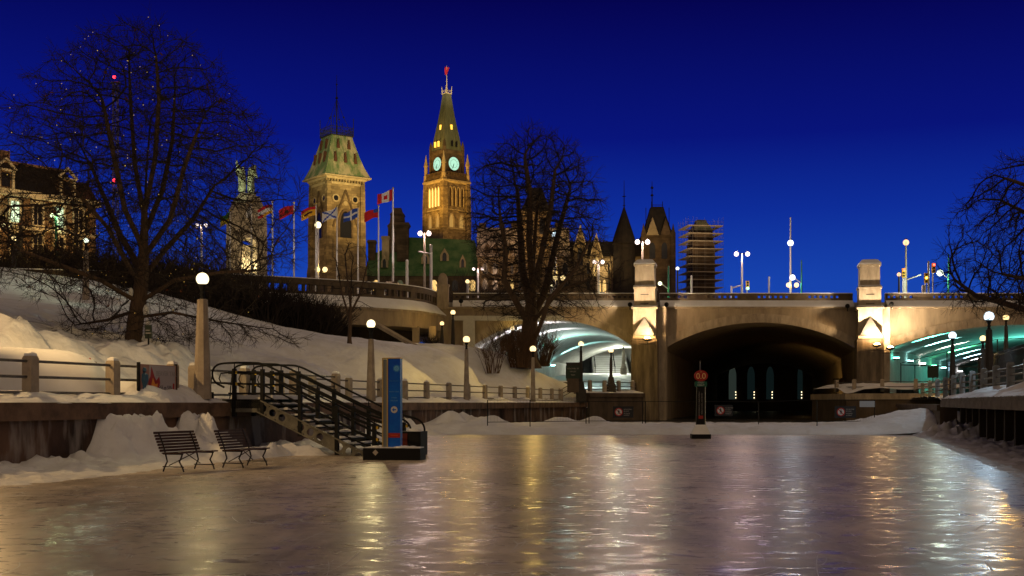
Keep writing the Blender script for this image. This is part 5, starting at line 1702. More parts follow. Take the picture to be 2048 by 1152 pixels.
WINGREEN = emit("pale_window_light", (0.80, 1.0, 0.62), 1.6, sample=False)
for u in (-4.6, -13.0, -21, -29):
    d = MB(); d.bz(u - 1.1, u + 1.1, -0.7, 2.0, ZE + 0.3, ZE + 2.5); d.build("dormer", BROWNST, lb)
    d = MB(); d.bz(u - 1.3, u + 1.3, -0.95, -0.702, ZE + 2.5, ZE + 2.75)
    for s in (-1, 1):
        q = [(u, ZE + 4.25), (u + s * 1.5, ZE + 2.75), (u + s * 1.1, ZE + 2.75), (u, ZE + 3.85)]
        d.prism(q if s < 0 else rev(q), -0.95, -0.6)
        d.bz(u + s * 0.95 - 0.17, u + s * 0.95 + 0.17, -0.9, -0.702, ZE + 0.3, ZE + 2.5)
    d.build("pediment", PALETRIM, lb)
    d = MB(); d.bz(u - 0.55, u + 0.55, -0.76, -0.702, ZE + 0.5, ZE + 2.2); d.build("window", DARKWIN, lb)
for i, u in enumerate((-2.6, -5.4, -8.4, -11.5, -14.4, -17.5, -21, -25, -29)):
    lit = i in (1, 3, 4)
    for row, (za, zh) in enumerate(((ZE - 3.6, 2.5), (ZE - 7.9, 2.8), (ZE - 12.4, 3.0))):
        f = MB()
        f.bz(u - 0.85, u - 0.6, -0.25, -0.003, za - 0.2, za + zh); f.bz(u + 0.6, u + 0.85, -0.25, -0.003, za - 0.2, za + zh); f.bz(u - 0.95, u + 0.95, -0.35, -0.003, za + zh, za + zh + 0.35); f.bz(u - 0.9, u + 0.9, -0.3, -0.003, za - 0.4, za - 0.21)
        fr = f.build("window_frame", PALETRIM, lb)
        wmat = WINGREEN if (lit and row == 0) else (LITWIN if (row == 2 and i in (0, 2, 4)) else DARKWIN)
        p = MB(); p.bz(u - 0.6, u + 0.6, -0.06, -0.003, za - 0.2, za + zh); pn = p.build("window", wmat, lb)
        p = MB(); p.bz(u - 0.04, u + 0.04, -0.12, -0.061, za - 0.2, za + zh); p.bz(u - 0.6, u + 0.6, -0.12, -0.061, za + zh * 0.55, za + zh * 0.55 + 0.08); p.build("glazing_bar", PALETRIM, pn)
Mlb = Matrix.Translation(Vector((xat(192, D), D, tz))) @ Matrix.Rotation(R(50), 4, 'Z')
for u, pw in ((-5.5, 700), (-12.8, 800)):
    floodspot(Mlb @ Vector((u, -1.3, ZE - 5.2)), Mlb @ Vector((u, 0, ZE + 2)), pw, (0.86, 1.0, 0.55), 95)
floodspot(Mlb @ Vector((-9, -14, 2)), Mlb @ Vector((-9, 0, ZE - 6)), 20000, (1.0, 0.54, 0.14), 90)

# ---- lattice mast with red beacons
D = 400.0
lm = thing("lattice_mast", "slim lattice mast with two red beacons seen through the big tree", "mast", (xat(231, D), D, 20), 0)
h = zat(165, D) - 20
w0 = 0.85
m_ = MB()
n = 34
for sx, sy in ((-1, -1), (1, -1), (1, 1), (-1, 1)):
    m_.bar((sx * w0, sy * w0, 0), (sx * w0 * 0.8, sy * w0 * 0.8, h), 0.13, 4)
for i in range(n):
    za, zb2 = h * i / n, h * (i + 1) / n
    s = 1 if i % 2 else -1
    for q in (-1, 1):
        m_.bar((-s * w0, q * w0, za), (s * w0, q * w0, zb2), 0.09, 4); m_.bar((q * w0, -s * w0, za), (q * w0, s * w0, zb2), 0.09, 4)
m_.bar((-1.6, 0, h), (1.6, 0, h), 0.3, 4)
m_.build("lattice", mat("mast_steel", (0.30, 0.28, 0.28), 0.5), lm)
REDB = emit("red_beacon", (1.0, 0.03, 0.05), 6, sample=False)
for py in (156, 362):
    MB().sphere((0, -1.2, zat(py, D) - 20), 0.55, 10, 6).build("beacon", REDB, lm)

# ---- glass shelter by the flagpoles
sh = thing("glass_shelter", "small glass shelter with a tilted canopy behind the balustrade below the tallest flag", "shelter", (xat(765, 128), 128, PZ), 0)
m_ = MB(); m_.add([(-1.9, -1.2, 2.95), (1.7, -1.2, 2.3), (1.7, 1.2, 2.3), (-1.9, 1.2, 2.95), (-1.9, -1.2, 3.05), (1.7, -1.2, 2.4), (1.7, 1.2, 2.4), (-1.9, 1.2, 3.05)], [(0, 1, 2, 3), (7, 6, 5, 4), (0, 4, 5, 1), (1, 5, 6, 2), (2, 6, 7, 3), (3, 7, 4, 0)]); m_.build("canopy", mat("canopy_metal", (0.5, 0.47, 0.45), 0.35, (0.2, 0.18, 0.17), scale=3), sh)
m_ = MB()
for x in (-1.1, -0.4, 0.3, 1.0):
    m_.bar((x, -1, 0), (x, -1, 2.5), 0.06, 4)
m_.build("frame", STEEL, sh)
m_ = MB(); m_.bz(-1.1, 1.0, 0.9, 0.95, 0.2, 2.2); m_.build("glass_panel", mat("shelter_glass", (0.1, 0.09, 0.08), 0.1, spec=0.8), sh)
pb = thing("flag_plinth", "dark square plinth under the tallest flagpole", "plinth", (xat(786, 120), 119.4, PZ), 0)
MB().sq([(0.5, 0), (0.5, 2.4), (0.55, 2.45), (0.55, 2.6)]).build("base_block", STONED, pb)
# ------------------------------------------------------------------ bare trees
def colonise(stems, attract, step, infl, kill, iters, rng, jitter=0.25, trop=(0, 0, 0.0)):
    nodes, par = [], []
    for st in stems:                       # stem: (parent index or -1, [points])
        last = st[0]
        pts = [Vector(p) for p in st[1]]
        prev = nodes[last] if last >= 0 else None
        for p in pts:
            if prev is not None:
                n = max(1, int((p - prev).length / step))
                for i in range(1, n + 1):
                    nodes.append(prev + (p - prev) * i / n); par.append(last); last = len(nodes) - 1
            else:
                nodes.append(p.copy()); par.append(last); last = len(nodes) - 1
            prev = p
    A = [Vector(a) for a in attract]
    tr = Vector(trop)
    for it in range(iters):
        if not A:
            break
        kd = kdtree.KDTree(len(nodes))
        for i, p in enumerate(nodes):
            kd.insert(p, i)
        kd.balance()
        acc = {}
        keep = []
        for a in A:
            co, i, d = kd.find(a)
            if d < kill:
                continue
            keep.append(a)
            if d < infl:
                acc.setdefault(i, Vector((0, 0, 0)))
                acc[i] += (a - co) / d
        A = keep
        if not acc:
            infl *= 1.5
            if infl > 60: break
            continue
        for i, v in acc.items():
            if v.length < 1e-6:
                continue
            d = v.normalized() + tr + Vector((rng.uniform(-1, 1), rng.uniform(-1, 1), rng.uniform(-1, 1))) * jitter
            if par[i] >= 0:
                d += (nodes[i] - nodes[par[i]]).normalized() * 0.35
            d.normalize()
            nodes.append(nodes[i] + d * step); par.append(i)
    return nodes, par

def tree_mesh(name, label, cat, base, nodes, par, trunk_r, rng, k=2.25, twig_len=0.5, twig_r=0.009, twig_n=1, thick=0.055, bark=None, twigm=None, group=None, kind_parts=True, droop=0.0):
    n = len(nodes)
    ch = [[] for _ in range(n)]
    for i, p in enumerate(par):
        if p >= 0:
            ch[p].append(i)
    cnt = [0.0] * n
    for i in range(n - 1, -1, -1):         # children always come after parents
        cnt[i] = sum(cnt[c] for c in ch[i]) if ch[i] else 1.0
    tot = cnt[0]
    r0 = trunk_r / tot ** (1 / k)
    rad = [max(twig_r * 0.8, r0 * c ** (1 / k)) for c in cnt]
    base = Vector(base)
    T, Cw = MB(), MB()
    def out(pts, rs):
        pts = [p - base for p in pts]
        i = 0
        m = len(pts)
        big = [r > thick for r in rs]
        j = 0
        while j < m and big[j]: j += 1
        if j >= 2:
            T.tube(pts[:j + (1 if j < m else 0)], rs[:j + (1 if j < m else 0)], 9 if rs[0] > 0.15 else 6, cap=False)
        s = max(0, j - 1) if j >= 2 else 0
        if m - s >= 2:
            Cw.tube(pts[s:], rs[s:], 4 if rs[s] > 0.025 else 3, cap=False)
    stack = [(0, [nodes[0]], [rad[0]])]
    roots = [i for i in range(n) if par[i] < 0]
    stack = [(r, [nodes[r]], [rad[r]]) for r in roots]
    while stack:
        i, pts, rs = stack.pop()
        while ch[i]:
            cs = sorted(ch[i], key=lambda c: -rad[c])
            for c in cs[1:]:
                stack.append((c, [nodes[i], nodes[c]], [rad[c], rad[c]]))
            i = cs[0]
            pts.append(nodes[i]); rs.append(rad[i])
        rs[-1] *= 0.5
        if len(pts) >= 2:
            out(pts, rs)
    # fine twigs along the outer branches
    for i in range(n):
        if rad[i] < r0 * 4.2 and par[i] >= 0:
            for _ in range(twig_n):
                if rng.random() < 0.8:
                    d = (nodes[i] - nodes[par[i]]).normalized()
                    d = (d + Vector((rng.uniform(-1, 1), rng.uniform(-1, 1), rng.uniform(-0.8, 0.8))) * 0.95).normalized()
                    l = twig_len * rng.uniform(0.4, 1.25)
                    p0 = nodes[i]; p1 = p0 + d * l * 0.5
                    d2 = (d + Vector((rng.uniform(-1, 1), rng.uniform(-1, 1), rng.uniform(-1, 1))) * 0.4 + Vector((0, 0, -droop))).normalized()
                    p2 = p1 + d2 * l * 0.5
                    Cw.tube([p0 - base, p1 - base, p2 - base], [twig_r, twig_r * 0.8, twig_r * 0.45], 3, cap=False)
                    for q0, ds in ((p1, d), (p0 + (p1 - p0) * 0.5, d)):
                        d3 = (ds + Vector((rng.uniform(-1, 1), rng.uniform(-1, 1), rng.uniform(-1, 1))) * 1.0).normalized()
                        Cw.tube([q0 - base, q0 + d3 * l * rng.uniform(0.3, 0.6) - base], [twig_r * 0.75, twig_r * 0.4], 3, cap=False)
    t = thing(name, label, cat, base, 0, group)
    # root flare
    T.lathe([(trunk_r * 1.65, -0.35), (trunk_r * 1.35, 0.05), (trunk_r * 1.12, 0.35), (trunk_r * 0.98, 0.8)], (0, 0, 0), 10)
    T.build("trunk", bark or BARK, t, smooth=True)
    Cw.build("crown", twigm or TWIG, t)
    return t, rad

def envelope(prof, D, axis_px, n, rng, depth=1.0, shell=0.55, base_y=None):
    """prof: list of (py, half width px left, half width px right); points fill a round crown"""
    ys = [p[0] for p in prof]
    out = []
    y0, y1 = ys[0], ys[-1]
    def at_y(y, j):
        for a, b in zip(prof[:-1], prof[1:]):
            if a[0] <= y <= b[0]:
                f = (y - a[0]) / (b[0] - a[0]); return a[j] + (b[j] - a[j]) * f
        return 0
    wm_ = max(max(p[1], p[2]) for p in prof)
    while len(out) < n:
        y = rng.uniform(y0, y1)
        wl, wr = at_y(y, 1), at_y(y, 2)
        if rng.random() > max(wl, wr) / wm_:
            continue
        a = rng.uniform(0, 2 * PI)
        q = rng.random() ** shell
        w = wr if math.cos(a) > 0 else wl
        s = D / F
        out.append(Vector(((axis_px + w * q * math.cos(a) - CX) * s, D + max(wl, wr) * q * math.sin(a) * s * depth, zat(y, D))))
    return out

# big tree on the slope
rng = random.Random(11)
D = 48.0
env = envelope([(35, 14, 14), (75, 110, 85), (120, 165, 145), (170, 225, 190), (220, 275, 230), (280, 300, 270), (340, 320, 305), (420, 330, 330), (500, 330, 330), (545, 320, 280), (590, 260, 240)], D, 290, 6500, rng, depth=0.9, shell=0.60)
env += envelope([(590, 130, 130), (640, 230, 210), (672, 200, 330), (690, 60, 340)], D, 300, 420, rng, depth=0.5, shell=0.7)
b = at(267, 700, D)
stems = [(-1, [b, at(272, 640, D), at(284, 585, D), at(288, 520, D)]),]
nodes0 = None
def limb_from(px, py, pts, dd=0.0):
    return (px, py, pts, dd)
def with_limbs(main, limbs, D, step):
    """main: list of points; limbs: (py of the fork, [(px,py,dD)...])"""
    pts = [Vector(p) for p in main]
    nodes = [pts[0]]
    for a, c in zip(pts[:-1], pts[1:]):
        n = max(1, int((c - a).length / step))
        nodes += [a + (c - a) * i / n for i in range(1, n + 1)]
    st = [(-1, nodes)]
    for py, path in limbs:
        z = zat(py, D)
        i = min(range(len(nodes)), key=lambda k: abs(nodes[k].z - z))
        st.append((i, [at(px, y, D + d) for px, y, d in path]))
    return st
STEP = 0.30
main = [at(267, 700, D), at(270, 650, D), at(280, 590, D), at(287, 530, D), at(289, 440, D), at(293, 340, D), at(300, 250, D)]
limbs = [(575, [(250, 520, -1), (215, 455, -2), (150, 380, -3)]), (560, [(330, 500, 1), (385, 440, 1.5), (430, 370, 2)]), (540, [(240, 470, 1.5), (190, 350, 3), (150, 270, 4)]),
         (520, [(340, 440, -1.5), (370, 330, -2.5), (400, 250, -3)]), (500, [(250, 420, -1), (225, 300, -2), (205, 200, -2)]), (470, [(325, 380, 1.5), (345, 280, 2), (350, 180, 2.5)]),
         (600, [(200, 560, -1.5), (120, 530, -2.5), (40, 500, -3)]), (610, [(350, 560, -1.2), (440, 545, -2), (520, 540, -2.5)]), (640, [(345, 625, -1), (420, 640, -1.5), (520, 655, -2)]), (625, [(215, 640, 1.5), (150, 650, 2)]),
         (440, [(270, 330, 0.5), (262, 220, 1), (258, 130, 1)]), (420, [(310, 320, -0.5), (318, 200, -1), (312, 110, -1)])]
st = with_limbs(main, limbs, D, STEP)
nd, pr = colonise(st, env, STEP, 4.0, 0.42, 80, rng, 0.26)
BIGT, _ = tree_mesh("tree", "huge bare tree with spreading crown on the snow slope, strung with tiny lights", "tree", (b.x, D, zat(700, D) - 0.05), nd, pr, 0.33, rng, k=2.15, twig_len=0.7, twig_r=0.0085, twig_n=3, thick=0.05)
# tiny string lights and withered leaves left on its twigs
fl = MB()
tips = [i for i in range(len(nd)) if i not in set(pr)]
bb = Vector((b.x, D, zat(700, D) - 0.05))
for i in rng.sample(tips, min(260, len(tips))):
    p = nd[i] - bb + Vector((rng.uniform(-.2, .2), rng.uniform(-.2, .2), rng.uniform(-.2, .2)))
    if p.x > 2.2 and rng.random() < 0.72: continue
    fl.sphere(p, rng.uniform(0.009, 0.017), 5, 3)
fl.build("string_lights", emit("string_light_glow", (1.0, 0.62, 0.12), 0.9, sample=False), BIGT, kind="stuff")
lf = MB()
for i in rng.sample(range(len(nd)), 170):
    p = nd[i] - bb
    u = Vector((rng.uniform(-1, 1), rng.uniform(-1, 1), rng.uniform(-1, 1))).normalized() * rng.uniform(0.03, 0.085)
    v = u.orthogonal().normalized() * u.length
    lf.add([p - u, p + v, p + u * 1.2, p - v], [(0, 1, 2, 3)])
lf.build("leaves", mat("withered_leaf", (0.16, 0.045, 0.02), 0.8), BIGT, kind="stuff")
sn = MB()
for px, py, r in ((262, 585, 0.10), (292, 622, 0.13), (296, 648, 0.10)):
    MB().sphere(at(px, py, D - 0.24) - bb, r, 8, 6, 2.0).build("snow_patch", SNOW_SMOOTH, BIGT, smooth=True)

# thick tree in front of the vault
rng = random.Random(23)
D = 100.5
env = envelope([(256, 15, 20), (290, 80, 85), (330, 122, 112), (390, 140, 132), (440, 145, 142), (490, 135, 148), (540, 115, 130), (580, 100, 110)], D, 1072, 5600, rng, depth=0.9, shell=0.62)
env += envelope([(570, 90, 120), (610, 120, 165), (640, 60, 120)], D, 1062, 480, rng, depth=0.5, shell=0.7)
b = at(1056, 726, D)
main = [b, at(1056, 690, D), at(1060, 640, D), at(1063, 590, D), at(1068, 500, D), at(1075, 400, D)]
limbs = [(648, [(1030, 600, -1.5), (1008, 560, -2), (1012, 500, -2.5), (1000, 430, -3)]), (640, [(1088, 590, 1), (1100, 540, 1.5), (1118, 460, 2), (1140, 380, 2.5)]), (655, [(1095, 610, -1.5), (1120, 580, -2), (1175, 560, -2)]),
         (610, [(1045, 540, 1.5), (1040, 460, 2), (1035, 380, 2)]), (590, [(1080, 520, -1.5), (1100, 430, -2), (1110, 340, -2)]), (560, [(1058, 480, -1), (1060, 390, -1.5), (1050, 320, -1)]), (700, [(1085, 640, -2), (1097, 600, -2.5), (1150, 540, -3), (1180, 480, -3)])]
st = with_limbs(main, limbs, D, 0.52)
nd, pr = colonise(st, env, 0.52, 7.0, 0.72, 80, rng, 0.28)
tree_mesh("tree", "thick multi-stemmed bare tree standing before the bright vault", "tree", (b.x, D, b.z - 0.1), nd, pr, 0.72, rng, k=2.05, twig_len=1.2, twig_r=0.017, twig_n=3, thick=0.10)

# tree overhanging from beyond the right edge
rng = random.Random(5)
D = 44.0
env = [p for p in envelope([(275, 90, 20), (310, 215, 100), (380, 290, 100), (450, 320, 100), (520, 345, 100), (590, 345, 100), (630, 270, 60)], D, 2215, 7000, rng, depth=0.6, shell=0.7) if p.x < xat(2120, D)]
b = at(2255, 760, D)
main = [b, at(2250, 680, D), at(2235, 600, D), at(2215, 480, D), at(2190, 360, D)]
limbs = [(640, [(2150, 590, -1), (2060, 560, -1.5), (1990, 545, -2)]), (600, [(2140, 500, 1), (2060, 430, 1.5), (2000, 400, 2)]), (660, [(2120, 640, 1), (2020, 610, 1), (1950, 590, 0.5), (1910, 560, 0)]), (540, [(2130, 420, -1), (2050, 370, -1.5), (1990, 350, -1.5)]), (480, [(2130, 370, 0.5), (2080, 330, 0.5)])]
st = with_limbs(main, limbs, D, 0.30)
nd, pr = colonise(st, env, 0.30, 4.0, 0.42, 70, rng, 0.30)
tree_mesh("tree", "dark bare tree reaching in over the far bank from the picture's edge", "tree", (b.x, D, 1.9), nd, pr, 0.24, rng, k=2.1, twig_len=0.6, twig_r=0.009, twig_n=3, thick=0.05)

# slender young tree below the overlook
rng = random.Random(31)
D = 80.0
env = envelope([(470, 10, 10), (500, 45, 40), (550, 60, 55), (600, 60, 60), (640, 40, 45)], D, 703, 330, rng, depth=0.9, shell=0.7)
b = at(699, 686, D)
main = [b, at(700, 640, D), at(702, 600, D), at(703, 540, D)]
limbs = [(640, [(685, 590, 0), (676, 540, 0)]), (630, [(720, 590, 0.3), (732, 540, 0.5)]), (615, [(695, 560, 0.5), (690, 510, 0.5)])]
nd, pr = colonise(with_limbs(main, limbs, D, 0.4), env, 0.4, 6, 0.7, 40, rng, 0.2)
tree_mesh("tree", "slender young bare tree with upright branches on the slope below the overlook", "tree", (b.x, D, b.z - 0.1), nd, pr, 0.13, rng, twig_len=0.7, twig_r=0.014, twig_n=1, thick=0.05)

# shrubs and thickets
def shrub(px, py, D, w, h, label, seed, n=70, r=0.018, m=None, group=None, zb=None, name="shrub", cat="shrub"):
    rng = random.Random(seed)
    x = xat(px, D); z = zb if zb is not None else zat(py, D)
    t = thing(name, label, cat, (x, D, z), 0, group)
    mb = MB()
    for i in range(n):
        a = rng.uniform(0, 2 * PI); q = rng.random() ** 0.5
        p0 = Vector((math.cos(a) * q * w * 0.22, math.sin(a) * q * w * 0.22, -0.2))
        tip = Vector((math.cos(a) * q * w * 0.5, math.sin(a) * q * w * 0.5, h * rng.uniform(0.5, 1.0) * (1 - 0.35 * q)))
        mid = p0 * 0.35 + tip * 0.55 + Vector((rng.uniform(-.1, .1) * w, rng.uniform(-.1, .1) * w, 0.05 * h))
        mb.tube([p0, mid, tip], [r * 1.6, r, r * 0.45], 3, cap=False)
        for j in range(5):
            s = mid + (tip - mid) * rng.uniform(-0.3, 0.95)
            d = (tip - p0).normalized() + Vector((rng.uniform(-1, 1), rng.uniform(-1, 1), rng.uniform(-.4, .8))) * 0.8
            mb.tube([s, s + d * 0.13 * h * rng.uniform(0.6, 1.3) + Vector((0, 0, 0.02)), s + d * 0.26 * h * rng.uniform(0.6, 1.2)], [r * 0.7, r * 0.55, r * 0.35], 3, cap=False)
    mb.build("branches", m or TWIG, t)
    return t
RUST = mat("rusty_twig", (0.10, 0.055, 0.03), 0.9, (0.06, 0.035, 0.022), scale=3)
shrub(985, 742, 97, 2.6, 3.3, "leafless upright bush on the snow between two globe lamps, left of the thick tree", 1, 36, 0.018, RUST)
shrub(1038, 730, 99, 3.4, 3.6, "dense leafless bush against the foot of the thick tree", 2, 110, 0.02, RUST)
shrub(1010, 712, 106, 3.0, 3.2, "dark leafless bush before the bright vault behind the ornate lamp", 3, 60, 0.018)
shrub(1085, 728, 103, 3.0, 3.4, "leafless bush behind the globe lamp in front of the thick tree", 4, 100, 0.02, RUST)
shrub(860, 700, 104, 1.8, 1.5, "small bush in the dark void under the overlook", 5, 50, 0.02)
hedge_spots = [(150, 560, 97, 8, 4.5), (215, 575, 96, 7.5, 4.0), (285, 590, 95.5, 7, 4.6), (350, 605, 95, 7, 4.4), (410, 615, 94, 7, 4.6), (470, 636, 94, 6.5, 4.6), (530, 655, 95, 6.5, 4.6), (590, 668, 97, 6, 4.2), (640, 680, 98, 5.5, 3.6), (90, 560, 99, 8, 4.5), (30, 555, 101, 8, 4.0)]
lab = ["dark twiggy thicket below the slope lamp with the pale globe", "dark thicket just past the pale slope lamp", "dark thicket directly behind the huge tree's trunk", "dark thicket below the start of the balustrade", "dark thicket behind the tallest concrete lamp",
       "dark thicket below the war memorial", "dark thicket under the overlook below the white flagpoles", "dark thicket under the overlook below the single street lamp", "rounded leafy bush at the lower end of the dark hedge row", "dark thicket in front of the mansard building", "dark thicket at the top of the slope by the picture's edge"]
for i, (px, py, D, w, h) in enumerate(hedge_spots):
    x = xat(px, D)
    shrub(px, py, D, w, h * 0.82, lab[i], 40 + i, 190, 0.030, TWIG, "thickets below the overlook", zb=bank_z(x, D) - 0.1, name="thicket", cat="thicket")
for i, (px, D, w, h, lb_) in enumerate(((430, 135, 9, 7.5, "leafless tree-like bush lit pink beside the twin street lamp"), (360, 140, 9, 8, "leafless tree-like bush behind the crown of the huge tree"), (742, 150, 7, 6.5, "thin leafless bush beside the glass shelter"),
                                    (935, 160, 10, 8, "leafless bush beyond the parapet below the green roof"), (985, 165, 10, 8.5, "leafless bush beyond the parapet near the small twin lamp"), (810, 132, 4, 3.6, "bright twiggy bush beside the tan lamp pole"),
                                    (1450, 170, 8, 5.5, "leafless bush right of the scaffolded tower"), (1560, 180, 8, 5.2, "dark bush behind the spiked street lamp"), (1345, 165, 7, 7, "leafless bush between steep corner tower and scaffolded tower"), (1640, 190, 9, 5, "low dark bush just before the far pier"))):
    shrub(px, 0, D, w, h, lb_, 80 + i, 130, 0.028, RUST if i in (0, 5) else TWIG, "bushes behind the parapets", zb=11.0, name="bush", cat="bush")
for i, (px, D, h, lb_) in enumerate(((150, 115, 12, "bare tree in front of the mansard building"), (40, 112, 11, "bare tree at the left end of the mansard building"), (372, 150, 12, "bare tree behind the pink twin street lamp"), (1222, 200, 17, "bare tree before the conical turret"))):
    rng = random.Random(200 + i)
    k = F / D
    top = HY - (11 + h - EYE) * k
    basey = HY - (11 - EYE) * k
    H = basey - top
    env = envelope([(top, 5, 5), (top + H * 0.2, H * 0.22, H * 0.22), (top + H * 0.5, H * 0.32, H * 0.32), (top + H * 0.75, H * 0.25, H * 0.25)], D, px, 420, rng)
    main = [at(px, basey, D), at(px, basey - H * 0.3, D), at(px + 2, basey - H * 0.6, D)]
    nd, pr = colonise([(-1, main)], env, h * 0.045, h * 0.5, h * 0.08, 40, rng, 0.25)
    tree_mesh("tree", lb_, "tree", (xat(px, D), D, 11.0), nd, pr, 0.26, rng, twig_len=h * 0.09, twig_r=0.02, twig_n=2, thick=0.1, group="bare trees around the plaza")
# ------------------------------------------------------------------ fences
SNOWCAP = SNOW_SMOOTH
def fence(name, label, plan, zf, post_h=1.12, post=(0.30, 0.26), rails=(0.35, 0.68, 0.98), rr=0.035, m=None, cap=True, group=None, bury=0.1):
    """concrete posts with horizontal pipe rails; plan = list of (x, y)"""
    x0, y0 = plan[0]
    z0 = zf(x0, y0)
    t = thing(name, label, "fence", (x0, y0, z0), 0, group)
    for i, (x, y) in enumerate(plan):
        j = min(i, len(plan) - 2)
        rz = math.atan2(plan[j + 1][1] - plan[j][1], plan[j + 1][0] - plan[j][0])
        z = zf(x, y) - z0
        mb = MB()
        mb.M = Matrix.Translation((x - x0, y - y0, z)) @ Matrix.Rotation(rz, 4, 'Z')
        mb.sq([(post[0] / 2, -bury), (post[0] / 2, post_h - 0.08), (post[0] / 2 * 0.85, post_h - 0.02), (post[0] * 0.25, post_h)], ay=post[1] / post[0])
        po = mb.build("post", m or POSTC, t)
        if cap:
            c = MB(); c.M = mb.M; c.sq([(post[0] * 0.40, post_h - 0.012), (post[0] * 0.36, post_h + 0.05), (post[0] * 0.15, post_h + 0.085)], ay=post[1] / post[0]); c.build("snow_cap", SNOWCAP, po)
    for h in rails:
        mb = MB()
        for (xa, ya), (xb, yb) in zip(plan[:-1], plan[1:]):
            a, b = Vector((xa - x0, ya - y0, zf(xa, ya) - z0 + h)), Vector((xb - x0, yb - y0, zf(xb, yb) - z0 + h))
            d = (b - a).normalized() * post[0] * 0.5
            mb.bar(a + d, b - d, rr, 6)
        mb.build("rail", RAIL, t)
    return t
def zc(z): return lambda x, y: z
# posts read off the photograph, standing on the coping line
fence("fence", "concrete post and pipe rail fence along the snowy wall beside the information board", [(wall_a(y) - 0.75, y) for y in (19.5, 22.4, 25.6, 28.9, 32.2, 35.1)], zc(1.62), rails=(0.22, 0.60, 0.98))
fence("fence", "short stretch of concrete post fence behind the black stairs, up to the lamp", [(wall_a(y) - 0.75, y) for y in (36.3, 39.4, 43.0, 46.6)], zc(1.62), rails=(0.22, 0.60, 0.98))
fence("fence", "second row of fence posts on the set-back wall, just beyond the black stairs and pylon", [(wall_b(y) - 0.7, y) for y in (48.9, 52.0, 56, 60)], zc(1.65), rails=(0.22, 0.6, 0.98))
fence("fence", "long fence of concrete posts and pipes along the far wall under the globe lamps", [(wall_b(y) - 0.7, y) for y in (63.5, 67, 71.0, 74.8, 78.6, 82.4, 86.2, 90, 94, 98, 101.5)], zc(1.65), rails=(0.22, 0.6, 0.98))
def zr(x, y): return 1.65 + 0.8 * smooth(101.5, 104.4, y)
fence("fence", "fence climbing round onto the quay before the bridge pier with the triangular ledge", [(4.15, 102.0), (5.6, 104.6), (6.9, 105.8), (8.3, 107.2), (9.7, 108.6), (11.1, 110.0), (12.4, 111.4)], zr, rails=(0.3, 0.6, 0.98))
fence("fence", "concrete post and rail fence on the far bank leading past the two blue-white lamps", [(wall_right(y) + 1.5, y) for y in (30, 33.5, 37, 41, 45, 49, 53, 57.5, 62, 66.5, 71.5, 77, 83, 90)], zc(1.92), post_h=1.2, rails=(0.45, 0.72, 1.0), m=mat("grey_post", (0.22, 0.24, 0.25), 0.8, (0.14, 0.15, 0.15), scale=3), cap=False)
fence("fence", "low fence along the snowy top of the quay at the floodlit far pier", [(28.4, 104.5), (29.0, 101.2), (31.0, 100.0), (33.4, 98.8), (35.6, 97.6)], zc(2.62), post_h=0.95, rails=(0.3, 0.72), cap=False)
# tall mesh screen in front of the teal arch and iron railings behind the far-bank fence
scr = thing("mesh_screen", "tall thin-posted mesh screen standing in front of the teal lit arch", "fence", (36.2, 111.2, 2.3), 0)
m_ = MB()
sx = [0, 1.3, 4.3, 9.0, 14.5, 20]
for i, x in enumerate(sx):
    m_.bar((x, 0, 0), (x, 0, [3.0, 2.8, 4.0, 5.2, 5.6, 5.6][i]), 0.05, 5)
m_.bar((0, 0, 2.8), (20, 0, 2.2), 0.045, 4); m_.bar((0, 0, 1.1), (20, 0, 1.1), 0.035, 4); m_.bar((0.1, 0, 3.0), (9, 0, 5.2), 0.03, 4); m_.bar((9, 0, 5.2), (20, 0, 5.6), 0.03, 4)
m_.build("frame_posts", IRON, scr)
ir = thing("iron_railing", "dark upright iron railings behind the far-bank fence by the stone lamp pillar", "railing", (wall_right(62) + 5.2, 62, 1.9), math.atan2(1, 0.27))
m_ = MB()
for i in range(60):
    m_.bar((i * 0.42, 0, 0), (i * 0.42, 0, 2.9), 0.022, 4)
for z in (0.3, 1.6, 2.7):
    m_.bar((0, 0, z), (25, 0, z), 0.03, 4)
m_.build("bars", IRON, ir)
def hut(px, D, z, w, d, h, label):
    t = thing("utility_box", label, "utility box", (xat(px, D), D, z), 0)
    MB().bz(-w / 2, w / 2, -d / 2, d / 2, 0, h).sq([(w * 0.54, h), (w * 0.54, h + 0.08)], ay=d / w).build("cabinet_body", IRON, t)
    MB().bz(-w * 0.4, w * 0.4, -d / 2 - 0.02, -d / 2 - 0.002, 0.1, h * 0.85).build("door_panel", BLACK, t)
hut(1795, 118, 2.35, 3.8, 1.2, 1.1, "low dark equipment box at the mouth of the teal arch")
hut(1146, 119, 2.5, 1.3, 1.0, 3.0, "narrow dark box beside the path into the bright vault")

# ------------------------------------------------------------------ writing
def text(body, size, m, parent, loc, rot=(R(90), 0, 0), align='CENTER', name="lettering", depth=0.004, sx=1.0):
    cu = bpy.data.curves.new(name, 'FONT')
    cu.body = body; cu.size = size; cu.align_x = align; cu.align_y = 'CENTER'; cu.extrude = depth
    cu.materials.append(m)
    tmp = bpy.data.objects.new(name, cu)
    me = bpy.data.meshes.new_from_object(tmp)
    bpy.data.objects.remove(tmp); bpy.data.curves.remove(cu)
    o = bpy.data.objects.new(name, me); COL.objects.link(o)
    o.parent = parent; o.location = loc; o.rotation_euler = rot; o.scale = (sx, 1, 1)
    return o
PAINTW = mat("white_lettering", (0.50, 0.50, 0.50), 0.6)
PAINTG = mat("grey_lettering", (0.30, 0.28, 0.27), 0.6)
PAINTR = mat("red_paint", (0.32, 0.022, 0.018), 0.6)
PAINTK = mat("black_paint", (0.02, 0.02, 0.02), 0.6)

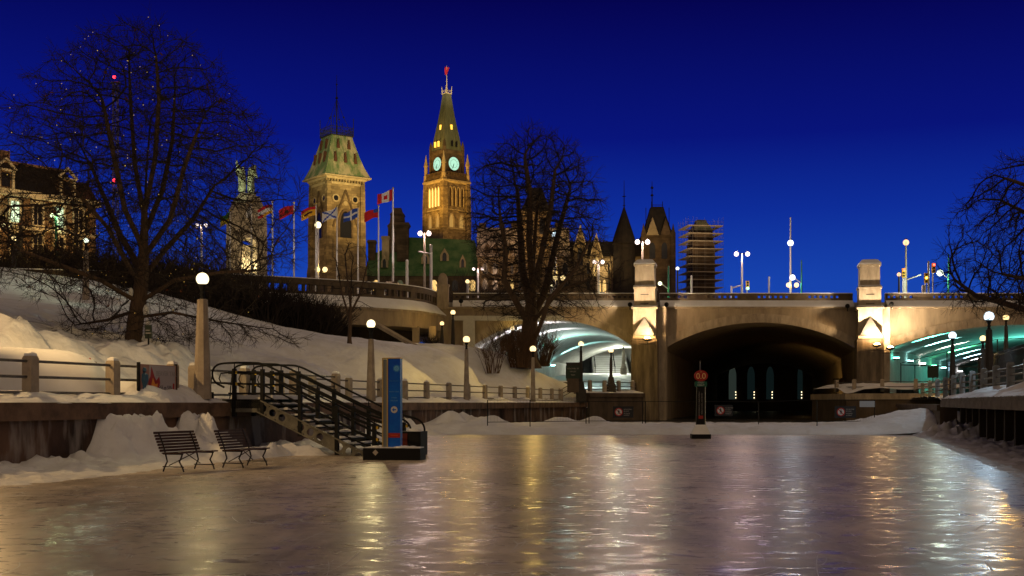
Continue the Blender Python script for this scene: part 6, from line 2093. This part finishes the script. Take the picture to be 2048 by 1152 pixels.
# ------------------------------------------------------------------ information board on the fence
ya, yb = 33.1, 35.0
xa, xb = wall_a(ya) - 0.60, wall_a(yb) - 0.60
L_ = math.hypot(xb - xa, yb - ya)
ib = thing("information_board", "white board with flame picture and skater panel on the fence beside the tall lamp", "sign", (xa, ya, 1.72), math.atan2(yb - ya, xb - xa))
MB().bz(0, L_, -0.03, 0.0, 0.06, 0.95).build("panel", mat("peach_board", (0.34, 0.18, 0.14), 0.6), ib)
MB().bz(L_ * 0.26, L_ * 0.95, -0.036, -0.0302, 0.16, 0.93).build("white_field", mat("board_white", (0.40, 0.36, 0.37), 0.6), ib)
m_ = MB(); m_.bar((0, -0.02, -0.25), (0, -0.02, 1.0), 0.05); m_.bar((L_, -0.02, -0.1), (L_, -0.02, 1.0), 0.03); m_.build("frame", BLACK, ib)
m_ = MB(); fx = L_ * 0.39
m_.prism([(fx - .28, .28), (fx - .1, .2), (fx + .2, .2), (fx + .30, .45), (fx + .25, .62), (fx + .10, .50), (fx, .62), (fx - .15, .9), (fx - .2, .62), (fx - .3, .48)], -0.041, -0.0362)
m_.build("flame_picture", PAINTR, ib)
m_ = MB(); m_.prism([(fx - .12, .22), (fx + .12, .22), (fx + .17, .42), (fx + .03, .40), (fx - .08, .58), (fx - .16, .4)], -0.046, -0.0412); m_.build("flame_core", mat("flame_orange", (0.75, 0.28, 0.03), 0.6), ib)
m_ = MB(); sx_ = L_ * 0.13
m_.lathe([(0.05, 0.30), (0.13, 0.5), (0.12, 0.66), (0.03, 0.72)], (sx_, -0.03, 0), 8); m_.sphere((sx_, -0.03, 0.79), 0.075, 8, 6); m_.bar((sx_ - .03, -.035, .32), (sx_ - .13, -.035, .10), .03); m_.bar((sx_ + .03, -.035, .32), (sx_ + .05, -.035, .10), .03)
m_.build("skater_picture", mat("skater_blue", (0.05, 0.12, 0.2), 0.6), ib)
text("BEAVER TAILS", 0.20, PAINTG, ib, (L_ * 0.735, -0.038, 0.70), depth=0.002, sx=0.95)
text("555 m 555", 0.16, PAINTK, ib, (L_ * 0.68, -0.038, 0.30), depth=0.002)
MB().prism([(L_ * .88, .2), (L_ * .92, .2), (L_ * .93, .42), (L_ * .89, .44)], -0.04, -0.0362).build("red_mark", PAINTR, ib)

# small dark sign on a post beside the big trunk
sg = thing("notice_sign", "small black sign on a thin post next to the huge tree's trunk", "sign", (xat(297, 44), 44, zat(713, 44)), R(-8))
MB().bar((0, 0, -0.3), (0, 0, 0.85), 0.035).build("post", BLACK, sg)
MB().bz(-0.13, 0.13, -0.03, 0.03, 0.66, 1.16).build("plate", mat("dark_green_plate", (0.02, 0.03, 0.02), 0.5), sg)
MB().bz(-0.10, 0.10, -0.036, -0.031, 0.84, 0.88).bz(-0.10, 0.06, -0.036, -0.031, 0.95, 0.98).build("lettering", PAINTG, sg)

# ------------------------------------------------------------------ benches
WOOD = mat("bench_wood", (0.085, 0.040, 0.026), 0.6, (0.05, 0.024, 0.017), scale=3, stretch=(1, 1, 8), bump=0.003, bscale=20)
def bench(loc, rz, label):
    t = thing("bench", label, "bench", loc, rz, "benches on the ice by the wall")
    # local x along the length, seat faces +y
    bk = MB()
    for i in range(7):
        z = 0.50 + i * 0.067; y = -0.03 - 0.028 * i
        bk.box((0.75, y, z), (1.5, 0.026, 0.055))
    bk.build("backrest", WOOD, t)
    se = MB()
    for i in range(6):
        se.box((0.75, 0.05 + i * 0.082, 0.445 - 0.006 * math.sin(i)), (1.5, 0.068, 0.03))
    se.build("seat", WOOD, t)
    for x in (0.16, 1.34):
        l = MB(); l.tube([(x, -0.06, 0.02), (x, -0.02, 0.12), (x, 0.05, 0.25), (x, 0.02, 0.36), (x, 0.0, 0.43), (x, -0.06, 0.62), (x, -0.20, 0.92)], 0.018, 6); l.build("leg", IRON, t)
        l = MB(); l.tube([(x, 0.50, 0.02), (x, 0.46, 0.12), (x, 0.38, 0.25), (x, 0.44, 0.36), (x, 0.46, 0.43)], 0.018, 6); l.build("leg", IRON, t)
        f = MB(); f.bar((x, -0.06, 0.42), (x, 0.48, 0.42), 0.016); f.bar((x, -0.07, 0.13), (x, 0.5, 0.13), 0.012); f.build("side_bar", IRON, t)
    b = MB(); b.bar((0.16, 0.1, 0.16), (0.9, 0.25, 0.42), 0.012); b.bar((1.34, 0.1, 0.16), (0.6, 0.25, 0.42), 0.012); b.build("cross_brace", IRON, t)
    return t
b0 = at(322, 946, 27.1)
bench((xat(322, 27.1), 27.1, 0.005), math.atan2(1.0, 0.38) , "slatted wooden bench with curly iron legs on the ice, nearer to the wall's drips")
bench((xat(443, 28.7), 28.7, 0.005), math.atan2(1.0, 0.30), "slatted wooden bench next to the snow pile under the black stairs")
for o in [q for q in COL.objects if q.name.startswith("bench")]:
    # the seat looks towards the ice: turn the local +y side to face away from the wall
    o.scale = (1, -1, 1)

# ------------------------------------------------------------------ black stairs
ST = thing("staircase", "black metal staircase with looped handrails and punched pale stringer going down to the ice", "staircase", (-8.77, 36.8, 0), math.atan2(-0.27, 1.0))
PLAT = 1.72; P0 = -0.15; P1 = 1.15; RUN = 3.75; WD = 2.5
NST = 10
STR = mat("stringer_paint", (0.20, 0.19, 0.155), 0.6, (0.09, 0.085, 0.07), scale=2)
def sz(x):                                    # stair line
    return PLAT if x < P1 else max(0.05, PLAT - (x - P1) * PLAT / RUN)
m_ = MB(); m_.bz(P0, P1, -0.05, WD + 0.05, PLAT - 0.30, PLAT - 0.02); m_.build("landing", BLACK, ST)
m_ = MB(); m_.bz(P0 + 0.2, P1 + 0.3, 0.15, WD - 0.1, PLAT - 0.019, PLAT + 0.11); 
o_ = m_.build("snow_on_landing", SNOW_SMOOTH, ST)
for i in range(NST - 1):
    x = P1 + RUN * (i + 0.1) / NST; z = PLAT * (1 - (i + 1) / NST)
    tr_ = MB(); tr_.bz(x, x + 0.36, 0.02, WD - 0.02, z - 0.05, z); tp = tr_.build("tread", BLACK, ST)
    rg = random.Random(i)
    sn = MB()
    for k in range(3):
        yc = rg.uniform(0.3, WD - 0.4); 
        sn.sphere((x + 0.2, yc, z), rg.uniform(0.10, 0.2), 8, 5, 0.45, cut=0.02)
    sn.bz(x + 0.02, x + 0.30, 0.35, WD - 0.5, z + 0.001, z + 0.05)
    sn.build("snow_on_tread", SNOW_SMOOTH, tp, smooth=True)
def stringer(y):
    mb = MB()
    h = 0.36
    x0, x1 = P1, P1 + RUN
    n = 12
    # plate with round holes: build as a strip of quads around octagonal openings
    L = math.hypot(RUN, PLAT); ang = math.atan2(-PLAT, RUN)
    M = Matrix.Translation((x0, y, PLAT - 0.06)) @ Matrix.Rotation(-ang, 4, 'Y')
    mb.M = M
    cell = L / n
    for i in range(n):
        xc = (i + 0.5) * cell
        r = 0.115 if i % 4 != 3 else 0.0
        if r == 0:
            mb.bz(i * cell, (i + 1) * cell, -0.02, 0.02, -h, 0); continue
        k = 16
        o = []
        for j in range(k):
            a = 2 * PI * j / k + PI / k
            ca, sa = math.cos(a), math.sin(a)
            s = min(cell / 2 / max(1e-6, abs(ca)), h / 2 / max(1e-6, abs(sa)))
            o.append((xc + ca * s, -h / 2 + sa * s))
        inn = [(xc + r * math.cos(2 * PI * j / k + PI / k), -h / 2 + r * math.sin(2 * PI * j / k + PI / k)) for j in range(k)]
        vs = [(p[0], yy, p[1]) for yy in (-0.02, 0.02) for q in (o, inn) for p in q]
        fs = []
        for j in range(k):
            j2 = (j + 1) % k
            fs += [(j, j2, k + j2, k + j), (2 * k + j2, 2 * k + j, 3 * k + j, 3 * k + j2), (k + j, k + j2, 3 * k + j2, 3 * k + j)]
        mb.add(vs, fs)
    mb.bz(0, L, -0.05, 0.05, -0.02, 0.02); mb.bz(0, L, -0.05, 0.05, -h - 0.02, -h + 0.02)
    mb.M = None
    mb.bz(P0, P1 + 0.05, y - 0.02, y + 0.02, PLAT - 0.42, PLAT - 0.06)
    return mb
stringer(-0.03).build("stringer", STR, ST)
stringer(WD + 0.03).build("stringer", STR, ST)
for yi, y in enumerate((-0.02, WD / 2, WD + 0.02)):
    xp = [0.25, P1 + 0.05, P1 + 1.3, P1 + 2.5, P1 + RUN - 0.05]
    for x in xp:
        pm = MB(); zb = max(0.0, sz(x) - 0.55); pm.bz(x - 0.055, x + 0.055, y - 0.055, y + 0.055, zb, sz(x) + 0.92); pm.bar((x, y, sz(x) + 0.92), (x, y, sz(x) + 1.08), 0.018); pm.build("post", BLACK, ST)
    xe = P1 + RUN + 0.1
    h = MB()
    # upper handrail with its round returns at both ends
    top = 1.10
    pts = [(P0 + 0.05, y, sz(0) + 0.35), (P0 - 0.28, y, sz(0) + 0.50), (P0 - 0.38, y, sz(0) + 0.78), (P0 - 0.26, y, sz(0) + 1.02), (P0 + 0.02, y, sz(0) + top), (P1 - 0.15, y, sz(0) + top), (P1 + 0.05, y, sz(0) + top - 0.05)]
    for q in np.linspace(P1 + 0.2, xe, 8):
        pts.append((q, y, sz(q) + top))
    ze = sz(xe)
    pts += [(xe + 0.28, y, ze + top - 0.05), (xe + 0.50, y, ze + top - 0.22), (xe + 0.56, y, ze + top - 0.48), (xe + 0.42, y, ze + top - 0.72), (xe + 0.12, y, ze + top - 0.82)]
    h.tube(smooth_poly(pts, 2), 0.032, 8); h.build("handrail", BLACK, ST, smooth=True)
    for lvl in (0.80, 0.45, 0.16):
        g = MB(); pl_ = [(P0 + 0.2, y, sz(0) + lvl), (P1, y, sz(0) + lvl)] + [(q, y, sz(q) + lvl) for q in np.linspace(P1 + 0.1, xe, 6)]
        g.tube(pl_, 0.042 if lvl == 0.80 else 0.026, 6); g.build("guard_rail", BLACK, ST)
    lp = MB()
    lp.tube([(P0 + 0.25, y, sz(0) + 0.8), (P0 - 0.06, y, sz(0) + 0.78), (P0 - 0.12, y, sz(0) + 0.62), (P0 - 0.05, y, sz(0) + 0.48), (P0 + 0.25, y, sz(0) + 0.45)], 0.022, 6)
    lp.tube([(P0 - 0.36, y, sz(0) + 0.75), (P0 - 0.42, y, sz(0) + 0.3), (P0 - 0.44, y, sz(0) + 0.0)], 0.02, 6)
    lp.build("rail_loop", BLACK, ST)
    for lvl in (0.80, 0.45):
        for x, zz in ((0.33, sz(0)), (xe - 0.05, ze)):
            MB().box((x, y, zz + lvl), (0.06, 0.09, 0.09)).build("yellow_band", mat("yellow_tape", (0.55, 0.36, 0.03), 0.6), ST)
m_ = MB(); m_.bz(P0 - 0.62, P0 - 0.30, -0.04, -0.02, PLAT + 0.0, PLAT + 0.20); m_.build("small_plate", BLACK, ST)
# concrete block at the foot of the stairs
fb = thing("stair_block", "dark block with a red reflector side at the foot of the stairs behind the pylon", "block", (xat(822, 36.6), 36.6, 0), R(-14))
MB().sq([(0.42, 0), (0.42, 0.72)], ay=0.8).build("base_block", BLACK, fb)
MB().bz(-0.40, 0.0, -0.36, -0.337, 0.08, 0.66).build("red_side", mat("dark_red_paint", (0.10, 0.012, 0.008), 0.6), fb)
MB().sphere((0.15, -0.1, 0.72), 0.25, 10, 5, 0.4, cut=0.0).build("snow_cap", SNOW_SMOOTH, fb, smooth=True)

# ------------------------------------------------------------------ blue information pylon
py_ = thing("pylon", "tall blue information pylon with red band on a black plinth before the stairs", "sign", (xat(786, 33.4), 33.4, 0), R(-10))
PB_ = 0.0
MB().bz(-0.78, 0.86, -0.30, 0.32, 0, 0.33).build("base_block", BLACK, py_)
sn = MB(); sn.bz(-0.74, 0.82, -0.26, 0.28, 0.331, 0.36)
for k in range(9):
    sn.sphere((random.uniform(-0.65, 0.75), random.uniform(-0.24, 0.22), 0.34), random.uniform(0.08, 0.18), 8, 4, 0.35, cut=0.0)
sn.build("snow_cover", SNOW_SMOOTH, py_, smooth=True)
def pylon_blue():
    m = mat("pylon_blue", (0.004, 0.13, 0.60), 0.35, (0.002, 0.05, 0.45), scale=0.8)
    return m
z0, z1 = 0.36, 2.82
MB().bz(-0.11, 0.24, -0.11, 0.11, z0, z1).build("panel", pylon_blue(), py_)
m_ = MB(); m_.bz(-0.245, -0.145, -0.115, 0.115, z0, z1 - 0.02); m_.build("side_panel", mat("pylon_grey", (0.16, 0.18, 0.19), 0.4), py_)
m_ = MB(); m_.bz(-0.145, -0.111, -0.13, 0.12, z0, z1 + 0.02); m_.bz(-0.28, -0.246, -0.13, 0.12, z0, z1 + 0.02); m_.bz(-0.245, 0.25, -0.125, 0.125, z1 + 0.001, z1 + 0.03); m_.build("trim", mat("pylon_gold", (0.55, 0.40, 0.16), 0.4, metal=0.5), py_)
MB().bz(-0.105, 0.24, -0.116, -0.1105, 0.62, 0.75).build("red_band", PAINTR, py_)
LB = mat("pale_blue_print", (0.12, 0.35, 0.68), 0.5); LB2 = mat("mid_blue_print", (0.03, 0.20, 0.55), 0.5)
m_ = MB(); disc(m_, 0.135, 2.55, 0.10, -0.115, -0.1105, 20); m_.build("pale_disc", LB2, py_)
m_ = MB()
for k in range(9):
    t = 2 * PI * k / 9
    disc(m_, 0.135 + 0.05 * math.cos(t), 2.55 + 0.05 * math.sin(t), 0.022, -0.119, -0.1153, 8)
disc(m_, 0.135, 2.55, 0.02, -0.119, -0.1153, 8)
m_.build("snowflake_emblem", LB, py_)
text("SKATEWAY", 0.056, LB2, py_, (0.065, -0.113, 2.20), depth=0.002)
text("RIDEAU CANAL", 0.042, LB, py_, (0.065, -0.113, 1.90), depth=0.002)
text("STAIRS", 0.05, LB, py_, (0.065, -0.113, 1.73), depth=0.002)
text("ESCALIER", 0.05, LB, py_, (0.065, -0.113, 1.65), depth=0.002)
m_ = MB(); disc(m_, 0.065, 1.40, 0.095, -0.117, -0.1105, 20); m_.build("arrow_disc", PAINTW, py_)
m_ = MB(); m_.prism([(0.005, 1.40), (0.06, 1.345), (0.06, 1.385), (0.12, 1.385), (0.12, 1.415), (0.06, 1.415), (0.06, 1.455)], -0.122, -0.1175); m_.build("arrow", pylon_blue(), py_)
text("RIDEAU", 0.06, mat("orange_print", (0.7, 0.10, 0.03), 0.5), py_, (0.065, -0.118, 0.685), depth=0.002)
m_ = MB(); m_.M = Matrix.Translation((-0.42, -0.302, 0.21)) @ Matrix.Rotation(R(45), 4, 'Y'); m_.bz(-0.06, 0.06, -0.004, 0.0, -0.06, 0.06); m_.build("diamond_mark", mat("grey_sticker", (0.4, 0.36, 0.32), 0.6), py_)

# ------------------------------------------------------------------ 0.0 distance marker
D = 53.0
km = thing("distance_marker", "red 0.0 distance marker with green start plate on a black column and snowy foot", "sign", (xat(1401, D), D, 0), R(-3))
MB().bz(-0.42, 0.42, -0.42, 0.42, 0, 0.2).build("base", BLACK, km)
m_ = MB(); m_.sq([(0.40, 0.201), (0.24, 0.55), (0.19, 0.62)]); m_.build("snowy_foot", SNOW_SMOOTH, km)
m_ = MB(); m_.sq([(0.20, 0.3), (0.19, 1.2), (0.17, 2.42)], ay=0.8); m_.build("column", BLACK, km)
MB().bar((0.19, -0.16, 0.6), (0.19, -0.16, 2.5), 0.022).build("edge_pipe", mat("bright_pipe", (0.6, 0.6, 0.4), 0.25, metal=0.9), km)
MB().bz(-0.27, 0.27, -0.19, -0.15, 2.30, 2.53).build("green_plate", mat("sign_green", (0.01, 0.09, 0.055), 0.5), km)
text("START", 0.10, PAINTW, km, (0, -0.192, 2.47), depth=0.002)
text("DÉBUT", 0.10, PAINTW, km, (0, -0.192, 2.365), depth=0.002)
m_ = MB(); m_.prism([(0.31 * math.cos(2 * PI * k / 24), 2.78 + 0.25 * math.sin(2 * PI * k / 24)) for k in range(24)], -0.19, -0.15); m_.build("red_plate", mat("sign_red", (0.30, 0.015, 0.012), 0.5), km)
text("0.0", 0.36, mat("sign_cream", (0.75, 0.50, 0.22), 0.5), km, (0, -0.192, 2.76), depth=0.003)
text("KM", 0.06, mat("sign_cream", (0.75, 0.50, 0.22), 0.5), km, (0, -0.192, 2.95), depth=0.002)
for x, ln in ((-0.07, 0.85), (0.05, 1.1)):
    t_ = text("PATINOIRE DU CANAL RIDEAU" if x < 0 else "RIDEAU CANAL SKATEWAY", 0.075, PAINTG, km, (x, -0.155, 1.55), rot=(R(90), R(-90), 0), depth=0.002)
MB().bz(-0.1, 0.1, -0.158, -0.152, 0.88, 1.02).build("red_emblem", PAINTR, km)
MB().bar((-0.02, 0, 2.42), (-0.02, 0, 3.45), 0.03).build("rod", RAIL, km)

# ------------------------------------------------------------------ barrier fence and no-skating signs
bf = thing("barrier_fence", "row of thin black mesh barrier panels across the snow bank before the bridge", "fence", (xat(975, 65), 65, 0.45), 0)
posts = [(975, 60.5, 800), (1060, 62, 800), (1172, 65, 803), (1178, 65, 803), (1285, 66, 803), (1291, 66, 803), (1517, 66, 803), (1634, 63, 800), (1749, 64, 800)]
X0 = xat(975, 65)
for px, y, pt in posts:
    x = xat(px, y) - X0
    MB().bar((x, y - 65, -0.1), (x, y - 65, zat(pt, y) - 0.45), 0.028, 5).build("post", BLACK, bf)
m_ = MB()
for (pa, ya, ta), (pb2, yb2, tb) in zip(posts[:-1], posts[1:]):
    for f in (1.0, 0.12):
        m_.bar((xat(pa, ya) - X0, ya - 65, (zat(ta, ya) - 0.45) * f), (xat(pb2, yb2) - X0, yb2 - 65, (zat(tb, yb2) - 0.45) * f), 0.016, 4)
m_.build("rail", BLACK, bf)
m_ = MB()
for (pa, ya, ta), (pb2, yb2, tb) in zip(posts[:-1], posts[1:]):
    xa_, xb_ = xat(pa, ya) - X0, xat(pb2, yb2) - X0
    n = int((xb_ - xa_) / 0.16)
    for i in range(1, n):
        f = i / n
        m_.bar((xa_ + (xb_ - xa_) * f, ya + (yb2 - ya) * f - 65, 0.15), (xa_ + (xb_ - xa_) * f, ya + (yb2 - ya) * f - 65, 1.45), 0.003, 3)
m_.build("mesh", BLACK, bf)
NOTE = mat("notice_black", (0.012, 0.012, 0.014), 0.5)
def no_skate(px, py, D, label, w=1.12, h=0.62):
    t = thing("prohibition_sign", label, "sign", (xat(px, D), D - 0.06, zat(py, D)), 0, "no entry signs on the barrier fence")
    MB().bz(-w / 2, w / 2, -0.02, 0.0, -h / 2, h / 2).build("plate", NOTE, t)
    c = -w / 2 + 0.32
    m_ = MB(); disc(m_, c, 0, 0.19, -0.026, -0.0205, 20); m_.build("white_disc", PAINTW, t)
    m_ = MB(); ringd(m_, c, 0, 0.17, 0.225, -0.034, -0.0262, 20); m_.M = Matrix.Translation((c, 0, 0)) @ Matrix.Rotation(R(45), 4, 'Y'); m_.bz(-0.19, 0.19, -0.037, -0.032, -0.02, 0.02); m_.build("red_ring", PAINTR, t)
    m_ = MB(); m_.M = Matrix.Translation((c, -0.0265, 0)); m_.lathe([(0.02, -0.03), (0.05, 0.03), (0.03, 0.08)], (0, 0, 0), 6); m_.sphere((0.01, 0, 0.115), 0.028, 6, 5); m_.bar((0, 0, -0.02), (-0.06, 0, -0.13), 0.014, 4); m_.bar((0, 0, -0.02), (0.06, 0, -0.12), 0.014, 4); m_.bar((0, 0, 0.05), (0.08, 0, 0.0), 0.011, 4)
    m_.build("skater_symbol", PAINTK, t)
    text("NO SKATING", 0.085, PAINTG, t, (c + 0.27, -0.022, 0.14), align='LEFT', depth=0.002, sx=0.85)
    text("BEYOND", 0.085, PAINTG, t, (c + 0.27, -0.022, 0.04), align='LEFT', depth=0.002, sx=0.85)
    text("PATINAGE", 0.085, PAINTG, t, (c + 0.27, -0.022, -0.08), align='LEFT', depth=0.002, sx=0.85)
    text("INTERDIT", 0.085, PAINTG, t, (c + 0.27, -0.022, -0.18), align='LEFT', depth=0.002, sx=0.85)
no_skate(1246, 824, 65.4, "black no-skating sign on the barrier close to the quay wall below the floodlit pier")
no_skate(1447, 821, 66.0, "black no-skating sign on the barrier right beside the red distance marker", 1.0)
no_skate(1690, 824, 63.4, "black no-skating sign on the barrier by the far-bank quay")
ws = thing("white_notice", "blank white notice fixed to the barrier next to the far-bank quay", "sign", (xat(1733, 63.8), 63.7, zat(808, 63.8)), 0)
MB().bz(-0.4, 0.4, -0.02, 0, -0.16, 0.16).build("plate", mat("pale_notice", (0.32, 0.34, 0.36), 0.6), ws)
# park notice board by the quay lamp
nb = thing("notice_board", "dark green park notice board with pale lines of text beside the quay lamp", "sign", (xat(1146, 103), 103, zat(757, 103)), R(4))
MB().bz(-0.62, 0.62, -0.04, 0.04, 0.0, 1.12).build("panel", mat("board_green", (0.015, 0.03, 0.018), 0.5), nb)
MB().bz(-0.5, 0.5, -0.06, 0.06, -1.2, -0.01).build("base_block", QUAYST, nb)
text("COLONEL BY", 0.17, PAINTG, nb, (0, -0.042, 0.85), depth=0.003); text("VALLEY", 0.17, PAINTG, nb, (0, -0.042, 0.6), depth=0.003); text("PARK", 0.15, PAINTG, nb, (0, -0.042, 0.3), depth=0.003)
for px, py, lb_ in ((1866, 741, "dark board with small print inside the teal arch near the road"),):
    t = thing("notice_board", lb_, "sign", (xat(px, 110), 110, zat(py + 8, 110)), 0)
    MB().bz(-0.5, 0.5, -0.04, 0.04, -0.3, 0.75).build("panel", mat("board_green", (0.015, 0.03, 0.018), 0.5), t)
    MB().bar((0, 0.05, -1.8), (0, 0.05, 0.2), 0.05).build("post", IRON, t)
# small ladder and life ring bracket inside the middle vault
ld = thing("ladder", "short black ladder at the water's edge inside the middle vault", "ladder", (xat(1667, 124), 124, 1.0), 0)
m_ = MB()
for x in (-0.3, 0.3):
    m_.bar((x, 0, 0), (x, 0, 1.6), 0.04)
for z in (0.3, 0.7, 1.1, 1.5):
    m_.bar((-0.3, 0, z), (0.3, 0, z), 0.03)
m_.build("rungs", BLACK, ld)
br = thing("bracket_lamp", "dark bracket lamp on the yellow-lit wall inside the middle vault", "wall lamp", (xat(1676, 126), 126, zat(764, 126)), 0)
m_ = MB(); m_.bar((-0.5, 0, 0.3), (0.4, 0, 0.3), 0.06); m_.bar((-0.5, 0, -0.5), (0.4, 0, -0.5), 0.06); m_.build("bracket", IRON, br)
MB().lathe([(0.2, -0.6), (0.3, -0.2), (0.3, 0.1), (0.1, 0.4)], (0.35, 0, 0), 8).build("housing", mat("rust_brown", (0.12, 0.05, 0.02), 0.7), br)

# ------------------------------------------------------------------ snow-covered things behind the near fence
mc = thing("snow_covered_shelter", "long rounded hump of snow over a buried shelter behind the near fence", "snow hump", (xat(40, 33), 33.0, 1.7), R(10))
rows = []
for i in range(28):
    u = -4.2 + i * 0.26
    row = []
    for k in range(13):
        a = PI * k / 12
        w = 1.5; e = max(0.0, 1 - (abs(u + 0.6) / 3.1) ** 4) ** 0.5 if abs(u + 0.6) < 3.1 else 0
        row.append((u, -w * math.cos(a) * (0.5 + 0.5 * e), 1.42 * e * math.sin(a) ** 0.55 + 0.04 * fbm(u, k, 1, 1.0)))
    rows.append(row)
grid_obj("snow_hump", rows, SNOW_SMOOTH, mc)
mc2 = thing("picnic_table", "picnic table buried under a rounded snow mound with small red berries on its tray", "table", (xat(193, 36), 36.0, 1.7), R(10))
rows = []
for i in range(17):
    u = -1.0 + i * 0.125
    e = max(0.0, 1 - (abs(u) / 1.0) ** 2.6) ** 0.6
    rows.append([(u, -0.9 * math.cos(PI * k / 10) * (0.4 + 0.6 * e), 0.95 * e * math.sin(PI * k / 10) ** 0.6 + 0.03 * fbm(u, k, 5, 1.5)) for k in range(11)])
grid_obj("snow_cover", rows, SNOW_SMOOTH, mc2)
MB().box((-0.45, -0.1, 1.10), (0.85, 0.6, 0.05)).box((-0.45, -0.1, 0.95), (0.12, 0.12, 0.3)).build("tabletop", WOOD, mc2)
MB().box((-0.45, -0.1, 1.150), (0.8, 0.55, 0.05)).build("snow_layer", SNOW_SMOOTH, mc2)
m_ = MB()
for k in range(7):
    m_.sphere((-0.75 + 0.1 * k, -0.25 + 0.05 * (k % 3), 1.20), 0.035, 6, 5)
m_.build("berries", PAINTR, mc2)
for x in (0.75, 0.9):
    MB().box((x, -0.95, 0.25), (0.5, 0.3, 0.05)).build("seat_board", WOOD, mc2)

# ------------------------------------------------------------------ curls of shaved ice and blade cuts lying on the skateway
rng = random.Random(99)
m_ = MB()
for i in range(1800):
    y = 9.5 + 42 * rng.random() ** 1.7
    px = rng.uniform(30, 2040)
    x = xat(px, y)
    if x < wall_a(y) + 4.0 or x > wall_right(y) - 2.2 or fbm(x, y, 3, 0.25) < -0.12:
        continue
    ln = rng.uniform(0.06, 0.28) if rng.random() < 0.90 else rng.uniform(0.8, 3.0)
    a0 = rng.uniform(0, 2 * PI); cv = rng.uniform(-2.5, 2.5) * min(1, 0.4 / ln); w = rng.uniform(0.004, 0.010)
    L_, R_ = [], []
    px_, py2 = x, y
    n = 7
    for k in range(n):
        a = a0 + cv * k / (n - 1)
        ww = w * math.sin(PI * (k + 0.4) / n)
        L_.append((px_ - math.sin(a) * ww, py2 + math.cos(a) * ww, 0.004)); R_.append((px_ + math.sin(a) * ww, py2 - math.cos(a) * ww, 0.004))
        px_ += math.cos(a) * ln / n; py2 += math.sin(a) * ln / n
    m_.add(L_ + R_, [(k, n + k, n + k + 1, k + 1) for k in range(n - 1)])
m_.build("ice_shavings", mat("shaved_ice", (0.75, 0.74, 0.70), 0.5), kind="stuff")
